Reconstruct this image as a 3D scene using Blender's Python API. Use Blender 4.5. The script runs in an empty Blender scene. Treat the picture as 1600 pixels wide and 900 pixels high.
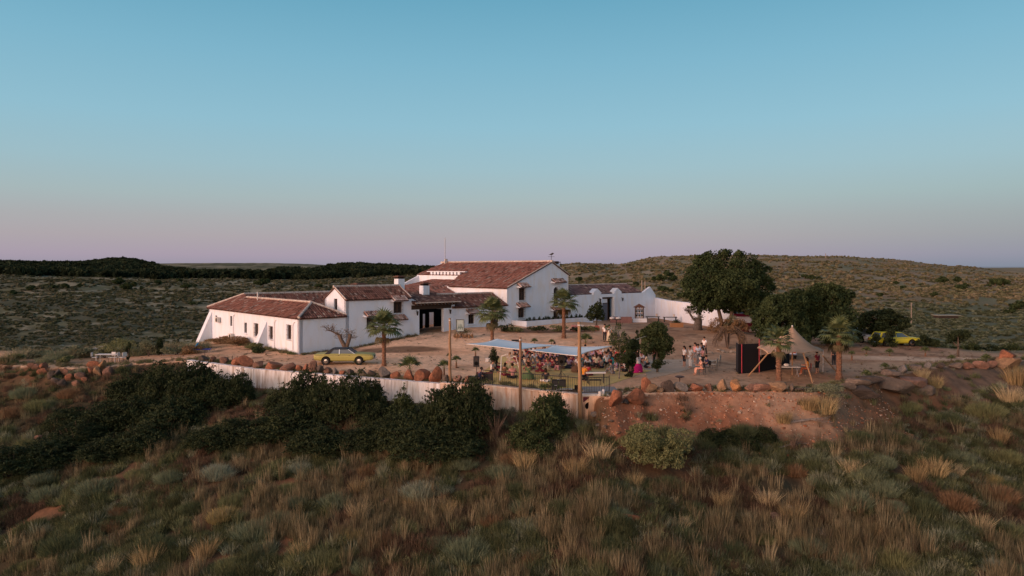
import bpy, math, random
import numpy as np
from mathutils import Vector, Matrix
R = math.radians
random.seed(7); rng = np.random.default_rng(7)
scene = bpy.context.scene
COL = scene.collection
# ---------------------------------------------------------------- camera, world, sun, exposure
F, CX, HY, CAMZ = 1142.0, 800.0, 418.0, 8.1      # focal length in photo pixels, principal column, horizon row, camera height
cam_data = bpy.data.cameras.new('camera'); cam = bpy.data.objects.new('camera', cam_data); COL.objects.link(cam)
cam.location = (0, 0, CAMZ); cam.rotation_euler = (R(90), 0, 0)
cam_data.sensor_width = 36; cam_data.lens = 36*F/1600; cam_data.shift_y = -(450-HY)/1600
cam_data.clip_start = 0.5; cam_data.clip_end = 20000
scene.camera = cam
SUN = Vector((-0.82, -0.57, math.tan(R(7)))).normalized()      # towards the glow of the low sun, behind and left of the camera
sd = bpy.data.lights.new('sun', 'SUN'); so = bpy.data.objects.new('sun', sd); COL.objects.link(so)
so.rotation_euler = SUN.to_track_quat('Z', 'Y').to_euler(); sd.energy = 2.7; sd.color = (1.0, 0.56, 0.45); sd.angle = R(24)
w = bpy.data.worlds.new('World'); scene.world = w; w.use_nodes = True
nt = w.node_tree; nt.nodes.clear()
def N(t, **k):
    n = nt.nodes.new(t)
    for a, b in k.items(): setattr(n, a, b)
    return n
out = N('ShaderNodeOutputWorld'); tc = N('ShaderNodeTexCoord'); sep = N('ShaderNodeSeparateXYZ')
nt.links.new(tc.outputs['Generated'], sep.inputs[0])
def ramp(stops):
    r = N('ShaderNodeValToRGB'); cr = r.color_ramp
    while len(cr.elements) > 1: cr.elements.remove(cr.elements[0])
    for i, (p, c) in enumerate(stops):
        e = cr.elements[0] if i == 0 else cr.elements.new(p)
        e.position = p; e.color = (*c, 1)
    return r
def lin(r, g, b): return tuple(((c/255+0.055)/1.055)**2.4 if c > 10 else c/255/12.92 for c in (r, g, b))
mr = N('ShaderNodeMapRange'); mr.inputs[1].default_value = -0.1; mr.inputs[2].default_value = 0.9
nt.links.new(sep.outputs['Z'], mr.inputs[0])
def zp(py): t = (HY-py)/F; return (math.sin(math.atan(t))+0.1)
east = ramp([(0.0, (.05, .042, .035)), (0.097, (.055, .045, .04)), (0.1, lin(146, 144, 162)), (zp(400), lin(164, 152, 170)), (zp(372), lin(168, 160, 168)),
             (zp(345), lin(166, 167, 172)), (zp(312), lin(161, 178, 182)), (zp(265), lin(152, 184, 195)), (zp(200), lin(140, 185, 203)), (zp(100), lin(122, 176, 199)),
             (zp(0), lin(102, 163, 189)), (.62, lin(76, 122, 155)), (1.0, lin(60, 84, 118))])
west = ramp([(0.0, (.05, .042, .035)), (0.097, (.055, .045, .04)), (0.1, lin(250, 178, 135)), (.16, lin(255, 200, 160)), (.3, lin(252, 208, 176)),
             (.55, lin(235, 200, 176)), (.8, lin(150, 150, 158)), (1.0, lin(60, 84, 118))])
nt.links.new(mr.outputs[0], east.inputs[0]); nt.links.new(mr.outputs[0], west.inputs[0])
dot = N('ShaderNodeVectorMath', operation='DOT_PRODUCT'); dot.inputs[1].default_value = (SUN.x, SUN.y, 0)
nt.links.new(tc.outputs['Generated'], dot.inputs[0])
mr2 = N('ShaderNodeMapRange', interpolation_type='SMOOTHSTEP'); mr2.inputs[1].default_value = 0.04; mr2.inputs[2].default_value = 0.9
nt.links.new(dot.outputs['Value'], mr2.inputs[0])
mx = N('ShaderNodeMix', data_type='RGBA')
nt.links.new(mr2.outputs[0], mx.inputs[0]); nt.links.new(east.outputs[0], mx.inputs[6])
glow = N('ShaderNodeVectorMath', operation='SCALE'); glow.inputs['Scale'].default_value = 2.6     # the glow round the low sun is brighter than the sky opposite
nt.links.new(west.outputs[0], glow.inputs[0]); nt.links.new(glow.outputs[0], mx.inputs[7])
# towards the shadow side (right) the band near the horizon turns bluer
mr3 = N('ShaderNodeMapRange', interpolation_type='SMOOTHSTEP'); mr3.inputs[1].default_value = 0.08; mr3.inputs[2].default_value = 0.75
nt.links.new(sep.outputs['X'], mr3.inputs[0])
lowz = N('ShaderNodeMapRange', interpolation_type='SMOOTHSTEP'); lowz.inputs[1].default_value = 0.16; lowz.inputs[2].default_value = 0.0
nt.links.new(sep.outputs['Z'], lowz.inputs[0])
mm = N('ShaderNodeMath', operation='MULTIPLY'); nt.links.new(mr3.outputs[0], mm.inputs[0]); nt.links.new(lowz.outputs[0], mm.inputs[1])
mx2 = N('ShaderNodeMix', data_type='RGBA', blend_type='MULTIPLY'); mx2.inputs[7].default_value = (.62, .82, .86, 1)
nt.links.new(mm.outputs[0], mx2.inputs[0]); nt.links.new(mx.outputs[2], mx2.inputs[6])
bg1 = N('ShaderNodeBackground'); bg1.inputs[1].default_value = 1.0; nt.links.new(mx2.outputs[2], bg1.inputs[0])
sky = N('ShaderNodeTexSky', sky_type='NISHITA'); sky.sun_disc = False; sky.sun_elevation = R(7)
sky.sun_rotation = math.atan2(SUN.x, SUN.y)
bg2 = N('ShaderNodeBackground'); bg2.inputs[1].default_value = 0.012; nt.links.new(sky.outputs[0], bg2.inputs[0])
add = N('ShaderNodeAddShader'); nt.links.new(bg1.outputs[0], add.inputs[0]); nt.links.new(bg2.outputs[0], add.inputs[1])
nt.links.new(add.outputs[0], out.inputs[0])
scene.view_settings.view_transform = 'Standard'; scene.view_settings.look = 'None'
scene.view_settings.exposure = 0.0; scene.view_settings.gamma = 1.0; scene.view_settings.use_curve_mapping = False
# ---------------------------------------------------------------- materials
def material(name, c1, c2=None, scale=4.0, rough=.85, bump=0.0, stretch=(1, 1, 1), objcol=False, attr=None, spec=.3, metal=0.0,
             instancer=False, trans=0.0, bscale=None, c3=None, s3=.6, lo=.38, hi=.64):
    m = bpy.data.materials.new(name); m.use_nodes = True; t = m.node_tree; b = t.nodes['Principled BSDF']
    b.inputs['Roughness'].default_value = rough; b.inputs['Specular IOR Level'].default_value = spec; b.inputs['Metallic'].default_value = metal
    n = lambda k, **kw: (lambda x: ([setattr(x, a, v) for a, v in kw.items()], x)[1])(t.nodes.new(k))
    L = t.links.new
    tcn = n('ShaderNodeTexCoord'); mp = n('ShaderNodeMapping'); mp.inputs['Scale'].default_value = stretch
    L(tcn.outputs['Object'], mp.inputs[0])
    if c2 is not None:
        nz = n('ShaderNodeTexNoise'); nz.inputs['Scale'].default_value = scale; nz.inputs['Detail'].default_value = 6; nz.inputs['Roughness'].default_value = .65
        L(mp.outputs[0], nz.inputs['Vector'])
        cr = n('ShaderNodeValToRGB'); cr.color_ramp.elements[0].position = lo; cr.color_ramp.elements[1].position = hi
        cr.color_ramp.elements[0].color = (*c1, 1); cr.color_ramp.elements[1].color = (*c2, 1)
        L(nz.outputs[0], cr.inputs[0]); col = cr.outputs[0]
        if c3 is not None:
            nz3 = n('ShaderNodeTexNoise'); nz3.inputs['Scale'].default_value = s3; nz3.inputs['Detail'].default_value = 5
            L(mp.outputs[0], nz3.inputs['Vector'])
            r3 = n('ShaderNodeMapRange'); r3.inputs[1].default_value = .5; r3.inputs[2].default_value = .68; L(nz3.outputs[0], r3.inputs[0])
            m3 = n('ShaderNodeMix', data_type='RGBA'); m3.inputs[7].default_value = (*c3, 1); L(r3.outputs[0], m3.inputs[0]); L(col, m3.inputs[6]); col = m3.outputs[2]
    else:
        rgb = n('ShaderNodeRGB'); rgb.outputs[0].default_value = (*c1, 1); col = rgb.outputs[0]
    def mul(c, src):
        x = n('ShaderNodeMix', data_type='RGBA', blend_type='MULTIPLY'); x.inputs[0].default_value = 1; L(c, x.inputs[6]); L(src, x.inputs[7]); return x.outputs[2]
    if objcol: col = mul(col, n('ShaderNodeObjectInfo').outputs['Color'])
    if attr: col = mul(col, n('ShaderNodeAttribute', attribute_name=attr).outputs['Color'])
    if instancer: col = mul(col, n('ShaderNodeAttribute', attribute_name='tint', attribute_type='INSTANCER').outputs['Color'])
    L(col, b.inputs['Base Color'])
    if bump:
        bn = n('ShaderNodeTexNoise'); bn.inputs['Scale'].default_value = bscale or scale*3; bn.inputs['Detail'].default_value = 5
        L(mp.outputs[0], bn.inputs['Vector'])
        bp = n('ShaderNodeBump'); bp.inputs['Strength'].default_value = bump; bp.inputs['Distance'].default_value = .08
        L(bn.outputs[0], bp.inputs['Height']); L(bp.outputs[0], b.inputs['Normal'])
    if trans:
        tr = n('ShaderNodeBsdfTranslucent'); L(col, tr.inputs[0]); ms = n('ShaderNodeMixShader'); ms.inputs[0].default_value = trans
        o = t.nodes['Material Output']; L(b.outputs[0], ms.inputs[1]); L(tr.outputs[0], ms.inputs[2]); L(ms.outputs[0], o.inputs[0])
    return m
MT = {}
def mk(key, *a, **k): MT[key] = material(key, *a, **k); return MT[key]
mk('plaster', (.73, .80, .90), (.67, .71, .78), scale=.9, stretch=(1.2, 1.2, .35), bump=.2, bscale=9, rough=.95, lo=.4, hi=.8, c3=(.70, .715, .73), s3=1.3)
mk('plaster_old', (.82, .84, .87), (.64, .60, .58), scale=1.6, stretch=(1.6, 1.6, .22), bump=.4, bscale=8, rough=.95, c3=(.36, .28, .22), s3=1.8)
mk('plaster_rust', (.72, .60, .50), (.50, .30, .20), scale=1.8, stretch=(1.6, 1.6, .3), bump=.4, bscale=8, rough=.95, c3=(.70, .66, .60), s3=1.2)
mk('tile', (.60, .64, .70), (.86, .88, .90), scale=1.2, attr='tint', rough=.9, bump=.3, bscale=18)
mk('tile_bed', (.085, .045, .035), (.13, .07, .05), scale=3)
mk('ridge', (.42, .33, .28), (.62, .56, .50), scale=3, rough=.9)
mk('glass', (.012, .012, .016), rough=.15, spec=.5)
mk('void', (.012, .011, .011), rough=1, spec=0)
mk('darkwood', (.06, .035, .025), (.10, .06, .04), scale=6, rough=.8)
mk('grille', (.07, .045, .035), rough=.6)
mk('whitewood', (.62, .60, .57), rough=.7)
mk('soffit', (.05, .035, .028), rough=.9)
mk('pole', (.26, .15, .08), (.37, .23, .13), scale=3, stretch=(3, 3, .3), rough=.85, bump=.3)
mk('poledark', (.20, .11, .065), (.30, .18, .11), scale=3, stretch=(3, 3, .3), rough=.85, bump=.3)
mk('iron', (.03, .028, .028), rough=.6, spec=.4)
mk('metal', (.45, .45, .46), rough=.4, metal=.6)
mk('chrome', (.65, .65, .66), rough=.2, metal=1.0)
mk('rubber', (.02, .02, .02), rough=.8)
mk('carglass', (.10, .13, .15), rough=.08, spec=.6)
mk('paint', (1, 1, 1), objcol=True, rough=.45, spec=.45)
mk('vinyl', (.025, .024, .026), rough=.6)
mk('lamp_red', (.35, .03, .02), rough=.3); mk('lamp_clear', (.7, .7, .68), rough=.2)
mk('rock', (.55, .55, .56), (1.1, 1.06, 1.02), scale=2.5, objcol=True, rough=.95, bump=.8, bscale=5, c3=(.62, .60, .58), s3=1.1)
mk('bark', (.09, .065, .05), (.16, .12, .09), scale=6, stretch=(2, 2, .5), rough=.95, bump=.6)
mk('palmbark', (.26, .13, .075), (.13, .07, .045), scale=9, rough=.95, bump=.8)
mk('greybark', (.28, .25, .22), (.17, .14, .12), scale=6, rough=.95, bump=.6)
mk('darkgrey', (.13, .11, .10), (.08, .065, .055), scale=6, rough=.95, bump=.6)
mk('skin', (.42, .22, .15), rough=.6)
mk('cloth', (1, 1, 1), objcol=True, rough=.9, spec=.1)
mk('solid', (1, 1, 1), (.85, .85, .85), scale=3, objcol=True, rough=.8)
mk('gloss', (1, 1, 1), objcol=True, rough=.35)
mk('sailcloth', (.66, .80, .88), (.60, .74, .82), scale=.7, rough=.8, trans=.12)
mk('tentcloth', (.58, .385, .25), (.50, .33, .215), scale=.9, rough=.9, trans=.1)
mk('mat', (.66, .46, .15), (.78, .56, .22), scale=1.1, rough=.95, bump=.3, bscale=12, c3=(.50, .33, .16), s3=.35)
mk('paving', (.46, .34, .24), (.54, .41, .30), scale=1.1, rough=.95, bump=.3)
mk('leaf_pine', (.024, .042, .018), (.066, .090, .036), scale=.9, rough=.9, trans=.12, spec=.1)
mk('leaf_dark', (.015, .026, .012), (.058, .076, .031), scale=1.3, rough=.8, trans=.15, spec=.15)
mk('leaf_mid', (.035, .052, .022), (.085, .11, .045), scale=1.6, rough=.8, trans=.2, spec=.1)
mk('leaf_pale', (.15, .17, .10), (.24, .25, .16), scale=2, rough=.9, trans=.2, spec=.1)
mk('leaf_olive', (.12, .14, .065), (.23, .24, .11), scale=2.2, rough=.9, trans=.2, spec=.1)
mk('leaf_palm', (.07, .10, .04), (.15, .18, .07), scale=3, rough=.6, trans=.2, spec=.3)
mk('leaf_skirt', (.10, .09, .05), (.17, .14, .08), scale=3, rough=.9, trans=.2, spec=.1)
mk('leaf_dry', (.19, .12, .065), (.30, .20, .11), scale=3, rough=.9, trans=.2, spec=.1)
mk('leaf_inst', (.72, .72, .72), (1.3, 1.3, 1.25), scale=3, instancer=True, rough=.95, trans=.2, spec=.05)
mk('leaf_obj', (.72, .72, .72), (1.25, 1.25, 1.2), scale=2, objcol=True, rough=.95, trans=.2, spec=.05)
# ---------------------------------------------------------------- object helpers
def base(name): return name
def tag(o, label=None, cat=None, group=None, kind=None):
    if label: o['label'] = label
    if cat: o['category'] = cat
    if group: o['group'] = group
    if kind: o['kind'] = kind
    return o
def thing(name, label=None, cat=None, loc=(0, 0, 0), rz=0, group=None):
    o = bpy.data.objects.new(name, None); COL.objects.link(o); o.location = loc; o.rotation_euler = (0, 0, rz); o.empty_display_size = .3
    return tag(o, label, cat, group)
def link(name, me, parent=None, color=None, loc=None, rot=None, scale=None):
    o = bpy.data.objects.new(name, me); COL.objects.link(o)
    if parent: o.parent = parent
    if color: o.color = (*color, 1)
    if loc is not None: o.location = loc
    if rot is not None: o.rotation_euler = rot
    if scale is not None: o.scale = scale
    return o
def copy_tree(o, parent=None):
    c = o.copy(); COL.objects.link(c)
    if parent: c.parent = parent
    for ch in list(o.children): copy_tree(ch, c)
    return c
class MB:
    def __init__(s): s.v = []; s.f = []
    def add(s, vs, fs):
        n = len(s.v); s.v += [tuple(v) for v in vs]; s.f += [tuple(i+n for i in f) for f in fs]; return s
    def hexa(s, p):   # 8 points: bottom 4 ccw, top 4 ccw
        return s.add(p, [(3, 2, 1, 0), (4, 5, 6, 7), (0, 1, 5, 4), (1, 2, 6, 5), (2, 3, 7, 6), (3, 0, 4, 7)])
    def box(s, x0, x1, y0, y1, z0, z1):
        return s.hexa([(x0, y0, z0), (x1, y0, z0), (x1, y1, z0), (x0, y1, z0), (x0, y0, z1), (x1, y0, z1), (x1, y1, z1), (x0, y1, z1)])
    def tube(s, pts, rads, n=6, cap=True):
        pts = [Vector(p) for p in pts]
        if not hasattr(rads, '__len__'): rads = [rads]*len(pts)
        vs = []; fs = []; prev = None
        for i, p in enumerate(pts):
            d = (pts[min(i+1, len(pts)-1)]-pts[max(i-1, 0)]).normalized()
            a = d.orthogonal().normalized() if prev is None else (prev-d*prev.dot(d)).normalized()
            prev = a; b = d.cross(a)
            for k in range(n):
                an = 2*math.pi*k/n; vs.append(p+(a*math.cos(an)+b*math.sin(an))*rads[i])
        for i in range(len(pts)-1):
            for k in range(n):
                k2 = (k+1) % n; fs.append((i*n+k, i*n+k2, (i+1)*n+k2, (i+1)*n+k))
        if cap: fs += [tuple(range(n))[::-1], tuple((len(pts)-1)*n+k for k in range(n))]
        return s.add(vs, fs)
    def prism(s, poly, d):  # poly: list of 3d points, d: offset vector
        n = len(poly); d = Vector(d); vs = [Vector(p) for p in poly]+[Vector(p)+d for p in poly]
        fs = [tuple(range(n))[::-1], tuple(range(n, 2*n))]+[(i, (i+1) % n, n+(i+1) % n, n+i) for i in range(n)]
        return s.add(vs, fs)
    def ball(s, c, r, seg=8, rings=5, zs=(1, 1, 1)):
        vs = [(c[0], c[1], c[2]+r*zs[2])]
        for i in range(1, rings):
            ph = math.pi*i/rings
            for k in range(seg):
                th = 2*math.pi*k/seg; vs.append((c[0]+r*zs[0]*math.sin(ph)*math.cos(th), c[1]+r*zs[1]*math.sin(ph)*math.sin(th), c[2]+r*zs[2]*math.cos(ph)))
        vs.append((c[0], c[1], c[2]-r*zs[2])); fs = []
        for k in range(seg): fs.append((0, 1+k, 1+(k+1) % seg))
        for i in range(rings-2):
            for k in range(seg): a = 1+i*seg; fs.append((a+k, a+seg+k, a+seg+(k+1) % seg, a+(k+1) % seg))
        a = 1+(rings-2)*seg; e = len(vs)-1
        for k in range(seg): fs.append((a+k, e, a+(k+1) % seg))
        return s.add(vs, fs)
    def mesh(s, name, mat, smooth=False):
        me = bpy.data.meshes.new(name); me.from_pydata(s.v, [], s.f); me.materials.append(MT[mat] if isinstance(mat, str) else mat)
        if smooth: me.polygons.foreach_set('use_smooth', [True]*len(me.polygons))
        me.validate(); me.update(); return me
    def build(s, name, mat, parent=None, color=None, smooth=False, **k): return link(name, s.mesh(name, mat, smooth), parent, color, **k)
def np_mesh(name, V, Fc, mat, smooth=False, tint=None):
    me = bpy.data.meshes.new(name); V = np.asarray(V, 'f4'); Fc = np.asarray(Fc, 'i4'); k = Fc.shape[1]
    me.vertices.add(len(V)); me.vertices.foreach_set('co', V.ravel())
    me.loops.add(Fc.size); me.loops.foreach_set('vertex_index', Fc.ravel())
    me.polygons.add(len(Fc)); me.polygons.foreach_set('loop_start', np.arange(0, Fc.size, k, dtype='i4'))
    me.update(calc_edges=True)
    me.materials.append(MT[mat] if isinstance(mat, str) else mat)
    if smooth: me.polygons.foreach_set('use_smooth', np.ones(len(Fc), bool))
    if tint is not None:
        a = me.attributes.new('tint', 'FLOAT_COLOR', 'POINT' if len(tint) == len(V) else 'FACE')
        a.data.foreach_set('color', np.concatenate([tint, np.ones((len(tint), 1))], 1).astype('f4').ravel())
    me.validate(); return me
# value noise, vectorised
_tab = np.random.default_rng(3).random((256, 256))
def vnoise(x, y):
    xi = np.floor(x).astype(int); yi = np.floor(y).astype(int); fx = x-xi; fy = y-yi
    fx = fx*fx*(3-2*fx); fy = fy*fy*(3-2*fy); t = lambda a, b: _tab[a & 255, b & 255]
    return (t(xi, yi)*(1-fx)+t(xi+1, yi)*fx)*(1-fy)+(t(xi, yi+1)*(1-fx)+t(xi+1, yi+1)*fx)*fy
def fbm(x, y, o=4):
    s = 0; a = 1; n = 0
    for i in range(o): s = s+a*vnoise(x*2**i+17.3*i, y*2**i+5.1*i); n += a; a *= .5
    return s/n
def sstep(a, b, x): t = np.clip((x-a)/(b-a), 0, 1); return t*t*(3-2*t)
# ---------------------------------------------------------------- terrain
EX = np.array([-200, -60, -46, -37, -28, -20.4, -15.7, -9.8, -4.9, -1.3, 4.25, 6.3, 8.6, 12.5, 19.7, 24, 33, 37, 45.6, 75, 200.])
EY = np.array([95, 70, 65, 62.5, 63.8, 58.2, 56.0, 53.2, 50.8, 49.5, 46.2, 45.6, 46.9, 47.7, 47.4, 50.5, 58.5, 60.5, 64, 84, 150.])
BX = np.array([-200, -60, -40, -30, -20, 18, 27, 38, 46, 60, 80, 200.]); BY = np.array([80, 76, 74, 96, 122, 128, 100, 79, 70, 72, 92, 170.])
def edge(x): return np.interp(x, EX, EY)
AZ = np.array([-400, 0, 100, 190, 260, 330, 450, 560, 700, 800, 870, 900, 960, 1040, 1160, 1280, 1400, 1500, 1600, 2000.])
DK = np.array([80, 120, 200, 350, 500, 700, 900, 1400, 2200, 3500, 9000.])
# skyline height by azimuth per distance
HT = {80: [-5]*20, 120: [-9, -9, -9, -9, -9, -8.5, -8, -6, -4, -3, -3, -3, -3, -3, -3, -3.5, -4, -4.5, -4.5, -4.5],
 200: [-9, -9, -8.5, -8, -8, -8, -8, -7, -6, -4, -3.5, -3, -2.5, -2, -2, -3, -4.5, -5.5, -6, -6],
 350: [-6, -5, -5, -5.5, -5.5, -5.5, -5.5, -5, -4, -3, -1, 0, 1, 2, 2, 1, -1.5, -4, -5, -5],
 500: [-3, -2, -1, -3.5, -3.5, -4, -3.5, -3, -3, 0, 7, 9, 6, 8, 8, 6, 3, -1, -3, -4],
 700: [2, 2, 0, -2, -2, -3, -2, -1, -1, 2, 7, 10.5, 9, 16, 16, 14, 10, 4, -1, -3],
 900: [8, 8, 7, 4, 2, -2, 0, 2, 1, 4, 12.5, 12.5, 10, 21.5, 23, 22, 17, 9.5, 1, -4],
 1400: [17, 15.5, 11.5, 20.5, 9, 3, 7, 10.5, 3, 2, 2, 3, 4, 20, 22, 22, 17, 9, 2, -5],
 2200: [10, 8, 8, 6, 8, 8.5, 8.5, 5, 3, 3, 2, 2, 2, 5, 6, 6, 5, 4, 4, 3],
 3500: [14, 12, 12, 20, 28, 29, 27, 14, 6, 6, 5, 5, 5, 5, 5, 5, 5, 5, 6, 6], 9000: [0]*20}
HTA = np.array([HT[int(k)] for k in DK], float)
def farh(x, y):
    yy = np.maximum(y, 30); az = np.clip(800+F*x/yy, -399, 1999); d = np.clip(yy, 80, 8999)
    i = np.clip(np.searchsorted(DK, d, 'right')-1, 0, len(DK)-2); td = (np.log(d)-np.log(DK[i]))/(np.log(DK[i+1])-np.log(DK[i])); td = td*td*(3-2*td)
    j = np.clip(np.searchsorted(AZ, az, 'right')-1, 0, len(AZ)-2); ta = (az-AZ[j])/(AZ[j+1]-AZ[j]); ta = ta*ta*(3-2*ta)
    h = (HTA[i, j]*(1-ta)+HTA[i, j+1]*ta)*(1-td)+(HTA[i+1, j]*(1-ta)+HTA[i+1, j+1]*ta)*td
    rg = (1-np.abs(fbm(x/170+2, y/210+4, 4)-.5)*5)*np.clip((d-160)/120, 0, 1)*np.clip((1300-d)/500, 0, 1)
    return h+rg*1.9-1.0*(d > 160)+(fbm(x/70+9, y/70, 4)-.5)*np.clip(d/90, 1, 5)+(fbm(x/300+3, y/300, 3)-.5)*np.clip((d-150)/150, 0, 5)
def plat(x, y):
    h = 1.15*sstep(64, 78, y)*sstep(-20, -8, x)*(1-.25*sstep(8, 30, x))*(1-.9*sstep(24, 34, x))+.35*sstep(78, 90, y)*sstep(-8, -2, x)*(1-sstep(7, 12, x))
    return h-.55*sstep(-26, -40, x)+(fbm(x/6, y/6, 3)-.5)*.16+.35*sstep(1.2, 0, np.hypot((x+2.5)/8, (y-80.5)/2.2))
def ground(x, y):
    x = np.asarray(x, float); y = np.asarray(y, float); e = edge(x); f = e-y
    onwall = sstep(-28.6, -28.0, x)*sstep(5.6, 5.0, x); right = sstep(24, 40, x)
    w0 = .12*onwall+3.4*(1-onwall)*(1-right)+6*right*(1-onwall); drop = 1.45*onwall+1.7*(1-onwall)*(1-right)+1.0*right
    f0 = f+.16*onwall
    fr = -drop*np.clip(f0/w0, 0, 1)**(.9)-.24*np.clip(f-.3, 0, None)+(fbm(x/5+40, y/5, 4)-.5)*.9*sstep(0.5, 5, f)+(fbm(x/1.7, y/1.7+7, 3)-.5)*.35*sstep(0.3, 2, f)
    fr = np.maximum(fr, -15+fbm(x/20, y/20, 3)*2)
    fr = fr+(fbm(x/.9+11, y/.9, 3)-.5)*.34*sstep(.1, .8, f)*(1-onwall)
    p = plat(x, y); b = np.interp(x, BX, BY); tb = sstep(0, 1, (y-b)/16)
    back = p*(1-tb)+farh(x, y)*tb
    return np.where(f > 0, fr+p*np.clip(1-f/2, 0, 1), back)
def gz(x, y): return float(ground(x, y))
def on(px, py, dmin=24, dmax=3000):
    """ground point under a photo pixel (first hit of its sight line)"""
    D = np.exp(np.linspace(math.log(dmin), math.log(dmax), 6000)); X = (px-CX)/F*D; Z = CAMZ-(py-HY)/F*D
    hit = np.nonzero(ground(X, D) >= Z)[0]
    i = hit[0] if len(hit) else int(np.argmin(Z-ground(X, D))); return Vector((X[i], D[i], gz(X[i], D[i])))
def at(px, py, D): return Vector(((px-CX)/F*D, D, CAMZ-(py-HY)/F*D))
def gat(px, D): x = (px-CX)/F*D; return Vector((x, D, gz(x, D)))
def pxof(p): return CX+F*p[0]/p[1], HY-F*(p[2]-CAMZ)/p[1]
def terrain():
    th = np.concatenate([np.linspace(-180, -42, 50)[:-1], np.linspace(-42, 42, 620), np.linspace(42, 180, 50)[1:-1]])*math.pi/180
    r = [2.0]
    while r[-1] < 9000:
        c = r[-1]; r.append(c+(.2 if 43 < c < 74 else max(.25, c*.0105)))
    r = np.array(r); T, RR = np.meshgrid(th, r, indexing='xy'); X = RR*np.sin(T); Y = RR*np.cos(T); Z = ground(X, Y)
    nr, na = X.shape; V = np.stack([X, Y, Z], -1).reshape(-1, 3)
    idx = np.arange(nr*na).reshape(nr, na); a = idx[:-1, :]; b = idx[1:, :]
    Fc = np.stack([a, np.roll(a, -1, 1), np.roll(b, -1, 1), b], -1).reshape(-1, 4)
    # colours of the soil and ground cover
    f = edge(X)-Y; bk = np.interp(X, BX, BY); px = CX+F*X/np.maximum(Y, 1)
    n1 = fbm(X/4, Y/4, 5)[..., None]; n2 = fbm(X/23+5, Y/23, 4)[..., None]; n3 = fbm(X/1.3+8, Y/1.3, 3)[..., None]
    nf = fbm(X/np.maximum(Y, 20)*60, np.log(np.maximum(Y, 20))*40, 4)[..., None]
    C = lambda *c: np.array(c)
    mixc = lambda A, B, t: A*(1-t)+B*t
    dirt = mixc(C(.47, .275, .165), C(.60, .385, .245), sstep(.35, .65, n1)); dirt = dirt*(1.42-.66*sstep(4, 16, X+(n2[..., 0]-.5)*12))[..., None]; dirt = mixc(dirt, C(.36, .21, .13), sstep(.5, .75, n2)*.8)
    dirt = mixc(dirt, C(.62, .47, .34), (sstep(2.2, .8, np.abs(Y-(66.5+2.5*np.sin(X/9))))*sstep(28, 33, X)*.8)[..., None])
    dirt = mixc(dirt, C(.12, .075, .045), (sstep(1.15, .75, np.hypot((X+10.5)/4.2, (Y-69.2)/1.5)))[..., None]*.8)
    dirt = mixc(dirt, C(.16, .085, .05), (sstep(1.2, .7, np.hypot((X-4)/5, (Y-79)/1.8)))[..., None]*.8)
    dirt = mixc(dirt, C(.13, .08, .05), sstep(.60, .72, n3)*sstep(.4, .6, n2)*.7)
    slope = mixc(C(.11, .070, .042), C(.20, .10, .055), sstep(.4, .65, n1)); slope = mixc(slope, C(.05, .055, .03), sstep(.45, .6, n2)*.7)
    red = mixc(C(.26, .115, .065), C(.33, .175, .105), sstep(.4, .7, n3))
    rm = (sstep(5.5, 6.8, X)*sstep(24, 16, X+(n2[..., 0]-.5)*10)*sstep(4.0, 1.8, f+(n1[..., 0]-.5)*4))[..., None]
    red = mixc(red, C(.36, .25, .17), (sstep(13, 18, X)*.8)[..., None]); slope = mixc(slope, red, rm)
    sp = (sstep(7, 3, f)*sstep(21, 25, X)*sstep(50, 42, X)*sstep(.45, .55, n2[..., 0]+.05))[..., None]; slope = mixc(slope, C(.16, .12, .09), sp*.8)
    left = mixc(C(.085, .085, .048), C(.16, .15, .085), sstep(.4, .62, n2)); left = mixc(left, C(.28, .25, .17), sstep(.50, .62, nf)*.85); left = mixc(left, C(.06, .065, .04), sstep(.55, .66, fbm(X/60+31, Y/25, 4)[..., None])*.8)
    rightc = mixc(C(.22, .195, .12), C(.25, .185, .12), sstep(.4, .6, n2)); rightc = mixc(rightc, C(.17, .165, .10), sstep(.5, .62, nf)*.9)
    rightc = mixc(rightc, C(.30, .24, .17), sstep(.60, .72, fbm(X/50, Y/14, 4))[..., None]*.7)
    green = C(.10, .12, .075); gm = (sstep(1380, 1480, px)*sstep(330, 230, Y))[..., None]; rightc = mixc(rightc, green, gm*.8)
    far = mixc(left, rightc, sstep(820, 900, px+(n2[..., 0]-.5)*60)[..., None])
    for (xa, ya, xb, yb, wd) in ((966, 414, 985, 436, 2.4), (1050, 399, 1032, 412, 3.0)):
        py = HY-F*(Z-CAMZ)/np.maximum(Y, 1); t = np.clip((py-ya)/(yb-ya), 0, 1); dd = np.abs(px-(xa+(xb-xa)*t**.7))
        far = mixc(far, C(.32, .22, .15), (sstep(wd, wd*.4, dd)*(py > min(ya, yb)-1)*(py < max(ya, yb)+1)*(Y > 350))[..., None]*.8)
    tb = sstep(-3, 3, Y-bk+(n1[..., 0]-.5)*6)[..., None]
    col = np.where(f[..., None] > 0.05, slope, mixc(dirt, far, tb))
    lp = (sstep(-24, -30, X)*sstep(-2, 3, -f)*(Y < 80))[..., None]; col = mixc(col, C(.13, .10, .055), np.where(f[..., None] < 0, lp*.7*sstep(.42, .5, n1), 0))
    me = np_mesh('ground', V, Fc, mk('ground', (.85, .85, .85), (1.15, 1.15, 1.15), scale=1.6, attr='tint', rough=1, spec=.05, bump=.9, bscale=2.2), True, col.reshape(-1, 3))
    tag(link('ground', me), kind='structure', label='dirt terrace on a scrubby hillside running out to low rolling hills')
terrain()
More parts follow.
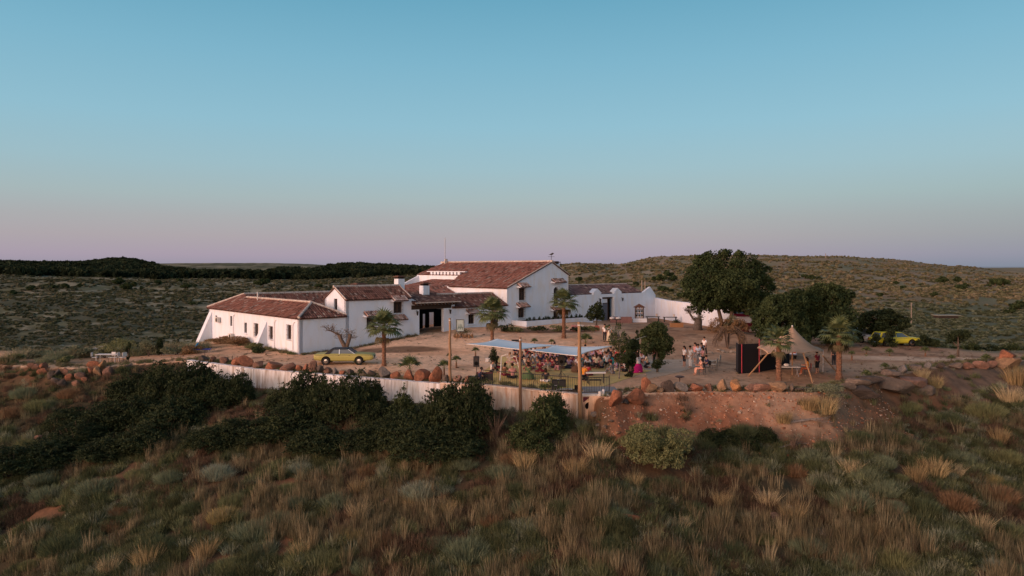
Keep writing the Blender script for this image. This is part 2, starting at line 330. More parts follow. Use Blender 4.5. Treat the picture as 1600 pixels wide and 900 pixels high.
# ---------------------------------------------------------------- buildings
O0 = Vector((-19.8, 68.0)); U = Vector((.7506, .6607)); V_ = Vector((-.6607, .7506))
def FB(t, s, z): p = O0+U*t+V_*s; return Vector((p.x, p.y, z))
class Wall:
    """upright wall with real openings, standing between two plan points, faces looking towards 'outward'"""
    def __init__(s, p0, p1, outward, th=.35):
        s.p0 = Vector(p0[:2]); d = Vector(p1[:2])-s.p0; s.L = d.length; s.d = d.normalized()
        n = Vector((s.d.y, -s.d.x)); s.n = n if n.dot(Vector(outward[:2])) > 0 else -n; s.th = th
    def pt(s, a, o, z): q = s.p0+s.d*a+s.n*o; return Vector((q.x, q.y, z))
    def mesh(s, z0, top, holes=(), mb=None):
        mb = mb or MB(); xs = sorted({0.0, s.L, *[k[0] for k in top], *[h[0] for h in holes], *[h[1] for h in holes]})
        zt = lambda a: float(np.interp(a, [k[0] for k in top], [k[1] for k in top]))
        for a, b in zip(xs[:-1], xs[1:]):
            if b-a < 1e-5: continue
            cut = sorted([(h[2], h[3]) for h in holes if h[0] <= a+1e-6 and h[1] >= b-1e-6]); z = z0; segs = []
            for c in cut: segs.append((z, z, c[0], c[0])); z = c[1]
            segs.append((z, z, zt(a), zt(b)))
            for (l0, l1, h0, h1) in segs:
                mb.hexa([s.pt(a, 0, l0), s.pt(b, 0, l1), s.pt(b, -s.th, l1), s.pt(a, -s.th, l0), s.pt(a, 0, h0), s.pt(b, 0, h1), s.pt(b, -s.th, h1), s.pt(a, -s.th, h0)])
        return mb
def tiled(name, o, A, B, poly, parent, dens=.25, course=.42, cols=((.30, .115, .075), (.42, .20, .14)), seed=1, mat='tile', bed='tile_bed'):
    """barrel-tile roof plane: rows of half-round tiles running up slope B, clipped to poly given in (a, b)"""
    o = Vector(o); A = Vector(A).normalized(); B = Vector(B).normalized(); Nn = A.cross(B); Nn = Nn if Nn.z > 0 else -Nn
    r = np.random.default_rng(seed); P = np.array(poly, float); a0, a1 = P[:, 0].min(), P[:, 0].max(); nc = max(1, int(round((a1-a0)/dens))); wd = (a1-a0)/nc
    V = []; Fc = []; T = []
    for i in range(nc):
        a = a0+(i+.5)*wd; bs = []
        for (p, q) in zip(P, np.roll(P, -1, 0)):
            if (p[0]-a)*(q[0]-a) < 0: bs.append(p[1]+(q[1]-p[1])*(a-p[0])/(q[0]-p[0]))
        if len(bs) < 2: continue
        lo, hi = min(bs)-.06, max(bs); nr = max(1, int(round((hi-lo)/course))); st = (hi-lo)/nr; off = r.uniform(-.02, .02)
        for j in range(nr):
            b0 = lo+j*st; b1 = b0+st+.03; t = r.random()**1.2; c = np.array(cols[0])*(1-t)+np.array(cols[1])*t
            if r.random() < .10: c = np.array((.50, .36, .28))*r.uniform(.7, 1.1)
            if r.random() < .14: c = c*.45
            n = len(V); dy = r.uniform(-.012, .012); h0 = .115+r.uniform(0, .02)
            for (b, h, wk) in ((b0, h0, .44), (b1, h0-.04, .36)):
                for k in range(5):
                    an = math.pi*k/4; V.append(o+A*(a+dy+off-math.cos(an)*wd*wk)+B*b+Nn*(.02+math.sin(an)*h)); T.append(c)
            for k in range(4): Fc.append((n+k, n+k+1, n+5+k+1, n+5+k))
            # channel tile beside it, its colour darkened as recess shade
            n = len(V); a2 = a+wd/2
            V += [o+A*(a2-wd*.16)+B*b0+Nn*.045, o+A*(a2+wd*.16)+B*b0+Nn*.045, o+A*(a2+wd*.16)+B*b1+Nn*.03, o+A*(a2-wd*.16)+B*b1+Nn*.03]; T += [c*.32]*4; Fc.append((n, n+1, n+2, n+3))
    me = np_mesh(name, V, Fc, mat, False, np.array(T)); ob = tag(link('roof_tiles', me, parent), kind='stuff')
    mb = MB(); mb.prism([o+A*p[0]+B*p[1]+Nn*.02 for p in poly], -Nn*.10); return ob, mb.build('roof_deck', bed, parent)
def ridge(pts, parent, r=.13, name='ridge_cap'):
    mb = MB(); pts = [Vector(p) for p in pts]
    for p, q in zip(pts[:-1], pts[1:]):
        n = max(1, int((q-p).length/.45))
        for i in range(n): a = p.lerp(q, i/n); b = p.lerp(q, (i+1.08)/n); mb.tube([a, b], [r*1.06, r*.92], 6)
    return mb.build(name, 'ridge', parent)
def window(W, parent, a, z, w, h, frame='darkwood', bars=0, deep=.14, name='window', grille=False, shutters=False, hood=False, sill=True):
    mb = MB(); t = .06; q = lambda x, o, zz: W.pt(x, o, zz)
    def bar(x0, x1, z0, z1, o0=-deep-.06, o1=-deep): mb.hexa([q(x0, o1, z0), q(x1, o1, z0), q(x1, o0, z0), q(x0, o0, z0), q(x0, o1, z1), q(x1, o1, z1), q(x1, o0, z1), q(x0, o0, z1)])
    e = .012
    bar(a-w/2-e, a-w/2+t, z-h/2-e, z+h/2+e); bar(a+w/2-t, a+w/2+e, z-h/2-e, z+h/2+e); bar(a-w/2+t, a+w/2-t, z-h/2-e, z-h/2+t); bar(a-w/2+t, a+w/2-t, z+h/2-t, z+h/2+e); bar(a-.025, a+.025, z-h/2+t, z+h/2-t)
    f = mb.build(name, frame, parent)
    g = MB(); g.hexa([q(a-w/2+t/2, -deep-.04, z-h/2+t/2), q(a+w/2-t/2, -deep-.04, z-h/2+t/2), q(a+w/2-t/2, -deep-.055, z-h/2+t/2), q(a-w/2+t/2, -deep-.055, z-h/2+t/2),
                      q(a-w/2+t/2, -deep-.04, z+h/2-t/2), q(a+w/2-t/2, -deep-.04, z+h/2-t/2), q(a+w/2-t/2, -deep-.055, z+h/2-t/2), q(a-w/2+t/2, -deep-.055, z+h/2-t/2)])
    g.build('pane', 'glass', f)
    if grille:
        b = MB(); n = max(3, int(w/.14))
        for i in range(n+1): x = a-w/2-.05+(w+.1)*i/n; b.tube([q(x, .10, z-h/2-.12), q(x, .10, z+h/2+.05)], .014, 4)
        for zz in np.linspace(z-h/2-.1, z+h/2, 4): b.tube([q(a-w/2-.06, .10, zz), q(a+w/2+.06, .10, zz)], .014, 4); b.tube([q(a-w/2-.05, -.05, zz), q(a-w/2-.05, .10, zz)], .014, 4); b.tube([q(a+w/2+.05, -.05, zz), q(a+w/2+.05, .10, zz)], .014, 4)
        b.build('grille', 'grille', f)
    if sill:
        s = MB(); s.hexa([q(a-w/2-.12, .10, z-h/2-.13), q(a+w/2+.12, .10, z-h/2-.13), q(a+w/2+.12, .004, z-h/2-.13), q(a-w/2-.12, .004, z-h/2-.13), q(a-w/2-.12, .10, z-h/2-.03), q(a+w/2+.12, .10, z-h/2-.03), q(a+w/2+.12, .004, z-h/2-.03), q(a-w/2-.12, .004, z-h/2-.03)])
        s.build('sill', 'plaster', f)
    if hood: hoodon(W, f, a, z+h/2+.12, w+.7)
    return f
def hoodon(W, f, a, z, wid):
    """small tiled canopy over a window on a plaster bracket"""
    o = W.pt(a-wid/2, .72, z+.02); B = W.pt(a-wid/2, .0, z+.46)-o; A = W.pt(a+wid/2, .72, z+.02)-o
    L = B.length; tiled('hood', o, A, B, [(0, 0), (wid, 0), (wid, L), (0, L)], f, dens=.235, course=.3, seed=int(z*100), cols=((.50, .27, .21), (.72, .60, .52)))
    mb = MB(); n = int(wid/.235)
    for i in range(n+1):
        x = a-wid/2+wid*i/n; mb.hexa([W.pt(x-.05, .68, z-.06), W.pt(x+.05, .68, z-.06), W.pt(x+.05, .004, z-.06), W.pt(x-.05, .004, z-.06), W.pt(x-.05, .68, z+.0), W.pt(x+.05, .68, z+.0), W.pt(x+.05, .004, z+.2), W.pt(x-.05, .004, z+.2)])
    mb.build('hood_bracket', 'plaster', f)
def lantern(p, nv, parent):
    mb = MB(); p = Vector(p); n = Vector((nv.x, nv.y, 0)); c = p+n*.32
    mb.tube([p, p+n*.2+Vector((0, 0, .12)), c+Vector((0, 0, .05))], .018, 4)
    mb.tube([c+Vector((0, 0, .05)), c, c+Vector((0, 0, -.04)), c+Vector((0, 0, -.36)), c+Vector((0, 0, -.42))], [.02, .15, .13, .08, .02], 6)
    return mb.build('wall_lantern', 'iron', parent)
def pipe(W, parent, a, ztop, zbot, hook=-.35):
    mb = MB(); mb.tube([W.pt(a+hook, .02, ztop+.05), W.pt(a+hook*.5, .07, ztop), W.pt(a, .08, ztop-.25), W.pt(a, .08, zbot)], .035, 6); return mb.build('downpipe', 'whitewood', parent)
def poly_wall(parent, pts, z0, top, mat='plaster', name='wall', th=.3, out=(0, -1)):
    W = Wall(pts[0], pts[1], out, th); W.mesh(z0, top).build(name, mat, parent); return W
# --- A: long low wing on the left, pink end wall towards the glow
t = thing('farmhouse_wing', 'long low white farm wing with buttresses and hipped red roof behind the yellow car', 'building', (*O0, 0))
t.location = (0, 0, 0)
WA = Wall(FB(0, 0, 0), FB(0, 24, 0), -U)
wins = [(2.13, 1.96, .8, 1.35), (6.3, 1.62, .75, 1.25), (9.98, 1.67, .85, 1.3), (12.9, 1.7, .7, 1.1), (17.0, 2.2, .6, 1.1), (21.6, 2.2, .55, .75)]
hA = [(a-w/2, a+w/2, z-h/2, z+h/2) for (a, z, w, h) in wins]
WA.mesh(-1.2, [(0, 3.42), (24, 3.42)], hA).build('wall', 'plaster', t)
for i, (a, z, w, h) in enumerate(wins): window(WA, t, a, z, w, h, grille=i in (0, 1, 2), sill=i < 4)
WF = Wall(FB(0, 0, 0), FB(4.8, 0, 0), -V_); WF.mesh(-.8, [(.352, 3.42), (4.8, 3.42)]).build('wall', 'plaster', t)
Wb = Wall(FB(0, 24, 0), FB(25, 24, 0), V_); Wb.mesh(-5, [(0, 3.42), (25, 3.42)]).build('wall', 'plaster', t)
Wc = Wall(FB(4.8, 4.3, 0), FB(4.8, 18, 0), U); Wc.mesh(-1, [(0, 3.42), (13.7, 3.42)]).build('wall', 'plaster', t)
Wd = Wall(FB(4.8, 18, 0), FB(25, 18, 0), -V_); Wd.mesh(-1, [(0, 3.42), (20.2, 3.42)]).build('wall', 'plaster', t)
ps = math.hypot(1, .5); z0 = 3.42; ov = .22
Bw = FB(1, 0, .5)-FB(0, 0, 0)
tiled('roofA', FB(0, 0, z0), FB(0, 1, 0)-FB(0, 0, 0), Bw, [(-.1, -ov), (24.1, -ov), (21, 3*ps), (18.9, 2.45*ps), (2.4, 2.4*ps)], t, seed=2)
tiled('roofA2', FB(0, 0, z0), FB(1, 0, 0)-FB(0, 0, 0), FB(0, 1, .5)-FB(0, 0, 0), [(0, -ov), (4.85, -ov), (4.85, 0), (2.4, 2.4*ps)], t, seed=3, cols=((.26, .11, .08), (.36, .18, .13)))  # tile colours darkened on this slope to stand for shade
tiled('roofA3', FB(4.8, 0, z0), FB(0, 1, 0)-FB(0, 0, 0), FB(-1, 0, .5)-FB(0, 0, 0), [(0, -ov), (18.6, -ov), (18.6, 2.4*ps), (2.4, 2.4*ps)], t, seed=4)
tiled('roofC', FB(0, 18, z0), FB(1, 0, 0)-FB(0, 0, 0), FB(0, 1, .5)-FB(0, 0, 0), [(0, 0), (2.4, .4), (4.9, -ov), (25, -ov), (25, 3*ps), (3, 3*ps)], t, seed=5, cols=((.26, .11, .08), (.36, .18, .13)))  # darker tiles again: shade painted on the camera-facing slope
tiled('roofC2', FB(0, 24, z0), FB(1, 0, 0)-FB(0, 0, 0), FB(0, -1, .5)-FB(0, 0, 0), [(0, -ov), (25, -ov), (25, 3*ps), (3, 3*ps)], t, seed=6)
zr = z0+1.2+.1
ridge([FB(2.4, 2.4, zr), FB(2.4, 18.6, zr)], t); ridge([FB(-.15, -.15, z0+.06), FB(2.4, 2.4, zr)], t); ridge([FB(4.9, 0, z0+.06), FB(2.4, 2.4, zr)], t)
ridge([FB(3, 21, z0+1.6), FB(25, 21, z0+1.6)], t); ridge([FB(-.15, 24.1, z0+.06), FB(3, 21, z0+1.6)], t)
MB().tube([FB(2.0, 14.6, z0+.9), FB(2.0, 14.6, z0+2.0)], .07, 6).build('vent_pipe', 'whitewood', t)
def buttress(b0, wd, reach, zt):
    mb = MB(); mb.prism([FB(-.0, b0, -.9), FB(-reach, b0, -.9), FB(-.02, b0, zt)], FB(0, wd, 0)-FB(0, 0, 0)); return mb.build('buttress', 'plaster', t)
buttress(7.3, .9, 1.6, 2.7); buttress(23.0, .9, 1.7, 2.9)
for a in (1.2, 5.4, 16.2): pipe(WA, t, a, 2.9, .2)
def ac(W, a, z, nm='air_conditioner'):
    mb = MB(); q = W.pt; mb.hexa([q(a-.4, .42, z), q(a+.4, .42, z), q(a+.4, .1, z), q(a-.4, .1, z), q(a-.4, .42, z+.6), q(a+.4, .42, z+.6), q(a+.4, .1, z+.6), q(a-.4, .1, z+.6)])
    o = mb.build(nm, 'whitewood'); f = MB()
    for k in range(10):
        an = k*math.pi*2/10; f.tube([q(a-.08, .425, z+.3), q(a-.08+.24*math.cos(an), .43, z+.3+.24*math.sin(an))], .012, 3)
    f.tube([q(a-.08, .421, z+.3), q(a-.08, .428, z+.3)], .25, 12); f.build('fan_grille', 'iron', o); return o
tag(ac(WA, 20.5, 1.85), 'white air conditioner unit fixed high at far end of the pink wing wall', 'air conditioner')
tag(ac(WA, 16.4, .25), 'white air conditioner unit standing low against the pink wing wall in dry grass', 'air conditioner')
# --- B: two-storey block
t = thing('farmhouse_block', 'white two storey block with steep tiled roof behind bare tree and palm', 'building')
WB = Wall(FB(4.8, 0, 0), FB(13.4, 0, 0), -V_)
wb = [(7.6-4.8, 2.55, .95, 1.15), (10.75-4.8, 4.0, 1.0, 1.15)]
zB = 5.0
WB.mesh(-.5, [(.352, zB), (7.3, zB), (8.6, 4.45)], [(a-w/2, a+w/2, z-h/2, z+h/2) for a, z, w, h in wb]).build('wall', 'plaster', t)
for a, z, w, h in wb: window(WB, t, a, z, w, h, hood=True, grille=True)
hoodon(WB, t, 10.8-4.8, 2.75, 1.5)
WL = Wall(FB(4.8, 0, 0), FB(4.8, 4.3, 0), -U); WL.mesh(-.5, [(0, zB), (2.15, zB+1.12), (4.3, zB)], [(1.7, 2.4, 3.55, 5.0)]).build('wall', 'plaster', t)
window(WL, t, 2.05, 4.275, .7, 1.45, grille=False)
Wr = Wall(FB(12.1, .352, 0), FB(12.1, 4.3, 0), U); Wr.mesh(-.5, [(0, zB), (1.8, zB+1.1), (3.95, zB)]).build('wall', 'plaster', t)
Wk = Wall(FB(4.8, 4.3, 0), FB(12.1, 4.3, 0), V_); Wk.mesh(-.5, [(0, zB), (7.3, zB)]).build('wall', 'plaster', t)
pb = math.hypot(2.15, 1.12)
sl = FB(0, 2.15, 1.12)-FB(0, 0, 0)
tiled('roofB', FB(4.7, 0, zB), U.to_3d(), sl, [(0, -.2), (7.6, -.2), (7.6, pb), (0, pb)], t, seed=8, cols=((.24, .105, .075), (.34, .18, .13)))  # front slope coloured darker than the back, as if shaded
tiled('roofB2', FB(4.7, 4.3, zB), U.to_3d(), FB(0, -2.15, 1.12)-FB(0, 0, 0), [(0, -.2), (7.6, -.2), (7.6, pb), (0, pb)], t, seed=9)
ridge([FB(4.6, 2.15, zB+1.2), FB(12.4, 2.15, zB+1.2)], t); ridge([FB(12.28, -.15, zB+.02), FB(12.28, 2.15, zB+1.2)], t, .09); ridge([FB(4.72, -.15, zB+.02), FB(4.72, 2.15, zB+1.2)], t, .07, 'verge')
def chimney(c, hw, zb, zt, parent, slot=True, mat='plaster'):
    x, y = c; u2 = U*hw; v2 = V_*hw; P = Vector((x, y))
    def cube(m, k, a, b): q = [P+(-u2-v2)*k, P+(u2-v2)*k, P+(u2+v2)*k, P+(-u2+v2)*k]; m.hexa([(p.x, p.y, a) for p in q]+[(p.x, p.y, b) for p in q])
    m = MB(); cube(m, 1, zb, zt); o = m.build('chimney', mat, parent)
    m = MB(); cube(m, .8, zt, zt+.16); m.build('chimney_slot', 'void', o); m = MB(); cube(m, 1.25, zt+.16, zt+.26); cube(m, .8, zt+.26, zt+.34); m.build('chimney_cap', 'tile_bed', o); return o
p = FB(12.6, 2.6, 0); chimney((p.x, p.y), .40, 3.5, 6.9, t)
p = FB(13.6, 5.2, 0)
# --- gatehouse
t = thing('gatehouse', 'white gateway with passage painted black for shade under a low tiled canopy roof', 'building')
WG = Wall(FB(13.4, 0, 0), FB(17.75, 0, 0), -V_)
WG.mesh(.2, [(0, 4.3), (4.35, 4.3)], [(.0, 3.1, .2, 4.05)]).build('wall', 'plaster', t)
q = lambda a, o, z: WG.pt(a, o, z)
m = MB(); m.hexa([q(3.11, .08, .3), q(4.36, .08, .3), q(4.36, .0, .3), q(3.11, .0, .3), q(3.11, .08, 3.7), q(4.36, .08, 3.7), q(4.36, .0, 3.7), q(3.11, .0, 3.7)]); m.build('pier', 'plaster', t)
m = MB()
for a in np.linspace(-.9, 4.5, 13): m.hexa([q(a, .7, 4.15), q(a+.16, .7, 4.15), q(a+.16, -.2, 4.3), q(a, -.2, 4.3), q(a, .7, 4.35), q(a+.16, .7, 4.35), q(a+.16, -.2, 4.5), q(a, -.2, 4.5)])
m.build('rafters', 'darkwood', t)
m = MB(); m.hexa([q(-1.0, .05, 3.7), q(4.6, .05, 3.7), q(4.6, -.3, 3.7), q(-1.0, -.3, 3.7), q(-1.0, .05, 4.14), q(4.6, .05, 4.14), q(4.6, -.3, 4.14), q(-1.0, -.3, 4.14)]); m.build('lintel', 'soffit', t)
o = q(-1.0, .75, 4.42); up = q(-1.0, -4.5, 5.3)-o; LL = up.length
tiled('roofG', o, q(1, 0, 0)-q(0, 0, 0), up, [(0, 0), (5.9, 0), (5.9, LL), (0, LL)], t, seed=11, cols=((.16, .09, .075), (.24, .14, .11)))
m = MB(); m.hexa([q(-1.0, .83, 4.36), q(4.9, .83, 4.36), q(4.9, .74, 4.36), q(-1.0, .74, 4.36), q(-1.0, .83, 4.47), q(4.9, .83, 4.47), q(4.9, .74, 4.47), q(-1.0, .74, 4.47)]); m.build('eave_board', 'ridge', t)
for a in (0,):   # passage side wall, blackened to stand for shade; the right side is an open porch
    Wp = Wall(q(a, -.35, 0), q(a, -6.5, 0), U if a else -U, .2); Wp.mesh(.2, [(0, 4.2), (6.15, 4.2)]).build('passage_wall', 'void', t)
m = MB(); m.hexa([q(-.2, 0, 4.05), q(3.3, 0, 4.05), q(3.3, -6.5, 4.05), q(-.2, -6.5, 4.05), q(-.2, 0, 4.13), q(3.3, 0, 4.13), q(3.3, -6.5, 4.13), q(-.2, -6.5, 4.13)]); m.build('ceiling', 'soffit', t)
WS = Wall(FB(13.2, 6.5, 0), FB(24.2, 6.5, 0), -V_, .2); WS.mesh(.2, [(0, 4.0), (11, 4.0)], [(18.3-13.2, 18.72-13.2, .9, 2.7), (19.2-13.2, 19.95-13.2, .9, 2.85)]).build('shade_screen', 'void', t)  # black screen with slits stands in for the dark passage interior
Wz = Wall(FB(10, 12.6, 0), FB(16, 12.6, 0), -V_); Wz.mesh(-.2, [(0, 3.6), (6, 3.6)]).build('courtyard_wall', 'plaster', t)
lantern(q(-.45, 0, 3.5), WG.n, t); lantern(q(3.75, .08, 3.5), WG.n, t)
p = FB(16.1, 3.0, 0); chimney((p.x, p.y), .40, 4.4, 6.1, t)
# --- E: low range right of the gate
t = thing('farmhouse_range', 'low white range with tiled roof between the gateway and the big hall', 'building')
WE = Wall(FB(17.75, 0, 0), FB(25.6, 0, 0), -V_); we = [(1.9+.7, 2.35, .85, 1.05), (6.2, 2.35, .85, 1.05)]
zE = 3.82
WE.mesh(.2, [(0, zE), (7.85, zE)], [(a-w/2, a+w/2, z-h/2, z+h/2) for a, z, w, h in we]).build('wall', 'plaster', t)
for a, z, w, h in we: window(WE, t, a, z, w, h, frame='darkwood', hood=True, grille=False)
rE = math.hypot(2.6, 1.2)
tiled('roofE', FB(17.6, 0, zE), U.to_3d(), FB(0, 2.6, 1.2)-FB(0, 0, 0), [(.0, -.25), (8.0, -.25), (8.0, rE), (.0, rE)], t, seed=13, cols=((.22, .10, .075), (.33, .17, .13)))  # shade put into the tile colours of the front slope
tiled('roofE2', FB(17.6, 5.2, zE), U.to_3d(), FB(0, -2.6, 1.2)-FB(0, 0, 0), [(.0, -.25), (8.0, -.25), (8.0, rE), (.0, rE)], t, seed=14)
ridge([FB(17.5, 2.6, zE+1.28), FB(25.6, 2.6, zE+1.28)], t)
Wall(FB(20.2, 5.2, 0), FB(25.6, 5.2, 0), V_).mesh(.2, [(0, zE), (5.4, zE)]).build('wall', 'plaster', t)
m = MB(); m.prism([FB(17.74, .0, 3.5), FB(17.74, 5.2, 3.5), FB(17.74, 5.2, zE), FB(17.74, 2.6, zE+1.15), FB(17.74, 0, zE)], U.to_3d()*-.25); m.build('gable', 'plaster', t)
p = q(3.9, -.3, 0)
m = MB(); m.hexa([q(4.15, .06, 3.0), q(4.6, .06, 3.0), q(4.6, -.5, 3.0), q(4.15, -.5, 3.0), q(4.15, .06, 4.05), q(4.6, .06, 4.05), q(4.6, -.5, 4.05), q(4.15, -.5, 4.05)]); m.build('corner_pier', 'plaster', t)
# --- courtyard range glimpsed over the gate
t = thing('courtyard_range', 'low reddish roofs and pink walls of the courtyard glimpsed above the gate', 'building')
Wh = Wall(FB(15.0, 10, 0), FB(25.5, 10, 0), -V_); Wh.mesh(.2, [(0, 4.9), (10.5, 4.9)]).build('wall', 'plaster', t)
tiled('roofH', FB(14.8, 10, 4.9), U.to_3d(), FB(0, 3, 1.0)-FB(0, 0, 0), [(.0, -.25), (10.7, -.25), (10.7, 3.16), (.0, 3.16)], t, seed=15, cols=((.40, .17, .12), (.5, .25, .19)))
Wh2 = Wall(FB(14, 20, 0), FB(24, 20, 0), -V_); Wh2.mesh(.2, [(0, 4.9), (10, 4.9)]).build('wall', 'plaster', t)
Wh3 = Wall(FB(14.9, 10, 0), FB(14.9, 20, 0), -U); Wh3.mesh(.2, [(0, 4.9), (10, 4.9)]).build('wall', 'plaster', t)
p = FB(14.2, 14, 0); chimney((p.x, p.y), .6, 3.8, 5.9, t, mat='ridge')
# --- F: the big hall
t = thing('main_hall', 'big white gabled hall with wide red tiled roof and arched balcony door', 'building')
T0, T1 = 25.6, 35.8; WH = Wall(FB(T0, 0, 0), FB(T1, 0, 0), -V_); zL, zA, zR = 5.75, 8.78, 7.2; ta = 7.3
wf = [(2.35, 4.95, .95, 1.45), (2.25, 2.75, .95, 1.15)]
dr = [(8.0, 4.55, .85, 2.3), (8.0, 1.6+.85, .85, 1.3)]
hl = [(a-w/2, a+w/2, z-h/2, z+h/2) for a, z, w, h in wf+dr]
WH.mesh(.4, [(0, zL), (ta, zA), (10.2, zR)], hl).build('wall', 'plaster', t)
for a, z, w, h in wf: window(WH, t, a, z, w, h, hood=True, grille=True)
f = window(WH, t, 8.0, 4.55, .85, 2.3, name='balcony_door', sill=False); window(WH, t, 8.0, 2.45, .85, 1.3)
m = MB()      # arched head of the balcony door
for sgn in (-1, 1):
    pts = [(sgn*.425, 0)]+[(sgn*.425*math.cos(k*math.pi/12), .425*math.sin(k*math.pi/12)) for k in range(0, 7)]+[(0, .43), (sgn*.425, .43)]
    m.prism([WH.pt(8+x, .01, 5.275+z) for x, z in pts[1:]], WH.pt(0, -.2, 0)-WH.pt(0, 0, 0))
for k in range(12):
    a1, a2 = k*math.pi/12, (k+1)*math.pi/12
    m.prism([WH.pt(8+r_*math.cos(aa), .05, 5.275+r_*math.sin(aa)) for r_, aa in ((.43, a1), (.43, a2), (.56, a2), (.56, a1))], WH.pt(0, -.045, 0)-WH.pt(0, 0, 0))
m.hexa([WH.pt(7.44, .05, 3.4), WH.pt(7.57, .05, 3.4), WH.pt(7.57, .005, 3.4), WH.pt(7.44, .005, 3.4), WH.pt(7.44, .05, 5.275), WH.pt(7.57, .05, 5.275), WH.pt(7.57, .005, 5.275), WH.pt(7.44, .005, 5.275)])
m.hexa([WH.pt(8.43, .05, 3.4), WH.pt(8.56, .05, 3.4), WH.pt(8.56, .005, 3.4), WH.pt(8.43, .005, 3.4), WH.pt(8.43, .05, 5.275), WH.pt(8.56, .05, 5.275), WH.pt(8.56, .005, 5.275), WH.pt(8.43, .005, 5.275)])
m.build('arch_surround', 'plaster', f); hoodon(WH, t, 8.2, 6.25, 2.0)
m = MB(); m.hexa([WH.pt(7.1, .8, 3.28), WH.pt(8.95, .8, 3.28), WH.pt(8.95, .003, 3.28), WH.pt(7.1, .003, 3.28), WH.pt(7.1, .8, 3.4), WH.pt(8.95, .8, 3.4), WH.pt(8.95, .003, 3.4), WH.pt(7.1, .003, 3.4)])
bl = m.build('balcony', 'plaster', t); m = MB()
for x in np.linspace(7.13, 8.92, 14): m.tube([WH.pt(x, .77, 3.4), WH.pt(x, .77, 4.35)], .012, 4)
for y_ in (.25, .5): m.tube([WH.pt(7.13, y_, 3.4), WH.pt(7.13, y_, 4.35)], .012, 4); m.tube([WH.pt(8.92, y_, 3.4), WH.pt(8.92, y_, 4.35)], .012, 4)
for zz in (3.5, 4.35): m.tube([WH.pt(7.13, .02, zz), WH.pt(7.13, .77, zz), WH.pt(8.92, .77, zz), WH.pt(8.92, .02, zz)], .02, 4)
m.build('railing', 'iron', bl); hoodon(WH, bl, 8.0, 2.86, 1.9)
WHL = Wall(FB(T0, .352, 0), FB(T0, 23, 0), -U); WHL.mesh(.2, [(0, zL), (22.65, zL)]).build('wall', 'plaster', t)
WHR = Wall(FB(T1, .352, 0), FB(T1, 23, 0), U); WHR.mesh(.2, [(0, zR), (22.65, zR)]).build('wall', 'plaster', t)
WHB = Wall(FB(T0+.352, 23, 0), FB(T1-.352, 23, 0), V_); WHB.mesh(-3, [(0, zL), (ta-.352, zA), (9.5, zR)]).build('wall', 'plaster', t)
k = (zA-zL)/ta; pl = math.hypot(1, k)
# left slope: full depth near the gable, cut short above the lantern storey
tiled('roofF', FB(T0, 0, zL), V_.to_3d(), FB(1, 0, k)-FB(0, 0, 0), [(-.12, -.2), (11.2, -.2), (13.2, 3.1*pl), (23.1, 3.1*pl), (23.1, 4.2*pl), (22.2, ta*pl), (-.12, ta*pl)], t, seed=17, cols=((.36, .135, .09), (.50, .25, .18)))
tiled('roofF2', FB(T1, 0, zR), V_.to_3d(), FB(-2.9, 0, zA-zR)-FB(0, 0, 0), [(-.12, -.2), (23.1, -.2), (23.1, 3.3), (-.12, 3.3)], t, seed=18)
ridge([FB(T0+ta, -.15, zA+.08), FB(T0+ta, 23.1, zA+.08)], t, .15); ridge([FB(T0, -.05, zL+.06), FB(T0+ta, -.05, zA+.08)], t, .06, 'verge'); ridge([FB(T0+ta, -.05, zA+.08), FB(T1+.1, -.05, zR+.06)], t, .06, 'verge')
Wt = Wall(FB(28.7, 11.7, 0), FB(28.7, 23.2, 0), -U, .3); Wt.mesh(4.8, [(0, 7.02), (11.5, 7.02)]).build('lantern_wall', 'plaster', t)
m = MB()
for i in range(9):
    a = 1.4+i*.78; m.hexa([Wt.pt(a, .03, 7.06), Wt.pt(a+.46, .03, 7.06), Wt.pt(a+.46, -.25, 7.06), Wt.pt(a, -.25, 7.06), Wt.pt(a, .03, 7.5), Wt.pt(a+.46, .03, 7.5), Wt.pt(a+.46, -.25, 7.5), Wt.pt(a, -.25, 7.5)])
m.hexa([Wt.pt(0.2, .06, 7.5), Wt.pt(9.0, .06, 7.5), Wt.pt(9.0, -.3, 7.5), Wt.pt(.2, -.3, 7.5), Wt.pt(0.2, .06, 7.6), Wt.pt(9.0, .06, 7.6), Wt.pt(9.0, -.3, 7.6), Wt.pt(.2, -.3, 7.6)]); m.build('roof_vents', 'plaster', t)
W2 = Wall(FB(24.4, 11.4, 0), FB(24.4, 22, 0), -U, .3); W2.mesh(.2, [(0, 5.3), (10.6, 5.3)]).build('wall', 'plaster', t)
W3 = Wall(FB(24.4, 11.4, 0), FB(28.7, 11.4, 0), -V_, .3); W3.mesh(.2, [(0.302, 5.3), (4.3, 5.3)]).build('wall', 'plaster', t)
tiled('roofK', FB(24.4, 11.4, 5.32), V_.to_3d(), FB(4.3, 0, 1.1)-FB(0, 0, 0), [(0, -.2), (10.6, -.2), (8, 4.4), (1.2, 4.4)], t, seed=19, cols=((.36, .135, .09), (.50, .25, .18)))
p = FB(T0+ta-.3, 21.5, 0); m = MB(); m.tube([(p.x, p.y, 8.7), (p.x, p.y, 9.35)], [.28, .22], 8); m.build('roof_pot', 'ridge', t)
m = MB(); m.tube([(p.x-.1, p.y-.3, 8.7), (p.x-.1, p.y-.3, 12.4)], .05, 5); tag(m.build('antenna_mast', 'metal'), 'tall thin antenna mast rising from the far end of the hall roof', 'antenna')
p = FB(T0+ta, .1, 0); wv = thing('weather_vane', 'black iron weather vane on the gable peak of the hall', 'weather vane', (p.x, p.y, zA+.1))
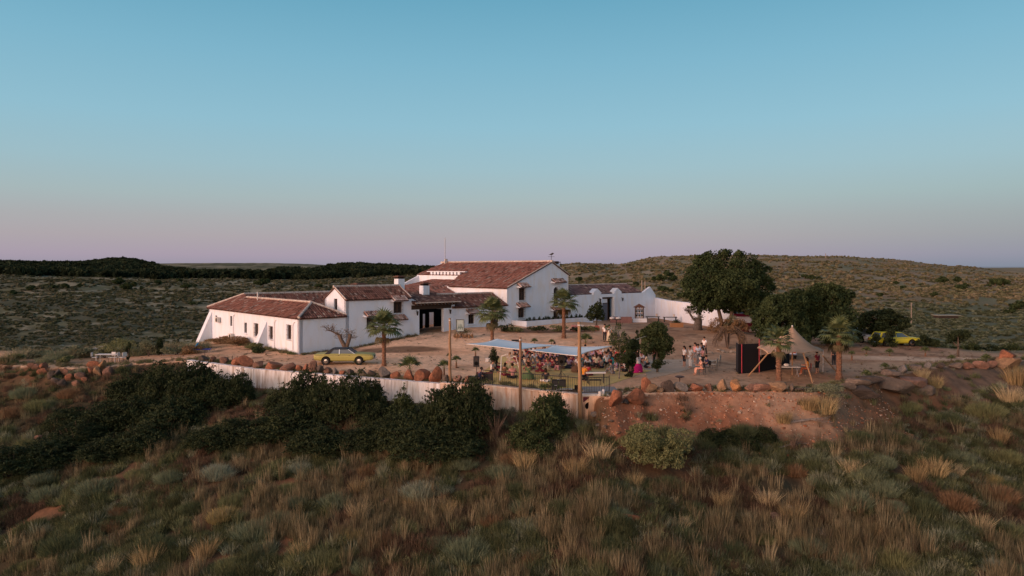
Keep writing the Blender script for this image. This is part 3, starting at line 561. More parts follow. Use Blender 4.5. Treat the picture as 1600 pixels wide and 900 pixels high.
MB().tube([(0, 0, 0), (0, 0, .95)], .03, 5).build('rod', 'iron', wv); m = MB(); m.tube([(-.4, 0, .55), (.4, 0, .55)], .025, 4); m.tube([(0, -.4, .55), (0, .4, .55)], .025, 4); m.build('compass_arms', 'iron', wv)
m = MB(); m.prism([(-.35, -.01, .8), (.1, -.01, .75), (.35, -.01, .95), (.15, -.01, 1.05), (-.1, -.01, .9)], (0, .02, 0)); m.build('cockerel', 'iron', wv)
p = FB(T1-1.4, .9, 0); chimney((p.x, p.y), .38, 7.3, 8.55, t)
pipe(WH, t, 10.05, 7.1, 1.0, .15)
# white planter wall below the hall
t = thing('planter_wall', 'low white planter wall along the foot of the hall with small dark plants', 'wall')
Wq = Wall(FB(26.3, -2.6, 0), FB(37.5, -2.6, 0), -V_, .3); Wq.mesh(-.2, [(0, 1.95), (11.2, 1.95)]).build('front', 'plaster', t)
Wall(FB(26.3, -2.3, 0), FB(26.3, -.05, 0), -U, .3).mesh(-.2, [(0, 1.95), (2.25, 1.95)]).build('side', 'plaster', t)
m = MB(); m.hexa([FB(26.55, -2.35, .5), FB(37.4, -2.35, .5), FB(37.4, -.02, .5), FB(26.55, -.02, .5), FB(26.55, -2.35, 1.9), FB(37.4, -2.35, 1.9), FB(37.4, -.02, 1.9), FB(26.55, -.02, 1.9)]); m.build('soil', 'bark', t)
PLANTER = [(FB(26.9+i*.62+.2*math.sin(i*5), -2.0, 1.88), .3+.22*abs(math.sin(i*2.3))) for i in range(16)]
# --- I: right courtyard wall with gateway
t = thing('courtyard_building', 'long low white building with dark doorway and two small gablets right of hall', 'building')
tI = 51.4; WI = Wall(FB(T1+.02, -.0, 0), FB(tI+2, 0, 0), -V_)
pxs = lambda px: (lambda r: (19.8+r*68)/(.7506-r*.6607)-T1)((px-800)/F)
a1, a2 = pxs(940), pxs(958.5)
L = WI.L
WI.mesh(-.2, [(0, 4.6), (pxs(1004), 4.6), (pxs(1016), 5.5), (pxs(1041), 3.9), (L, 3.8)] if pxs(1041) < L else [(0, 4.6), (pxs(1004), 4.6), (pxs(1016), 5.4), (L, 4.25)], [(a1, a2, -.2, 4.2)]).build('wall', 'plaster', t)
m = MB(); q = WI.pt
m.hexa([q(a1+.05, -.34, .9), q(a2-.85, -.34, .9), q(a2-.85, -.42, .9), q(a1+.05, -.42, .9), q(a1+.05, -.34, 3.35), q(a2-.85, -.34, 3.35), q(a2-.85, -.42, 3.35), q(a1+.05, -.42, 3.35)]); m.build('door', 'void', t).active_material = mk('bluedoor', (.10, .115, .15), rough=.5)
m = MB(); m.hexa([q(a1+.05, -.36, 3.42), q(a2-.85, -.36, 3.42), q(a2-.85, -.42, 3.42), q(a1+.05, -.42, 3.42), q(a1+.05, -.36, 3.95), q(a2-.85, -.36, 3.95), q(a2-.85, -.42, 3.95), q(a1+.05, -.42, 3.95)]); m.build('fanlight', 'plaster', t)
m = MB()
for (x0, x1, z0_, z1_) in ((a1, a1+.06, -.2, 4.2), (a2-.85, a2-.7, -.2, 4.2), (a1, a2, 3.95, 4.2), (a1, a2-.8, 3.33, 3.43)): m.hexa([q(x0, -.32, z0_), q(x1, -.32, z0_), q(x1, -.44, z0_), q(x0, -.44, z0_), q(x0, -.32, z1_), q(x1, -.32, z1_), q(x1, -.44, z1_), q(x0, -.44, z1_)])
m.build('door_frame', 'darkwood', t)
m = MB(); m.hexa([q(a1-1, -1.5, -.2), q(a2+1, -1.5, -.2), q(a2+1, -1.6, -.2), q(a1-1, -1.6, -.2), q(a1-1, -1.5, 4.4), q(a2+1, -1.5, 4.4), q(a2+1, -1.6, 4.4), q(a1-1, -1.6, 4.4)]); m.build('dark_backing', 'void', t)  # black sheet stands for the unlit room behind the doorway
for x in (pxs(933), pxs(965)):
    m = MB(); m.prism([q(x-.75, .04, 4.55), q(x+.75, .04, 4.55), q(x+.75, .04, 4.85), q(x, .04, 5.35), q(x-.75, .04, 4.85)], q(0, -.9, 0)-q(0, 0, 0)); m.build('gablet', 'plaster', t)
lantern(q(pxs(935), 0, 4.0), WI.n, t); lantern(q(pxs(970), 0, 4.0), WI.n, t)
tiled('roofI', q(0, -.34, 4.62), U.to_3d(), q(0, -3.4, 5.7)-q(0, -.34, 4.62), [(0, 0), (pxs(1008), 0), (pxs(1008), 3.3), (0, 3.3)], t, seed=21, cols=((.22, .13, .12), (.32, .2, .18)))
ridge([q(0, -3.4, 5.75), q(pxs(1008), -3.4, 5.75)], t)
m = MB(); m.hexa([q(.2, -3.4, 0), q(L, -3.4, 0), q(L, -6, 0), q(.2, -6, 0), q(.2, -3.4, 4.5), q(L, -3.4, 4.5), q(L, -6, 4.5), q(.2, -6, 4.5)]); m.build('rear_wall', 'plaster', t)
m = MB(); m.hexa([q(a1-.2, .14, 1.6), q(a1-.02, .14, 1.6), q(a1-.02, 0.003, 1.6), q(a1-.2, 0.003, 1.6), q(a1-.2, .14, 4.2), q(a1-.02, .14, 4.2), q(a1-.02, 0.003, 4.2), q(a1-.2, 0.003, 4.2)]); m.build('jamb', 'plaster', t); m = MB()
m.hexa([q(a2+.02, .14, .6), q(a2+.22, .14, .6), q(a2+.22, 0.003, .6), q(a2+.02, 0.003, .6), q(a2+.02, .14, 4.2), q(a2+.22, .14, 4.2), q(a2+.22, 0.003, 4.2), q(a2+.02, 0.003, 4.2)]); m.build('jamb', 'plaster', t)
# return wall towards the pine
pe = WI.pt(L-.02, 0, 0); W5 = Wall((pe.x-.1, pe.y-.1), (25.2, 84), (-1, -.1), .4)
t = W5.mesh(-.8, [(0, 3.85), (4, 3.62), (W5.L, 3.5)]).build('boundary_wall', 'plaster'); tag(t, 'plain white boundary wall running from courtyard building towards the big pine', 'wall')
W6 = Wall((25.2, 84), (33, 83), (0, -1), .4); tag(W6.mesh(-.8, [(0, 3.1), (7.8, 2.6)]).build('boundary_wall', 'plaster'), 'short white boundary wall behind the trunk of the big pine', 'wall')
# --- retaining wall: rendered panels
def retaining():
    root = thing('retaining_wall', 'long white stained retaining wall holding up the terrace below the boulders', 'wall')
    xs = [-28.2, -20.4, -15.7, -9.8, -4.9, -1.3, 4.25]; n = 0
    pts = [Vector((x, float(edge(x)))) for x in xs]
    for i, (a, b) in enumerate(zip(pts[:-1], pts[1:])):
        Wx = Wall(a, b, (-.4, -1), .45); k = max(1, round(Wx.L/1.5)); st = Wx.L/k
        for j in range(k):
            rust = pts[i].x > -6; m = MB(); s0, s1 = j*st+.008, (j+1)*st-.008; o = random.uniform(-.012, .012); zt = .05
            zz = lambda s: gz(*(Wx.pt(s, -.8, 0)[:2]))*.0+zt
            m.hexa([Wx.pt(s0, .2+o, -3.2), Wx.pt(s1, .2+o, -3.2), Wx.pt(s1, -.25, -3.2), Wx.pt(s0, -.25, -3.2), Wx.pt(s0, .2+o, zt), Wx.pt(s1, .2+o, zt), Wx.pt(s1, -.25, zt), Wx.pt(s0, -.25, zt)])
            m.build('panel', 'plaster_rust' if rust else 'plaster_old', root)
        if pts[i].x > -6:
            c = MB(); c.hexa([Wx.pt(0, .26, zt), Wx.pt(Wx.L, .26, zt), Wx.pt(Wx.L, -.3, zt), Wx.pt(0, -.3, zt), Wx.pt(0, .26, zt+.09), Wx.pt(Wx.L, .26, zt+.09), Wx.pt(Wx.L, -.3, zt+.09), Wx.pt(0, -.3, zt+.09)]); c.build('coping', 'plaster_rust', root)
retaining()
# ---------------------------------------------------------------- foliage makers
def leaf_cards(name, C, size, mat, seed=0, asp=.55, up=.0, tint=None, tri=False):
    r = np.random.default_rng(seed); n = len(C); a = r.normal(size=(n, 3)); a[:, 2] += up; a /= np.linalg.norm(a, axis=1)[:, None]
    b = r.normal(size=(n, 3)); b -= a*(a*b).sum(1)[:, None]; b /= np.linalg.norm(b, axis=1)[:, None]
    s = (size*r.uniform(.6, 1.4, n))[:, None]
    V = np.stack([C-a*s, C+b*s*asp, C+a*s, C-b*s*asp], 1).reshape(-1, 3); Fc = np.arange(4*n).reshape(n, 4)
    t = None if tint is None else np.repeat(tint, 4, 0)
    return np_mesh(name, V, Fc, mat, False, t)
def blob_points(blobs, n, seed=0, shell=.55, gap=.0, gs=1.0):
    r = np.random.default_rng(seed); vol = np.array([b[3]*b[4]*b[5] for b in blobs])**.67; k = r.choice(len(blobs), n, p=vol/vol.sum()); B = np.array(blobs)[k]
    d = r.normal(size=(n, 3)); d /= np.linalg.norm(d, axis=1)[:, None]; rad = (shell+(1-shell)*r.random(n)**.7)[:, None]
    lump = 1+.30*(fbm(d[:, 0]*2.3+B[:, 0]+20, d[:, 2]*2.3+d[:, 1]*1.7+20, 3)-.5)[:, None]*2
    P = B[:, :3]+d*B[:, 3:]*rad*lump
    if gap: P = P[fbm(P[:, 0]*gs+50, P[:, 2]*gs+P[:, 1]*gs*.7+50, 2) > gap]
    return P
def sub_blobs(c, rad, n, seed, rs=(.28, .5)):
    r = np.random.default_rng(seed); out = []
    for i in range(n):
        d = r.normal(size=3); d /= np.linalg.norm(d); q = np.array(c)+d*np.array(rad)*r.uniform(.45, .85); s = r.uniform(*rs)
        out.append((*q, rad[0]*s, rad[1]*s, rad[2]*s*.85))
    return out
def limbs(mb, p, d, L, r, depth, rnd, spread=.6, n=6):
    q = p+d*L; mid = p+d*L*.5+Vector((rnd.uniform(-1, 1), rnd.uniform(-1, 1), 0))*L*.08
    mb.tube([p, mid, q], [r, r*.8, r*.62], n, cap=True)
    if depth == 0: return
    for k in range(rnd.choice((2, 3))):
        nd = (d+Vector((rnd.uniform(-1, 1), rnd.uniform(-1, 1), rnd.uniform(-.25, .7)))*spread).normalized(); limbs(mb, q, nd, L*rnd.uniform(.6, .85), r*.58, depth-1, rnd, spread, max(4, n-1))
def make_tree(name, label, cat, loc, blobs, n, leaf, mat, trunk, seed=0, gap=.0, group=None, bark='bark', twig=True, shell=.5, asp=.55, gs=1.0):
    rf = random.Random(seed+50); big = [b for b in blobs if b[3] > 1.0]
    for b in big*4:      # ragged outer sprays
        d = Vector((rf.gauss(0, 1), rf.gauss(0, 1), rf.gauss(0, .9))).normalized(); s_ = rf.uniform(.16, .32)
        blobs = blobs+[(b[0]+d.x*b[3]*1.02, b[1]+d.y*b[4]*1.02, b[2]+d.z*b[5]*1.02, b[3]*s_, b[4]*s_, b[5]*s_*.9)]
    t = thing(name, label, cat, loc, 0, group); rnd = random.Random(seed)
    mb = MB()
    for (pts, rads) in trunk: mb.tube(pts, rads, 7)
    if twig:
        for b in blobs:
            if b[3] < .3: continue
            base_ = min((p for tr in trunk for p in tr[0][1:]), key=lambda p: (Vector(p)-Vector(b[:3])).length)
            c = Vector(b[:3]); mb.tube([base_, Vector(base_).lerp(c, .5)+Vector((0, 0, -.1*b[5])), c], [.07+.03*b[3], .05+.015*b[3], .03], 5)
    mb.build('trunk', bark, t, smooth=True)
    P = blob_points(blobs, n, seed, shell, gap, gs); link('crown', leaf_cards('crown', P, leaf, mat, seed, asp), t)
    return t
# ---- big pine and the trees beside it
g = gat(1134, 80.5)
def rel(px, py, D, o): p = at(px, py, D); return (p.x-o.x, p.y-o.y, p.z-o.z)
bl = []
for (px, py, rx, rz, dy) in ((1100, 430, 2.3, 1.7, 0), (1085, 455, 1.7, 1.5, -1), (1120, 412, 2.2, 1.5, 1), (1150, 410, 2.4, 1.5, 0), (1175, 428, 2.2, 1.7, .5), (1190, 452, 1.5, 1.5, -.6), (1140, 445, 3.0, 2.0, -2), (1135, 440, 3, 2.2, 2.2), (1105, 468, 2.0, 1.2, -1),
                         (1165, 467, 2.2, 1.2, -1.3), (1095, 481, 1.3, .8, 0), (1170, 480, 1.5, .9, 0), (1145, 484, 1.2, .5, .6), (1130, 474, 2.6, .8, .5), (1073, 443, .8, .7, 0), (1205, 448, .45, .35, 0), (1110, 400, .9, .7, .4), (1162, 404, 1.0, .7, -.4), (1132, 397, 1.0, .6, 0)):
    x, y, z = rel(px, py, 80.5, g); bl.append((x, y+dy, z, rx*.91, rx*.91, rz*.91))
make_tree('pine_tree', 'biggest tree, tall dark umbrella pine with rounded crown beside white boundary wall', 'tree', g, bl, 52000, .125, 'leaf_pine',
          [([(-.45, 0, -.3), (-.5, 0, 1.2), (-.9, .2, 3.2), (-1.6, .2, 5)], [.26, .22, .18, .12]), ([(.45, 0, -.3), (.5, 0, 1.2), (.8, -.2, 3.2), (1.8, -.2, 5)], [.26, .22, .18, .12])], 1, gap=.36, gs=.9)
def crown_px(o, D, lst): return [(*(lambda r: (r[0], r[1]+dy, r[2]))(rel(px, py, D, o)), rx, rx, rz) for (px, py, rx, rz, dy) in lst]
g = gat(1293, 74)
make_tree('pine_tree', 'broad dark green pine behind the tan tent peak, right of the biggest pine', 'tree', g, crown_px(g, 74, [(1290, 465, 1.9, 1.3, 0), (1265, 470, 1.6, 1.5, 0), (1312, 468, 1.3, 1.4, 0), (1295, 495, 2.6, 1.5, -.5), (1270, 505, 2, 1.5, .4), (1318, 505, 1.0, 1.4, 0), (1288, 452, 1.3, .8, .2), (1300, 520, 2.0, 1.2, 0)]), 32000, .12, 'leaf_pine',
          [([(0, 0, -.3), (.1, 0, 1.5), (0, 0, 3)], [.25, .2, .12])], 2, gap=.34)
g = gat(1222, 71)
make_tree('pine_tree', 'lower dark pine touching its neighbour, directly behind the left half of tent', 'tree', g, crown_px(g, 71, [(1215, 478, 1.7, 1.1, 0), (1195, 495, 1.3, 1.2, 0), (1240, 480, 1.6, 1.4, .5), (1222, 505, 2.2, 1.4, -.4), (1195, 515, 1.2, 1.0, 0), (1240, 520, 1.8, 1.2, 0)]), 25000, .12, 'leaf_pine',
          [([(0, 0, -.3), (.1, 0, 1.2), (0, 0, 2.5)], [.22, .18, .1])], 3, gap=.34)
g = gat(1390, 78)
make_tree('dark_tree', 'low spreading very dark tree in front of the yellow car', 'tree', g, crown_px(g, 78, [(1372, 497, 1.9, .9, 0), (1345, 508, 1.2, .9, 0), (1398, 503, 1.5, .8, 0), (1375, 508, 2.2, .8, -.6), (1392, 524, .5, .7, -.5), (1345, 522, .7, .5, -.4)]), 12000, .14, 'leaf_dark',
          [([(0, 0, -.3), (.1, 0, 1.0), (0, 0, 2)], [.16, .12, .08])], 4, gap=.36)
g = gat(1497, 66)
make_tree('small_tree', 'small dark slender tree on the dirt terrace towards right edge', 'tree', g, crown_px(g, 66, [(1497, 527, .95, .6, 0), (1490, 535, .7, .4, 0), (1506, 522, .6, .4, 0)]), 2600, .09, 'leaf_dark', [([(0, 0, -.2), (.02, 0, .9), (0, 0, 1.9)], [.12, .08, .05])], 5, gap=.36)
# stage-side trees
g = gat(1026, 56.5)
make_tree('leafy_tree', 'round bushy green tree between the crowd and the standing white dressed group', 'tree', g, crown_px(g, 56.5, [(1025, 515, .85, .6, 0), (1035, 535, .85, .75, 0), (1018, 540, .9, .8, 0), (1030, 560, .75, .55, 0), (1012, 522, .65, .5, .2), (1040, 550, .6, .6, -.3), (1026, 570, .4, .3, 0)]), 9500, .09, 'leaf_mid',
          [([(.05, 0, -.2), (.08, 0, .7), (0, 0, 1.6)], [.1, .08, .06])], 6, gap=.34)
g = gat(968, 53)
make_tree('feathery_tree', 'slender feathery grey green tree on pale trunk at right of the keyboard', 'tree', g, crown_px(g, 53, [(965, 515, .6, .5, 0), (972, 535, .7, .7, 0), (960, 530, .45, .5, .1), (978, 552, .55, .55, 0), (970, 560, .5, .4, 0), (953, 512, .4, .22, 0)]), 4200, .08, 'leaf_mid',
          [([(-.05, 0, -.2), (0, 0, .7), (.05, 0, 1.6), (0, 0, 3)], [.07, .055, .05, .03])], 7, gap=.40, bark='greybark', gs=2, asp=.3)
g = gat(986, 54)
make_tree('feathery_tree', 'dark narrow tree with hanging leaves just right of the feathery tree', 'tree', g, crown_px(g, 54, [(985, 560, .42, .8, 0), (990, 540, .4, .5, 0), (983, 580, .35, .5, 0)]), 3200, .08, 'leaf_dark', [([(0, 0, -.2), (0, 0, 1.5)], [.12, .06])], 8, gap=.36, gs=2)
g = gat(932, 84)
make_tree('small_tree', 'dark green sapling growing left of the dark courtyard doorway', 'tree', g, crown_px(g, 84, [(930, 487, .9, .8, 0), (938, 492, .6, .7, 0), (922, 495, .6, .5, 0), (935, 478, .5, .5, 0)]), 2600, .11, 'leaf_dark', [([(0, 0, -.2), (0, 0, 1.4)], [.1, .06])], 9, gap=.40, gs=2)
g = gat(1028, 66)
make_tree('small_tree', 'short cypress like bush standing behind the round leafy tree', 'tree', g, crown_px(g, 66, [(995, 530, .22, .9, 0), (995, 545, .3, .5, 0)]), 900, .08, 'leaf_dark', [([(-1.9, 0, -.2), (-1.9, 0, .8)], [.06, .04])], 10, gap=.3)
# brown and grey bushes beside the market stall
for i, (px, py, D, rx, rz, mt, lb) in enumerate(((1122, 508, 80, 1.2, .75, 'leaf_dry', 'brownish dry bush at the foot of the biggest pine'), (1143, 505, 80, .8, .9, 'leaf_pale', 'silvery grey bush between the biggest pine and the red stall'),
                                                 (1155, 508, 79, .9, .7, 'leaf_dry', 'low dry brown bush just left of red stall'))):
    g = gat(px, D); make_tree('dry_bush', lb, 'bush', g, crown_px(g, D, [(px, py, rx, rz, 0), (px-6, py+5, rx*.7, rz*.7, 0), (px+7, py+4, rx*.7, rz*.6, 0)]), 2600, .1, mt, [([(0, 0, -.2), (0, 0, .8)], [.12, .07])], 20+i, gap=.38, gs=2, asp=.25)
# arched dead bush
g = gat(1140, 70); t = thing('dead_arching_bush', 'dark dead bush arching over to the ground left of black tent panels', 'bush', g); m = MB(); rnd = random.Random(4)
for k in range(60):
    a = rnd.uniform(-.35, .35); s = rnd.choice((1, 1, -1)); h = rnd.uniform(1.5, 2.1); w_ = rnd.uniform(.9, 1.5)
    m.tube([(-.2, a, 0), (-.2+.2*s, a, h*.8), (s*w_*.55, a, h), (s*w_, a*1.5, h*rnd.uniform(.3, .7)), (s*w_*1.1, a*1.5, rnd.uniform(.05, .5))], [.045, .035, .03, .02, .01], 4)
tag(m.build('branches', 'bark', t), kind='stuff'); P = blob_points([(0, 0, 1.75, 1.1, .5, .4), (1.15, 0, .9, .35, .35, .8), (-.9, 0, 1.1, .3, .3, .5)], 1500, 3); link('dead_leaves', leaf_cards('dl', P, .07, 'leaf_dry', 3, .4), t)['kind'] = 'stuff'
# ---- bare pruned trees
def bare_tree(loc, label, arms, twn, seed, mat='bark', sc=1.0, leaves=0):
    t = thing('pruned_olive_tree', label, 'tree', loc); m = MB(); rnd = random.Random(seed); ends = []
    for pts, r in arms: m.tube([Vector(p)*sc for p in pts], [x*sc for x in r], 7); ends.append(Vector(pts[-1])*sc); ends.append(Vector(pts[-2])*sc)
    m.build('trunk', mat, t, smooth=True); m = MB(); tips = []
    for k in range(twn):
        p = rnd.choice(ends); d = Vector((rnd.uniform(-1, 1), rnd.uniform(-.7, .7), rnd.uniform(-.1, 1))).normalized(); L = rnd.uniform(.3, .75)*sc; q = p+d*L
        m.tube([p, q], [.018*sc, .009*sc], 3); tips.append(q)
        for j in range(3): e = p.lerp(q, rnd.uniform(.4, 1))+Vector((rnd.uniform(-1, 1), rnd.uniform(-1, 1), rnd.uniform(-.3, 1)))*.28*sc; m.tube([p.lerp(q, .6), e], [.01*sc, .006*sc], 3); tips.append(e)
    tag(m.build('twigs', mat, t), kind='stuff')
    C_ = np.array([list(q+Vector((rnd.gauss(0, .07), rnd.gauss(0, .07), rnd.gauss(0, .07)))) for q in tips for _ in range(leaves)])
    tag(link('leaves', leaf_cards('tl', C_, .04*sc, 'leaf_dry' if mat == 'bark' else 'leaf_pale', 5), t), kind='stuff')
    return t
g = gat(540, 66.5)
bare_tree(g, 'bare pruned tree with thick forked trunk between white wing wall and yellow car', [([(0, 0, -.2), (-.05, 0, .5), (-.1, 0, .9), (-.45, 0, 1.55), (-.55, 0, 1.9)], [.32, .26, .22, .17, .2]), ([(0, 0, .6), (.2, 0, 1.1), (.35, .1, 1.6), (.4, .1, 1.95)], [.2, .17, .16, .19]),
     ([(-.5, 0, 1.8), (-.9, 0, 2.05), (-1.35, .1, 2.25), (-1.6, 0, 2.3)], [.12, .08, .06, .03])], 60, 3, leaves=2)
g = gat(1090, 83)
bare_tree(g, 'old pruned olive stump with silvery shoots standing against the white boundary wall', [([(0, 0, -.2), (0, 0, .5), (.1, 0, 1.0), (.12, 0, 1.35)], [.6, .48, .42, .34]), ([(0, 0, 1.0), (-.5, 0, 1.3), (-.9, 0, 1.9), (-1.1, 0, 2.1)], [.22, .15, .1, .05])], 90, 6, mat='darkgrey', leaves=2)
# ---- palms
def frond_mesh(L, seed, dry=False):
    rnd = random.Random(seed); V = []; Fc = []
    n = 7; pts = [Vector((0, L*.5*i/4, L*.16*math.sin(i/4*1.6)-(.02*i*i*L*.3 if dry else 0))) for i in range(5)]
    m = MB(); m.tube(pts, [.022, .018, .016, .014, .012], 3)
    c = pts[-1]
    for k in range(n*2):
        an = (k/(n*2-1)-.5)*R(165); ln = L*.62*(1-.3*abs(an)/R(82))*rnd.uniform(.85, 1.1); d = Vector((math.sin(an), math.cos(an), .12)); s = Vector((math.cos(an), -math.sin(an), 0))*.036*(L/1.2)
        a = c+d*ln*.55; b = c+d*ln+Vector((0, 0, -ln*(.35 if not dry else .6)))
        m.add([c, a-s*1.5, b, a+s*1.5], [(0, 1, 2, 3)])
    return m.mesh('frond', 'leaf_skirt' if dry else 'leaf_palm')
FR = [frond_mesh(1.3, i) for i in range(3)]; FD = [frond_mesh(1.25, 9+i, True) for i in range(2)]
def palm(label, loc, H, crown=1.15, nf=34, dry=10, tr=.17, seed=0, lean=(0, 0)):
    t = thing('palm_tree', label, 'palm', loc, 0, 'palm trees on the terrace'); rnd = random.Random(seed); m = MB(); N_ = 26
    pts = [Vector((lean[0]*(i/N_)**2, lean[1]*(i/N_)**2, -.15+(H+.15)*i/N_)) for i in range(N_+1)]
    m.tube(pts, [tr*(1.45-.5*min(1, i/6))*(1.12 if i % 2 else .92) for i in range(N_+1)], 9); m.build('trunk', 'palmbark', t)
    top = pts[-1]; tops = MB(); tops.ball(top, tr*.95, 7, 5, (1, 1, 1.8)); tops.build('crownshaft', 'palmbark', t)
    for i in range(nf):
        f = (i+.5)/nf; az = i*2.39996+rnd.uniform(-.2, .2); el = R(88-118*f**.8)
        o = link('frond', FR[i % 3], t, loc=top+Vector((0, 0, .1))); o.rotation_euler = Matrix.Rotation(az, 3, 'Z').to_4x4().to_euler(); o.rotation_euler = (Matrix.Rotation(az, 3, 'Z') @ Matrix.Rotation(el, 3, 'X')).to_euler(); s = crown*rnd.uniform(1.05, 1.4); o.scale = (s, s, s)
    for i in range(dry//3):
        az = rnd.uniform(0, 6.28); o = link('dry_frond', FD[i % 2], t, loc=top+Vector((0, 0, -.15))); o.rotation_euler = (Matrix.Rotation(az, 3, 'Z') @ Matrix.Rotation(R(rnd.uniform(-38, -66)), 3, 'X')).to_euler(); s = crown*rnd.uniform(.8, 1.15); o.scale = (s, s, s)
    return t
palm('tall palm right of the yellow car, nearest the boulders', gat(600, 60), 2.9, 1.02, 38, 6, .17, 1)
palm('palm behind left end of the pale shade sail, in front of hall', gat(769, 71), 2.8, 1.08, 36, 12, .17, 2)
palm('palm with shaggy skirt in front of the arched balcony door', gat(881, 74), 3.35, .98, 34, 18, .19, 3)
palm('palm standing in front of the tan tent', gat(1217, 51.3), 2.75, .78, 26, 6, .19, 4)
palm('palm with thick dry fringe right of the tan tent', gat(1311, 53.2), 3.0, .92, 26, 20, .2, 5)
# young palms: short rosettes
def young(px, D, s, label, hgt=0.0, seed=0):
    loc = gat(px, D); t = thing('young_palm', label, 'young palm', loc, 0, 'young palms planted on the terrace'); rnd = random.Random(seed)
    m = MB(); m.tube([(0, 0, -.1), (0, 0, .12+hgt)], [.09, .06], 6); m.build('stem', 'palmbark', t)
    for i in range(12): 
        az = i*2.4; o = link('frond', FR[i % 3], t, loc=(0, 0, .1+hgt)); o.rotation_euler = (Matrix.Rotation(az, 3, 'Z') @ Matrix.Rotation(R(75-60*i/12), 3, 'X')).to_euler(); o.scale = (s, s, s)
    return t
PEND = []   # (object, kind phrase, place phrase, px, look)
def pend(o, look, kind, place, px): PEND.append((o, look, kind, place, px)); return o
for i, (px, py, s, h, place) in enumerate(((713, 575, .45, .35, 'between the first wooden pole and the gate'), (702, 560, .3, 0, 'between the first wooden pole and the gate'), (640, 582, .95, 0, 'behind the boulders right of the tall palm'), (694, 592, .55, .6, 'behind the boulders right of the tall palm'), (743, 560, .4, .4, 'behind the black speaker stand'),
        (835, 538, .4, 0, 'behind the shade sails'), (862, 540, .35, .1, 'behind the shade sails'), (915, 538, .8, 0, 'behind the shade sails'), (1354, 553, .5, 0, 'along the pale track right of the tent'), (1390, 556, .45, 0, 'along the pale track right of the tent'), (1446, 557, .5, .2, 'along the pale track right of the tent'), (1487, 565, .4, 0, 'along the pale track right of the tent'),
        (1541, 566, .5, 0, 'along the pale track right of the tent'), (1383, 583, .4, .2, 'on bare dirt near the sloping slabs'), (1354, 592, .45, 0, 'on bare dirt near the sloping slabs'), (1331, 563, .35, .3, 'on bare dirt near the sloping slabs'))):
    p = on(px, py); pend(young(px, p.y, s, None, h, i), ('spiky green', 'short dark', 'small')[i % 3], 'young palm', place, px)
# garden bushes and dry grass clumps round the buildings
def bush(name, look, kind, place, px, py, w_, h_, mat, n=1500, leaf=.08, seed=0, D=None, asp=.5, cat='bush', tall=.55, group=None):
    if px < 330 and not D: D = 66 if py > 560 else 70
    p = gat(px, D) if D else on(px, py); t = thing(name, None, cat, p, 0, group)
    bl = sub_blobs((0, 0, h_*.5), (w_*.5, w_*.45, h_*.45), 7, seed, (.4, .65))
    link('foliage', leaf_cards('foliage', blob_points(bl, n, seed, .35, .3, 2), leaf, mat, seed, asp, .2), t); m = MB(); rnd = random.Random(seed)
    for k in range(5): m.tube([(0, 0, -.1), (rnd.uniform(-.2, .2)*w_, rnd.uniform(-.2, .2)*w_, h_*.6)], [.03, .015], 4)
    m.build('stems', 'bark', t)['kind'] = 'stuff'; t['category'] = cat
    return pend(t, look, kind, place, px)
for i, a in enumerate(((350, 536, 3.2, .8, 'leaf_dry'), (372, 540, 3.0, .9, 'leaf_dry'), (392, 545, 2.0, .6, 'leaf_olive'))): bush('dry_grass_clump', 'straw brown', 'grass clump', 'against the pink wing wall', *a[:4], a[4], 4200, .10, i, asp=.2, cat='grass')
bush('garden_bush', 'dark green', 'bush', 'at foot of the near buttress', 407, 551, 1.6, .8, 'leaf_dark', 1200, .09, 5)
bush('garden_bush', 'small green', 'bush', 'at foot of the near buttress', 398, 552, .9, .5, 'leaf_mid', 500, .08, 6)
bush('garden_bush', 'dark', 'bush', 'beside the pink corner of the wing', 456, 548, .6, .9, 'leaf_dark', 400, .07, 7)
for i, a in enumerate(((182, 548, 3.6, 1.9, 'leaf_olive'), (165, 553, 2.0, 1.0, 'leaf_pale'), (122, 552, 2.2, 1.2, 'leaf_pale'), (62, 560, 2.4, .9, 'leaf_pale'), (232, 545, 1.8, 1.6, 'leaf_pale'), (252, 550, .9, 1.9, 'leaf_dark'), (275, 548, 2.4, 1.0, 'leaf_pale'), (300, 545, 2.2, .9, 'leaf_dry'), (100, 565, 1.4, .8, 'leaf_olive'), (20, 572, 2.2, .8, 'leaf_olive'))):
    bush('terrace_bush', ('yellow green', 'pale', 'silvery', 'low pale', 'grey', 'tall dark', 'feathery grey', 'straw coloured', 'olive', 'low olive')[i], 'bush', 'behind the white table and rock piles', *a[:4], a[4], 1800, .1, 30+i, asp=.3)
bush('cypress_sapling', 'thin dark', 'cypress sapling', 'behind the white table', 201, 575, .55, 1.9, 'leaf_dark', 900, .08, 50)
for i, (p, h) in enumerate(PLANTER):
    t = thing('planter_shrub', None, 'plant', p, 0, 'small plants along the planter wall'); link('foliage', leaf_cards('foliage', blob_points([(0, 0, h*.5, h*.4, h*.4, h*.6)], 160, i, .2), .055, 'leaf_dark', i), t); pend(t, 'dark', 'plant', 'on the planter wall under the hall', pxof(p)[0])
for i, (px, D, h) in enumerate(((840, 78, .7), (870, 79, .8), (905, 79.5, .6), (925, 78, .7), (790, 78.5, .9), (806, 78, .7))):
    bush('bed_shrub', ('dull', 'low')[i % 2], 'shrub', 'in the planting bed below the hall', px, 0, 1.9, h, 'leaf_olive' if i % 2 else 'leaf_dark', 900, .08, 60+i, D=D)
g = on(1292, 612); 
bush('sage_bush', 'soft grey green', 'bush', 'below the tent right pole', 1290, 622, 3.0, 1.0, 'leaf_pale', 4500, .06, 70, asp=.3)
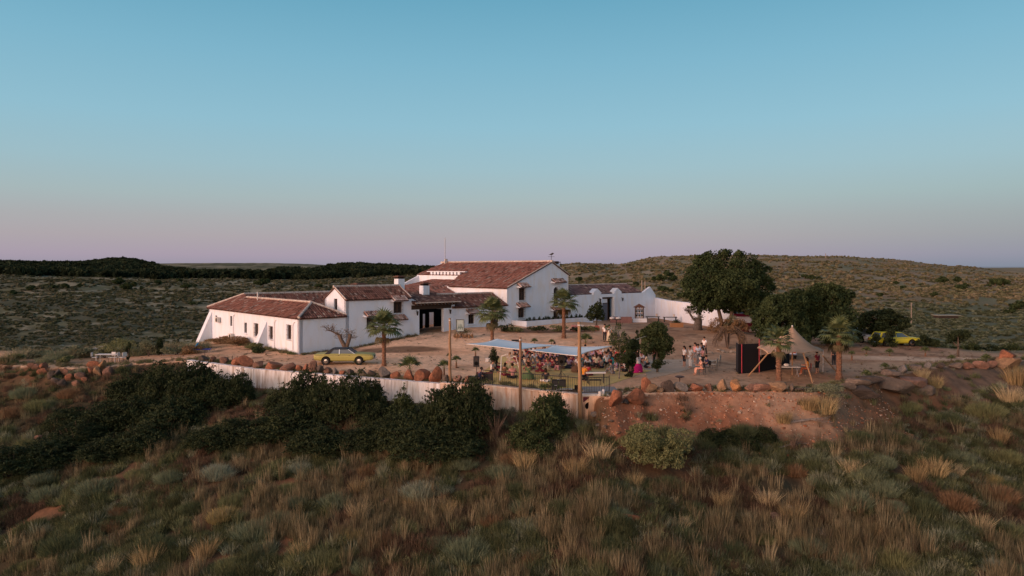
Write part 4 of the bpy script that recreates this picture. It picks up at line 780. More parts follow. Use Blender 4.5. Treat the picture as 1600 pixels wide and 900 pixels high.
# ---- big hillside bushes
ROUND = on(1030, 737)
ROUND = on(1030, 728)
t = thing('round_shrub', 'large rounded olive green shrub below the red earth bank', 'shrub', ROUND)
bl = sub_blobs((0, 0, 1.35), (2.05, 1.7, 1.35), 18, 5, (.36, .5)); link('foliage', leaf_cards('rs', blob_points(bl, 26000, 5, .55, .3, 2.5), .05, 'leaf_olive', 5, .55), t)
m = MB(); rnd = random.Random(1)
for k in range(14): m.tube([(0, 0, -.3), (rnd.uniform(-1, 1), rnd.uniform(-.8, .8), .7), (rnd.uniform(-1.6, 1.6), rnd.uniform(-1.2, 1.2), 1.3)], [.06, .04, .015], 5)
m.build('stems', 'bark', t)['kind'] = 'stuff'
def pinnate_mesh(seed, R_, H, n, mat):
    """open shrub: arching shoots carrying rows of leaflets"""
    r = np.random.default_rng(seed); C_ = []; m = MB()
    for k in range(n):
        az = r.uniform(0, 2*math.pi); rr = R_*math.sqrt(r.random()); h = H*(1-.6*(rr/R_)**2)*r.uniform(.35, 1.0)*(1.25 if r.random() < .10 else 1); p0 = np.array((rr*.55*math.cos(az), rr*.55*math.sin(az), h*.35)); p1 = np.array((rr*math.cos(az), rr*math.sin(az), h))
        if k % 5 == 0: m.tube([(0, 0, -.2), p0, p1], [.03, .02, .008], 3)
        for q in range(5):
            d = r.normal(size=3); d[2] = abs(d[2])*.6; d /= np.linalg.norm(d); L = r.uniform(.25, .5)
            for s in np.linspace(.15, 1, 6): C_.append(p1+d*L*s+np.array((0, 0, -.12*s*s))+r.normal(size=3)*.025)
    return leaf_cards('foliage', np.array(C_), .075, mat, seed, .40), m.mesh('stems', 'bark')
PM = [pinnate_mesh(100+i, 1.6, 1.8+.25*(i%3), 400, 'leaf_dark') for i in range(5)]; PM2 = [pinnate_mesh(120+i, 1.0, 1.7, 190, 'leaf_mid') for i in range(3)]
def hedge(px, py, s, h, place, k, P=None, look='dark'):
    P = P or PM; p = on(px, py); t = thing('dark_shrub' if P is PM else 'green_shrub', None, 'shrub', p-Vector((0, 0, .1)), k*1.7, 'leafy shrubs on the slope'); f, s_ = P[k % len(P)]
    link('foliage', f, t, scale=(s, s, h)); tag(link('stems', s_, t, scale=(s, s, h)), kind='stuff'); return pend(t, look, 'shrub', place, px)
k = 0
for (px, py, s, h) in ((345, 636, 1.0, 1.3), (374, 630, .65, 1.15), (305, 640, 1.2, 1.6), (255, 632, 1.1, 1.7), (325, 628, .8, 1.3), (275, 670, 1.4, 1.2), (215, 665, 1.3, 1.1), (165, 675, 1.3, 1.0), (230, 700, 1.2, .9), (120, 700, 1.2, .9), (170, 715, 1.2, .8), (75, 725, 1.2, .8), (20, 740, 1.2, .8), (245, 610, 1.0, 1.1), (205, 625, 1.1, 1.1), (320, 612, .8, 1.0), (110, 670, 1.0, .8)):
    hedge(px, py, s, h, 'in the dark thicket left of the white wall', k); k += 1
for (px, py, s, h) in ((474, 655, .9, 1.5), (515, 660, 1.1, 1.6), (553, 658, .9, 1.6), (498, 648, .7, 1.45), (582, 652, .6, 1.3), (450, 685, 1.3, 1.0), (500, 705, 1.2, .9), (410, 690, 1.2, .8), (590, 665, .8, .9), (330, 700, 1.0, .7), (370, 690, 1.0, .7), (575, 700, 1.1, .8), (440, 645, .7, .9)):
    hedge(px, py, s, h, 'in the dark thicket below the yellow car', k); k += 1
for (px, py, s, h) in ((645, 700, 1.3, 1.1), (700, 686, 1.1, 1.65), (738, 684, .9, 1.6), (665, 715, 1.2, 1.0), (620, 690, 1.0, .9), (715, 712, 1.1, .8)):
    hedge(px, py, s, h, 'in the thicket below the first wooden pole', k); k += 1
for (px, py, s, h) in ((630, 660, .8, 1.25), (705, 655, .8, 1.35), (738, 655, .8, 1.4), (612, 672, .7, .8)): hedge(px, py, s, h, 'against the white wall', k, PM2, 'fresh green'); k += 1
for (px, py, s, h) in ((822, 700, 1.0, 1.0), (850, 685, 1.0, 1.6), (866, 672, .8, 1.5), (838, 712, .9, .8)): hedge(px, py, s, h, 'between the second and third wooden poles', k, PM2, 'green'); k += 1
for (px, py, s, h) in ((1112, 694, .5, .5), (1138, 688, .55, .4), (1165, 702, .5, .45), (1195, 690, .45, .4)): hedge(px, py, s, h, 'right of the round olive shrub', k, PM, 'low dark'); k += 1
# bare reddish twiggy bush by the wall
for j, (px, py, s) in enumerate(((775, 690, 1.0), (800, 672, .8), (1075, 650, .7), (1240, 705, .7))):
    p = on(px, py); t = thing('bare_bush', None, 'bush', p, 0, 'bare twiggy bushes'); m = MB(); rnd = random.Random(j)
    for q in range(46): a = rnd.uniform(0, 6.28); r_ = rnd.uniform(.2, 1)*s; m.tube([(0, 0, -.1), (r_*.4*math.cos(a), r_*.4*math.sin(a), s*.9), (r_*math.cos(a), r_*math.sin(a), s*rnd.uniform(1.1, 2))], [.014, .01, .004], 3)
    tag(m.build('twigs', 'bark', t), kind='stuff'); pend(t, 'bare brown', 'twiggy bush', ('left of the second wooden pole', 'left of the second wooden pole', 'on the red earth bank', 'on the open slope below the tent')[j], px)
# ---- tuft prototypes for the scattered ground cover
def grass_mesh(seed, n, H, R_, bw=.012, lean=.35, out=.5):
    r = np.random.default_rng(seed); az = r.uniform(0, 6.28, n); rr = R_*r.random(n)**.7; P = np.stack([rr*np.cos(az), rr*np.sin(az), np.zeros(n)], 1)
    h = H*r.uniform(.5 if out >= .3 else .3, 1.1 if out >= .3 else 1.2, n); la = r.uniform(0, 6.28, n); ln = lean*r.random(n)*h+rr*out; h = h*np.sqrt(np.clip(1.05-(rr/R_)**2*(.75 if out < .3 else 0), .1, 1)); D_ = np.stack([np.cos(la)*.4+np.cos(az), np.sin(la)*.4+np.sin(az), np.zeros(n)], 1)*ln[:, None]
    top = P+D_; top[:, 2] = h; mid = P+D_*.35; mid[:, 2] = h*.55; s = np.stack([-np.sin(la), np.cos(la), np.zeros(n)], 1)*bw
    V = np.stack([P-s, P+s, mid+s, top, mid-s], 1).reshape(-1, 3); i = np.arange(n)*5
    return V, np.stack([i, i+1, i+2, i+4], 1), np.stack([i+4, i+2, i+3, i+3], 1)
def grass_proto(name, *a, **k):
    V, q, tr = grass_mesh(*a, **k); me = bpy.data.meshes.new(name); me.from_pydata(V.tolist(), [], [tuple(x) for x in q.tolist()]+[tuple(x[:3]) for x in tr.tolist()]); me.materials.append(MT['leaf_inst']); return me
def shrub_proto(name, seed, R_, H, n, leaf, asp=.25):
    P = blob_points(sub_blobs((0, 0, H*.45), (R_, R_, H*.5), 7, seed, (.4, .6)), n, seed, .4, .25, 3); P = P[P[:, 2] > -.02]; return leaf_cards(name, P, leaf, 'leaf_inst', seed, asp, .6)
protoc = bpy.data.collections.new('tuft_sources')
def proto(name, me): o = bpy.data.objects.new(name, me); protoc.objects.link(o)
def scatter(name, label, P, rz, sc, tint, protos):
    """one object of uncountable ground cover: tufts instanced on points by geometry nodes"""
    col = bpy.data.collections.new(name+'_sources')
    for i, (nm, me) in enumerate(protos): col.objects.link(bpy.data.objects.new('%02d_%s' % (i, nm), me))
    me = bpy.data.meshes.new(name); me.vertices.add(len(P)); me.vertices.foreach_set('co', np.asarray(P, 'f4').ravel())
    for nm, ty, arr, key in (('rz', 'FLOAT', rz, 'value'), ('sc', 'FLOAT_VECTOR', sc, 'vector'), ('tint', 'FLOAT_COLOR', np.concatenate([tint, np.ones((len(P), 1))], 1), 'color'), ('pi', 'INT', np.random.default_rng(len(P)).integers(0, len(protos), len(P)), 'value')):
        me.attributes.new(nm, ty, 'POINT').data.foreach_set(key, np.asarray(arr, 'i4' if ty == 'INT' else 'f4').ravel())
    o = link(name, me); g = bpy.data.node_groups.new(name, 'GeometryNodeTree'); g.interface.new_socket('Geometry', in_out='INPUT', socket_type='NodeSocketGeometry'); g.interface.new_socket('Geometry', in_out='OUTPUT', socket_type='NodeSocketGeometry')
    A = g.nodes.new; gi = A('NodeGroupInput'); go = A('NodeGroupOutput'); ip = A('GeometryNodeInstanceOnPoints'); ci = A('GeometryNodeCollectionInfo'); ci.inputs['Collection'].default_value = col; ci.inputs['Separate Children'].default_value = True; ci.inputs['Reset Children'].default_value = True
    def na(nm, ty): n = A('GeometryNodeInputNamedAttribute'); n.data_type = ty; n.inputs['Name'].default_value = nm; return n.outputs['Attribute']
    ip.inputs['Pick Instance'].default_value = True; cx = A('ShaderNodeCombineXYZ'); L = g.links.new
    L(gi.outputs[0], ip.inputs['Points']); L(ci.outputs[0], ip.inputs['Instance']); L(na('pi', 'INT'), ip.inputs['Instance Index']); L(na('rz', 'FLOAT'), cx.inputs[2]); L(cx.outputs[0], ip.inputs['Rotation']); L(na('sc', 'FLOAT_VECTOR'), ip.inputs['Scale']); L(ip.outputs[0], go.inputs[0])
    o.modifiers.new('scatter', 'NODES').node_group = g; return tag(o, label, kind='stuff')
def pal(cols, n, r, v=.25): c = np.array(cols)[r.integers(0, len(cols), n)]; return c*r.uniform(1-v, 1+v, (n, 1))
STRAW = [(.22, .185, .11), (.165, .14, .08), (.29, .25, .155), (.15, .115, .075), (.15, .145, .085)]; RED = [(.145, .095, .066), (.18, .12, .08), (.11, .078, .055)]; GRN = [(.145, .165, .08), (.19, .21, .11), (.095, .115, .055)]; GREY = [(.24, .26, .18), (.20, .22, .14), (.30, .32, .23)]; DKG = [(.07, .08, .04), (.09, .10, .05)]
r = np.random.default_rng(21)
def front_pts(n):
    u = r.uniform(-80, 1700, n); D = 1/np.sqrt(r.uniform(1/72**2, 1/25**2, n)); x = (u-CX)/F*D; k = (D < edge(x)-.5); return x[k], D[k]
x, y = front_pts(75000); f = edge(x)-y
redm = (x > 5.5) & (x < 18+fbm(x/2+7, y/2, 3)*8) & (f < 1.6+fbm(x/1.5, y/1.5, 3)*3.5); k = np.hypot(x-ROUND.x, y-ROUND.y) > 2.0
x, y, f, redm = x[k], y[k], f[k], redm[k]; k = ~((x > 20.5) & (f < 1.8+fbm(x/2+3, y/2, 3)*2.6) & (r.random(len(x)) < .85)); x, y, f, redm = x[k], y[k], f[k], redm[k]; k = ~redm | (r.random(len(x)) < .05); x, y, f = x[k], y[k], f[k]
a1_ = fbm(x/2.6+3, y/2.6, 5); a2_ = fbm(x/5+30, y/5+9, 4); a3_ = fbm(x/2.2+60, y/2.2, 3)
z = ground(x, y)
Gm = [('g%d' % i, grass_proto('grass', 300+i, 54, .42, .22, bw=.007)) for i in range(4)]+[('h%d' % i, grass_proto('grass', 310+i, 26, .85, .16, bw=.007, lean=.3)) for i in range(2)]
Sm = [('s%d' % i, grass_proto('broom', 320+i, 190, .5, .38, bw=.009, lean=.4, out=.2)) for i in range(4)]+[('t%d' % i, shrub_proto('shrub', 320+i, .36, .5, 420, .035)) for i in range(2)]
def put(name, label, mask, protos, cols, s0, s1, seed):
    rr = np.random.default_rng(seed); n = int(mask.sum()); s = rr.uniform(s0, s1, n); sc = np.stack([s, s, s*rr.uniform(.75, 1.25, n)], 1)
    return scatter(name, label, np.stack([x[mask], y[mask], z[mask]-.04], 1), rr.uniform(0, 6.28, n), sc, pal(cols, n, rr), protos)
put('dry_grass', 'straw coloured dry grass tufts covering the near slope', (a1_ > .565) & (a3_ > .46), Gm, STRAW, .5, 1.15, 1)
put('reddish_weeds', 'reddish brown dry weeds covering the near slope', (a2_ > .50) & (a3_ <= .50), Gm[:4]+Sm[:2], RED, .5, 1.1, 2)
put('green_weeds', 'dull green low weeds covering the near slope', (a1_ <= .56) & (r.random(len(x)) < .72) & (a3_ > .34), Gm[:4]+Sm, GRN+DKG+GREY[:1], .5, 1.25, 3)
put('tall_seed_grass', 'thin tall seeding grass stalks scattered over the near slope', (a1_ > .54) & (r.random(len(x)) < .06), Gm[4:], STRAW[:3], .8, 1.4, 4)
rw = np.random.default_rng(9)
def weeds(name, label, xx, yy, s0, s1, cols, protos):
    n = len(xx); s = rw.uniform(s0, s1, n); scatter(name, label, np.stack([xx, yy, ground(xx, yy)-.03], 1), rw.uniform(0, 6.28, n), np.stack([s, s, s*rw.uniform(.7, 1.2, n)], 1), pal(cols, n, rw), protos)
xx = rw.uniform(-46, 50, 1500); yy = edge(xx)+rw.uniform(.35, 1.9, 1500)**1.3; weeds('edge_weeds', 'small weeds and dry tufts between the boulders on the terrace edge', xx, yy, .25, .7, STRAW+GRN, Gm[:4]+Sm)
xx = rw.uniform(-44, 56, 2600); yy = edge(xx)+rw.uniform(1.5, 26, 2600); t0 = (xx-O0.x)*U.x+(yy-O0.y)*U.y; s0 = (xx-O0.x)*V_.x+(yy-O0.y)*V_.y
k = ~((t0 > -1) & (s0 > -.5)) & ~((xx > -3.5) & (xx < 11.5) & (yy < 67)) & (fbm(xx/3.5+8, yy/2, 3) > .53); weeds('terrace_weeds', 'sparse low dry weeds on the dirt terrace', xx[k], yy[k], .2, .5, STRAW+RED+GRN[:1], Gm[:4])
xx, yy = [], []
for t_ in rw.uniform(0, 24, 260): p = FB(-abs(rw.normal(0, .35))-.15, t_, 0); xx.append(p.x); yy.append(p.y)
for t_ in rw.uniform(0, 13, 160): p = FB(t_, -abs(rw.normal(0, .35))-.15, 0); xx.append(p.x); yy.append(p.y)
weeds('wall_foot_weeds', 'weeds growing along the foot of the farmhouse walls', np.array(xx), np.array(yy), .3, .8, STRAW+GRN, Gm[:4]+Sm)
# countable shrubs on the slope
SP = [grass_proto('shrub', 340+i, 2600, .8, .85, bw=.009, lean=.38, out=.16) for i in range(4)]
for m_ in SP: m_.materials.clear(); m_.materials.append(MT['leaf_obj'])
GP = [grass_proto('clump', 350+i, 380, .95, .5, bw=.008, lean=.4) for i in range(3)]
for m_ in GP: m_.materials.clear(); m_.materials.append(MT['leaf_obj'])
def zone(px, py): return ('at lower left' if px < 400 else 'at lower centre left' if px < 800 else 'at lower centre right' if px < 1200 else 'at lower right') + ((' corner strip' if 0 else '') )
def band(py): return 'high on the slope' if py < 725 else 'midway down the slope' if py < 800 else 'low on the slope'
SL = [('grey green', (.20, .24, .15)), ('silvery', (.32, .36, .27)), ('olive', (.21, .225, .11)), ('dark green', (.11, .135, .07)), ('brownish', (.26, .165, .095)), ('yellowish', (.40, .33, .15))]
spots = [(340, 745, 1.0, 1), (470, 735, .7, 1), (655, 775, 1.1, 1), (690, 770, .7, 1), (525, 790, 1.0, 0), (400, 840, 1.3, 0), (730, 870, 1.4, 0), (690, 855, .9, 0), (150, 770, 1.1, 0), (75, 780, 1.0, 0), (215, 745, .7, 2), (300, 800, .8, 3), (520, 880, 1.0, 2), (620, 700, .6, 2), (1000, 760, .8, 3), (880, 800, 1.0, 3), (1160, 680, .9, 3), (1100, 700, .7, 3),
         (1330, 790, 1.2, 0), (1380, 770, 1.0, 0), (1440, 800, 1.1, 3), (1490, 790, 1.1, 4), (1560, 780, 1.1, 4), (1340, 690, .9, 3), (1400, 690, .8, 3), (1540, 650, 1.1, 2), (1480, 660, .8, 3), (1420, 640, .7, 2), (1290, 700, .6, 3), (1240, 740, .8, 4), (1180, 740, .7, 4), (1080, 800, .9, 3), (950, 860, 1.1, 3), (1040, 880, 1.2, 2), (1150, 870, 1.1, 3), (1260, 860, 1.0, 0), (1400, 880, 1.2, 2),
         (1550, 890, .8, 1), (1580, 840, 1.1, 2), (450, 770, .8, 2), (580, 740, .8, 4), (250, 860, 1.1, 3), (100, 860, 1.2, 3), (40, 700, .8, 2), (60, 640, .8, 2), (20, 650, .8, 4), (110, 620, .7, 4), (40, 620, .8, 0), (800, 720, .7, 4), (770, 820, .8, 4), (830, 880, .9, 4), (600, 850, .9, 4), (360, 890, 1.0, 2), (1500, 720, .8, 0), (1570, 720, .9, 2), (1440, 730, .7, 4), (920, 740, .6, 5)]
rs = random.Random(77)
while len(spots) < 115:
    c_ = (rs.uniform(0, 1600), rs.uniform(690, 895), rs.uniform(.5, 1.0), rs.choice((0, 0, 1, 2, 2, 3, 3, 4, 5)))
    if all(math.hypot(c_[0]-q[0], (c_[1]-q[1])*2) > 44 for q in spots) and not (c_[0] < 400 and c_[1] < 745) and not (920 < c_[0] < 1110 and c_[1] < 760): spots.append(c_)
for i, (px, py, s, c) in enumerate(spots):
    p = on(px, py); s *= p.y/38*.95; o = link('slope_shrub', SP[i % 4], loc=p-Vector((0, 0, .05)), rot=(0, 0, i*1.3), scale=(s, s, s*.85)); o.color = (*SL[c][1], 1); tag(o, None, 'shrub', 'shrubs on the near slope'); pend(o, SL[c][0], 'shrub', band(py)+' '+zone(px, py), px)
for i, (px, py, s) in enumerate(((820, 730, 1.0), (900, 740, 1.0), (935, 720, 1.1), (990, 760, .8), (1240, 815, 1.1), (1200, 790, .9), (1460, 745, 1.1), (1430, 750, .9), (1490, 745, .8), (1290, 645, 1.0), (1265, 640, .8), (1440, 590, .6), (1460, 605, .7), (1590, 600, 1.1), (1580, 630, 1.0), (230, 885, 1.2), (320, 870, 1.0), (170, 895, .9), (470, 870, .9), (560, 770, .8), (1060, 830, .9), (1130, 790, .8), (1360, 840, .9), (1530, 830, 1.0), (700, 800, .8), (1225, 660, .7), (560, 810, .9), (640, 790, .7), (1560, 690, .8), (1330, 740, .8))):
    p = on(px, py); s *= p.y/38; o = link('grass_clump', GP[i % 3], loc=p-Vector((0, 0, .05)), rot=(0, 0, i*2.1), scale=(s, s, s)); o.color = (*[(.46, .36, .19), (.36, .27, .14), (.52, .42, .25)][i % 3], 1); tag(o, None, 'grass clump', 'tall dry grass clumps on the slope'); pend(o, 'tall straw', 'grass clump', band(py)+' '+zone(px, py), px)
# ---- distant scrub, woods and single trees
def blobm(name, seed, n=70, leaf=.32):
    P = blob_points([(0, 0, .45, .55, .55, .45)], n, seed, .6); return leaf_cards(name, P, leaf, 'leaf_inst', seed, .8, .1)
BL = [('b%d' % i, blobm('scrub', 400+i)) for i in range(4)]
n = 230000; u = r.uniform(-30, 1640, n); D = np.exp(r.uniform(math.log(74), math.log(950), n)); X = (u-CX)/F*D
bk = np.interp(X, BX, BY); t0 = (X-O0.x)*U.x+(D-O0.y)*U.y; s0 = (X-O0.x)*V_.x+(D-O0.y)*V_.y
k = (D > bk+2) & ~((t0 > -3) & (s0 > -3) & (s0 < 30) & (t0 < 60)); k &= fbm(X/np.maximum(D, 20)*70+5, np.log(D)*45, 4) > .47
pyv = HY-F*(ground(X, D)-CAMZ)/D
for (xa, ya, xb, yb, wd) in ((966, 414, 985, 436, 3), (1050, 399, 1032, 412, 4)): k &= ~((np.abs(u-(xa+(xb-xa)*np.clip((pyv-ya)/(yb-ya), 0, 1)**.7)) < wd) & (pyv > min(ya, yb)-2) & (pyv < max(ya, yb)+2)); k &= (D < 260) | (r.random(n) < .75)
X, D, u = X[k], D[k], u[k]; n = len(X); s = r.uniform(.25, .85, n)**1.3*1.15*np.clip(D/200, .8, 2.1); cl = pal([(.11, .12, .065), (.075, .085, .05), (.15, .15, .09), (.20, .19, .13)], n, r); rt = (u > 880); cl[rt] = pal([(.18, .18, .10), (.22, .20, .12), (.13, .135, .075), (.27, .23, .15)], int(rt.sum()), r)
gz_ = (u > 1380) & (D < 260); cl[gz_] = pal([(.12, .145, .085), (.19, .21, .14), (.09, .105, .06)], int(gz_.sum()), r)
scatter('distant_scrub', 'low grey green scrub covering the valley and hills behind the farm', np.stack([X, D, ground(X, D)-.1], 1), r.uniform(0, 6.28, n), np.stack([s, s, s*r.uniform(.4, .8, n)], 1), cl, BL)
# forest band on the left ridge
n = 24000; u = r.uniform(-60, 720, n); D = np.exp(r.uniform(math.log(620), math.log(1900), n)); X = (u-CX)/F*D; Z = ground(X, D); py = HY-F*(Z+2-CAMZ)/D
low = np.interp(u, [0, 100, 190, 300, 420, 560, 700], [430, 431, 437, 432, 433, 441, 440]); up = np.interp(u, [0, 200, 250, 300, 420, 432, 480, 560, 700], [395, 398, 419, 427, 427, 424, 411, 400, 400])
k = (py < low+fbm(u/14, D*0, 3)*5-2) & (py > up) & ~((np.abs((u-475)/42)**2+np.abs((py-419)/5)**2) < 1) & (D > 660+80*fbm(u/30, u*0+2, 2)); X, D, Z = X[k], D[k], Z[k]; n = len(X); s = r.uniform(3.4, 7.0, n)
scatter('far_wood', 'dark pine wood covering the ridge on the left horizon', np.stack([X, D, Z-.3], 1), r.uniform(0, 6.28, n), np.stack([s, s, s*r.uniform(.9, 1.2, n)], 1), pal([(.024, .036, .02), (.036, .048, .026), (.016, .025, .015)], n, r, .4), BL)
def field_tree(px, py, s, place, look='dark round', D=None):
    p = gat(px, D) if D else on(px, py+2, 100); t = thing('field_tree', None, 'tree', p, px, 'single trees out in the fields'); f = FT[int(px) % 3]
    link('crown', f, t, scale=(s*p.y/300,)*3, loc=(0, 0, s*p.y/300*.25)); link('trunk', FTT, t, scale=(s*p.y/300,)*3); return pend(t, look, 'tree', place, px)
FT = [leaf_cards('crown', blob_points(sub_blobs((0, 0, 1.2), (1.7, 1.7, 1.1), 8, 500+i, (.4, .6)), 900, i, .4), .28, 'leaf_pine', i, .7) for i in range(3)]; mm_ = MB(); mm_.tube([(0, 0, -.5), (0, 0, 1.2)], [.2, .12], 5); FTT = mm_.mesh('trunk', 'bark')
for px, py, s in ((48, 453, 1.1), (85, 450, .8), (103, 449, 1.0), (72, 446, .5), (125, 447, .6), (185, 444, 1.2), (197, 452, 1.2), (209, 446, .8), (231, 444, .5), (247, 443, .9), (280, 439, .7), (291, 451, 1.1), (498, 449, .9), (20, 460, .9), (221, 451, .6), (330, 447, .5), (305, 447, .5)): field_tree(px, py, s, 'in the valley left of the farm')
field_tree(411, 447, 1.6, 'in the field above the wing roof'); field_tree(300, 476, .8, 'in the valley left of the farm', 'olive')
for px, py, s in ((904, 438, .9), (1043, 432, 1.2), (1033, 438, 1.3), (1022, 438, .8), (1052, 438, 1.0), (994, 445, .8), (1035, 455, 1.2), (1063, 464, 1.0), (1028, 415+20, .6), (1010, 452, .6), (1048, 455, .7)): field_tree(px, py, s, 'on the slope above the courtyard building')
for px, py, s in ((1257, 434, .9), (1268, 436, .9), (1280, 436, .6), (1411, 450, .7), (1472, 442, 1.2), (1496, 440, 1.0), (1500, 452, 1.1), (1555, 444, 1.3), (1567, 445, 1.4), (1508, 447, .7), (1400, 443, .6), (1440, 445, .5), (1592, 483, 1.5), (1580, 490, 1.2), (1545, 447, .6), (1460, 462, .8), (1375, 462, .8)): field_tree(px, py, s, 'on the brown hillside at right')
for px, s in ((178, 1.35), (193, 1.4), (150, .9), (205, .9)): field_tree(px, 0, s*.32, 'standing proud on the left skyline', 'round topped', D=1350)
for px, s in ((925, .35), (940, .4), (950, .35), (935, .3)): field_tree(px, 0, s, 'on the skyline right of the hall', 'tiny dark', D=880)
# ---------------------------------------------------------------- cars
def car(label, loc, rz, col, vinyl=True, L=4.92, Wd=1.78, kind='sedan', group=None):
    t = thing('parked_car', label, 'car', loc, rz, group); hw = Wd/2
    # lower body: stations along x (rear -L/2 to nose), each a cross section
    st = [(-L/2, .50, .80, .80), (-L/2+.06, .40, .86, .88), (-L/2+.5, .34, .90, .97), (-1.55, .32, .93, 1.0), (-.9, .30, .94, 1.0), (.6, .30, .93, 1.0), (1.1, .30, .91, 1.0), (1.7, .32, .88, .985), (L/2-.25, .36, .84, .95), (L/2-.05, .42, .80, .90), (L/2, .50, .74, .86)]
    V = []; Fc = []; sec = lambda x, zb, zt, k: [(x, -hw*k*.86, zb), (x, -hw*k*.985, zb+.10), (x, -hw*k, (zb+zt)/2+.02), (x, -hw*k*.97, zt-.07), (x, -hw*k*.86, zt), (x, hw*k*.86, zt), (x, hw*k*.97, zt-.07), (x, hw*k, (zb+zt)/2+.02), (x, hw*k*.985, zb+.10), (x, hw*k*.86, zb)]
    for a in st: V += sec(*a)
    for i in range(len(st)-1):
        for k in range(10): Fc.append((i*10+k, i*10+(k+1) % 10, (i+1)*10+(k+1) % 10, (i+1)*10+k))
    Fc += [tuple(range(10)), tuple((len(st)-1)*10+k for k in range(10))[::-1]]
    m = MB(); m.add(V, Fc); body = m.build('body', 'paint', t, col, smooth=False); body.data.materials[0] = MT['paint']
    # cabin
    if kind == 'sedan': pr = dict(rb=-1.55, rt=-1.02, ft=.32, fb=.98, zb=.90, zt=1.32)
    else: pr = dict(rb=-2.1, rt=-1.75, ft=.35, fb=1.15, zb=.90, zt=1.42)
    yb, yt = hw*.93, hw*.76; rb, rt, ft, fb, zb, zt = (pr[k] for k in ('rb', 'rt', 'ft', 'fb', 'zb', 'zt'))
    m = MB(); m.hexa([(rt-.10, -yt, zt-.06), (ft+.08, -yt, zt-.06), (ft+.08, yt, zt-.06), (rt-.10, yt, zt-.06), (rt+.08, -yt*.93, zt), (ft-.08, -yt*.93, zt), (ft-.08, yt*.93, zt), (rt+.08, yt*.93, zt)])
    for s in (-1, 1):
        def pil(x0, x1, X0, X1): m.prism([(x0, s*yb, zb), (x1, s*yb, zb), (X1, s*(yt+.01), zt-.05), (X0, s*(yt+.01), zt-.05)], (0, -s*.06, 0))
        pil(rb, rb+.42 if vinyl else rb+.2, rt-.08, rt+.20 if vinyl else rt+.06)
    m.build('roof', 'vinyl' if vinyl else 'paint', t, col)
    m = MB()
    for s in (-1, 1):
        def pil(x0, x1, X0, X1): m.prism([(x0, s*yb, zb), (x1, s*yb, zb), (X1, s*(yt+.012), zt-.05), (X0, s*(yt+.012), zt-.05)], (0, -s*.05, 0))
        pil(-.36, -.29, -.36, -.30); pil(fb-.06, fb, ft+.02, ft+.07)
    m.build('pillars', 'chrome' if vinyl else 'paint', t, col)
    g = MB(); e = .02; g.hexa([(rb+.05, -yb+e*2, zb-.02), (fb-.03, -yb+e*2, zb-.02), (fb-.03, yb-e*2, zb-.02), (rb+.05, yb-e*2, zb-.02), (rt-.03, -yt+e, zt-.05), (ft+.05, -yt+e, zt-.05), (ft+.05, yt-e, zt-.05), (rt-.03, yt-e, zt-.05)]); g.build('windows', 'carglass', t)
    # chrome strip, bumpers, lamps
    for s in (-1, 1): MB().tube([(-L/2+.15, s*hw*.975, .80), (0, s*hw*.995, .82), (L/2-.2, s*hw*.95, .78)], .012, 4).build('trim_strip', 'chrome', t)
    for s in (-1, 1): MB().tube([(s*(L/2+.05), -hw*.88, .46), (s*(L/2+.09), 0, .46), (s*(L/2+.05), hw*.88, .46)], .055, 6).build('bumper', 'chrome', t)
    for s in (-1, 1):
        MB().tube([(L/2-.03, s*hw*.66, .64), (L/2+.03, s*hw*.66, .64)], .09, 10).build('headlight', 'lamp_clear', t); MB().box(-L/2-.02, -L/2+.02, s*hw*.62-.14, s*hw*.62+.14, .60, .72).build('tail_light', 'lamp_red', t)
    MB().box(L/2-.01, L/2+.02, -hw*.45, hw*.45, .56, .70).build('radiator_grille', 'iron', t)
    for s in (-1, 1):
        for x in (-.45, .42): MB().box(x, x+.14, s*hw*.995-.01, s*hw*.995+.02, .78, .80).build('door_handle', 'chrome', t)
    for x in (-1.42, 1.30):
        for s in (-1, 1):
            a = MB(); a.tube([(x, s*hw*.975-.02*s, .36), (x, s*(hw+.004), .36)], .385, 18); a.build('wheel_arch', 'void', t)
            wl = MB(); wl.tube([(x, s*(hw-.15), .31), (x, s*(hw-.12), .31), (x, s*(hw+.0), .31), (x, s*(hw+.015), .31)], [.26, .31, .31, .27], 20); o = wl.build('wheel', 'rubber', t)
            MB().tube([(x, s*(hw+.01), .31), (x, s*(hw+.03), .31), (x, s*(hw+.045), .31)], [.185, .17, .06], 14).build('hubcap', 'chrome', o)
    return t
p = gat(539, 61.6)
car('yellow green vintage saloon car with black roof parked on the terrace', (p.x, p.y, p.z+.0), R(3), (.38, .35, .10))
p = on(1398, 540, 60); car('bright yellow car half hidden by dark bushes beneath the low dark tree', p, R(4), (.58, .53, .04), vinyl=False, kind='hatch')
p = gat(1343, 79); car('white car parked left of the bright yellow car', p, R(-75), (.70, .70, .74), vinyl=False, kind='hatch')
p = gat(1222, 66.0); car('silver car half hidden in shade behind the tan tent', p, R(80), (.5, .5, .52), vinyl=False, kind='hatch')
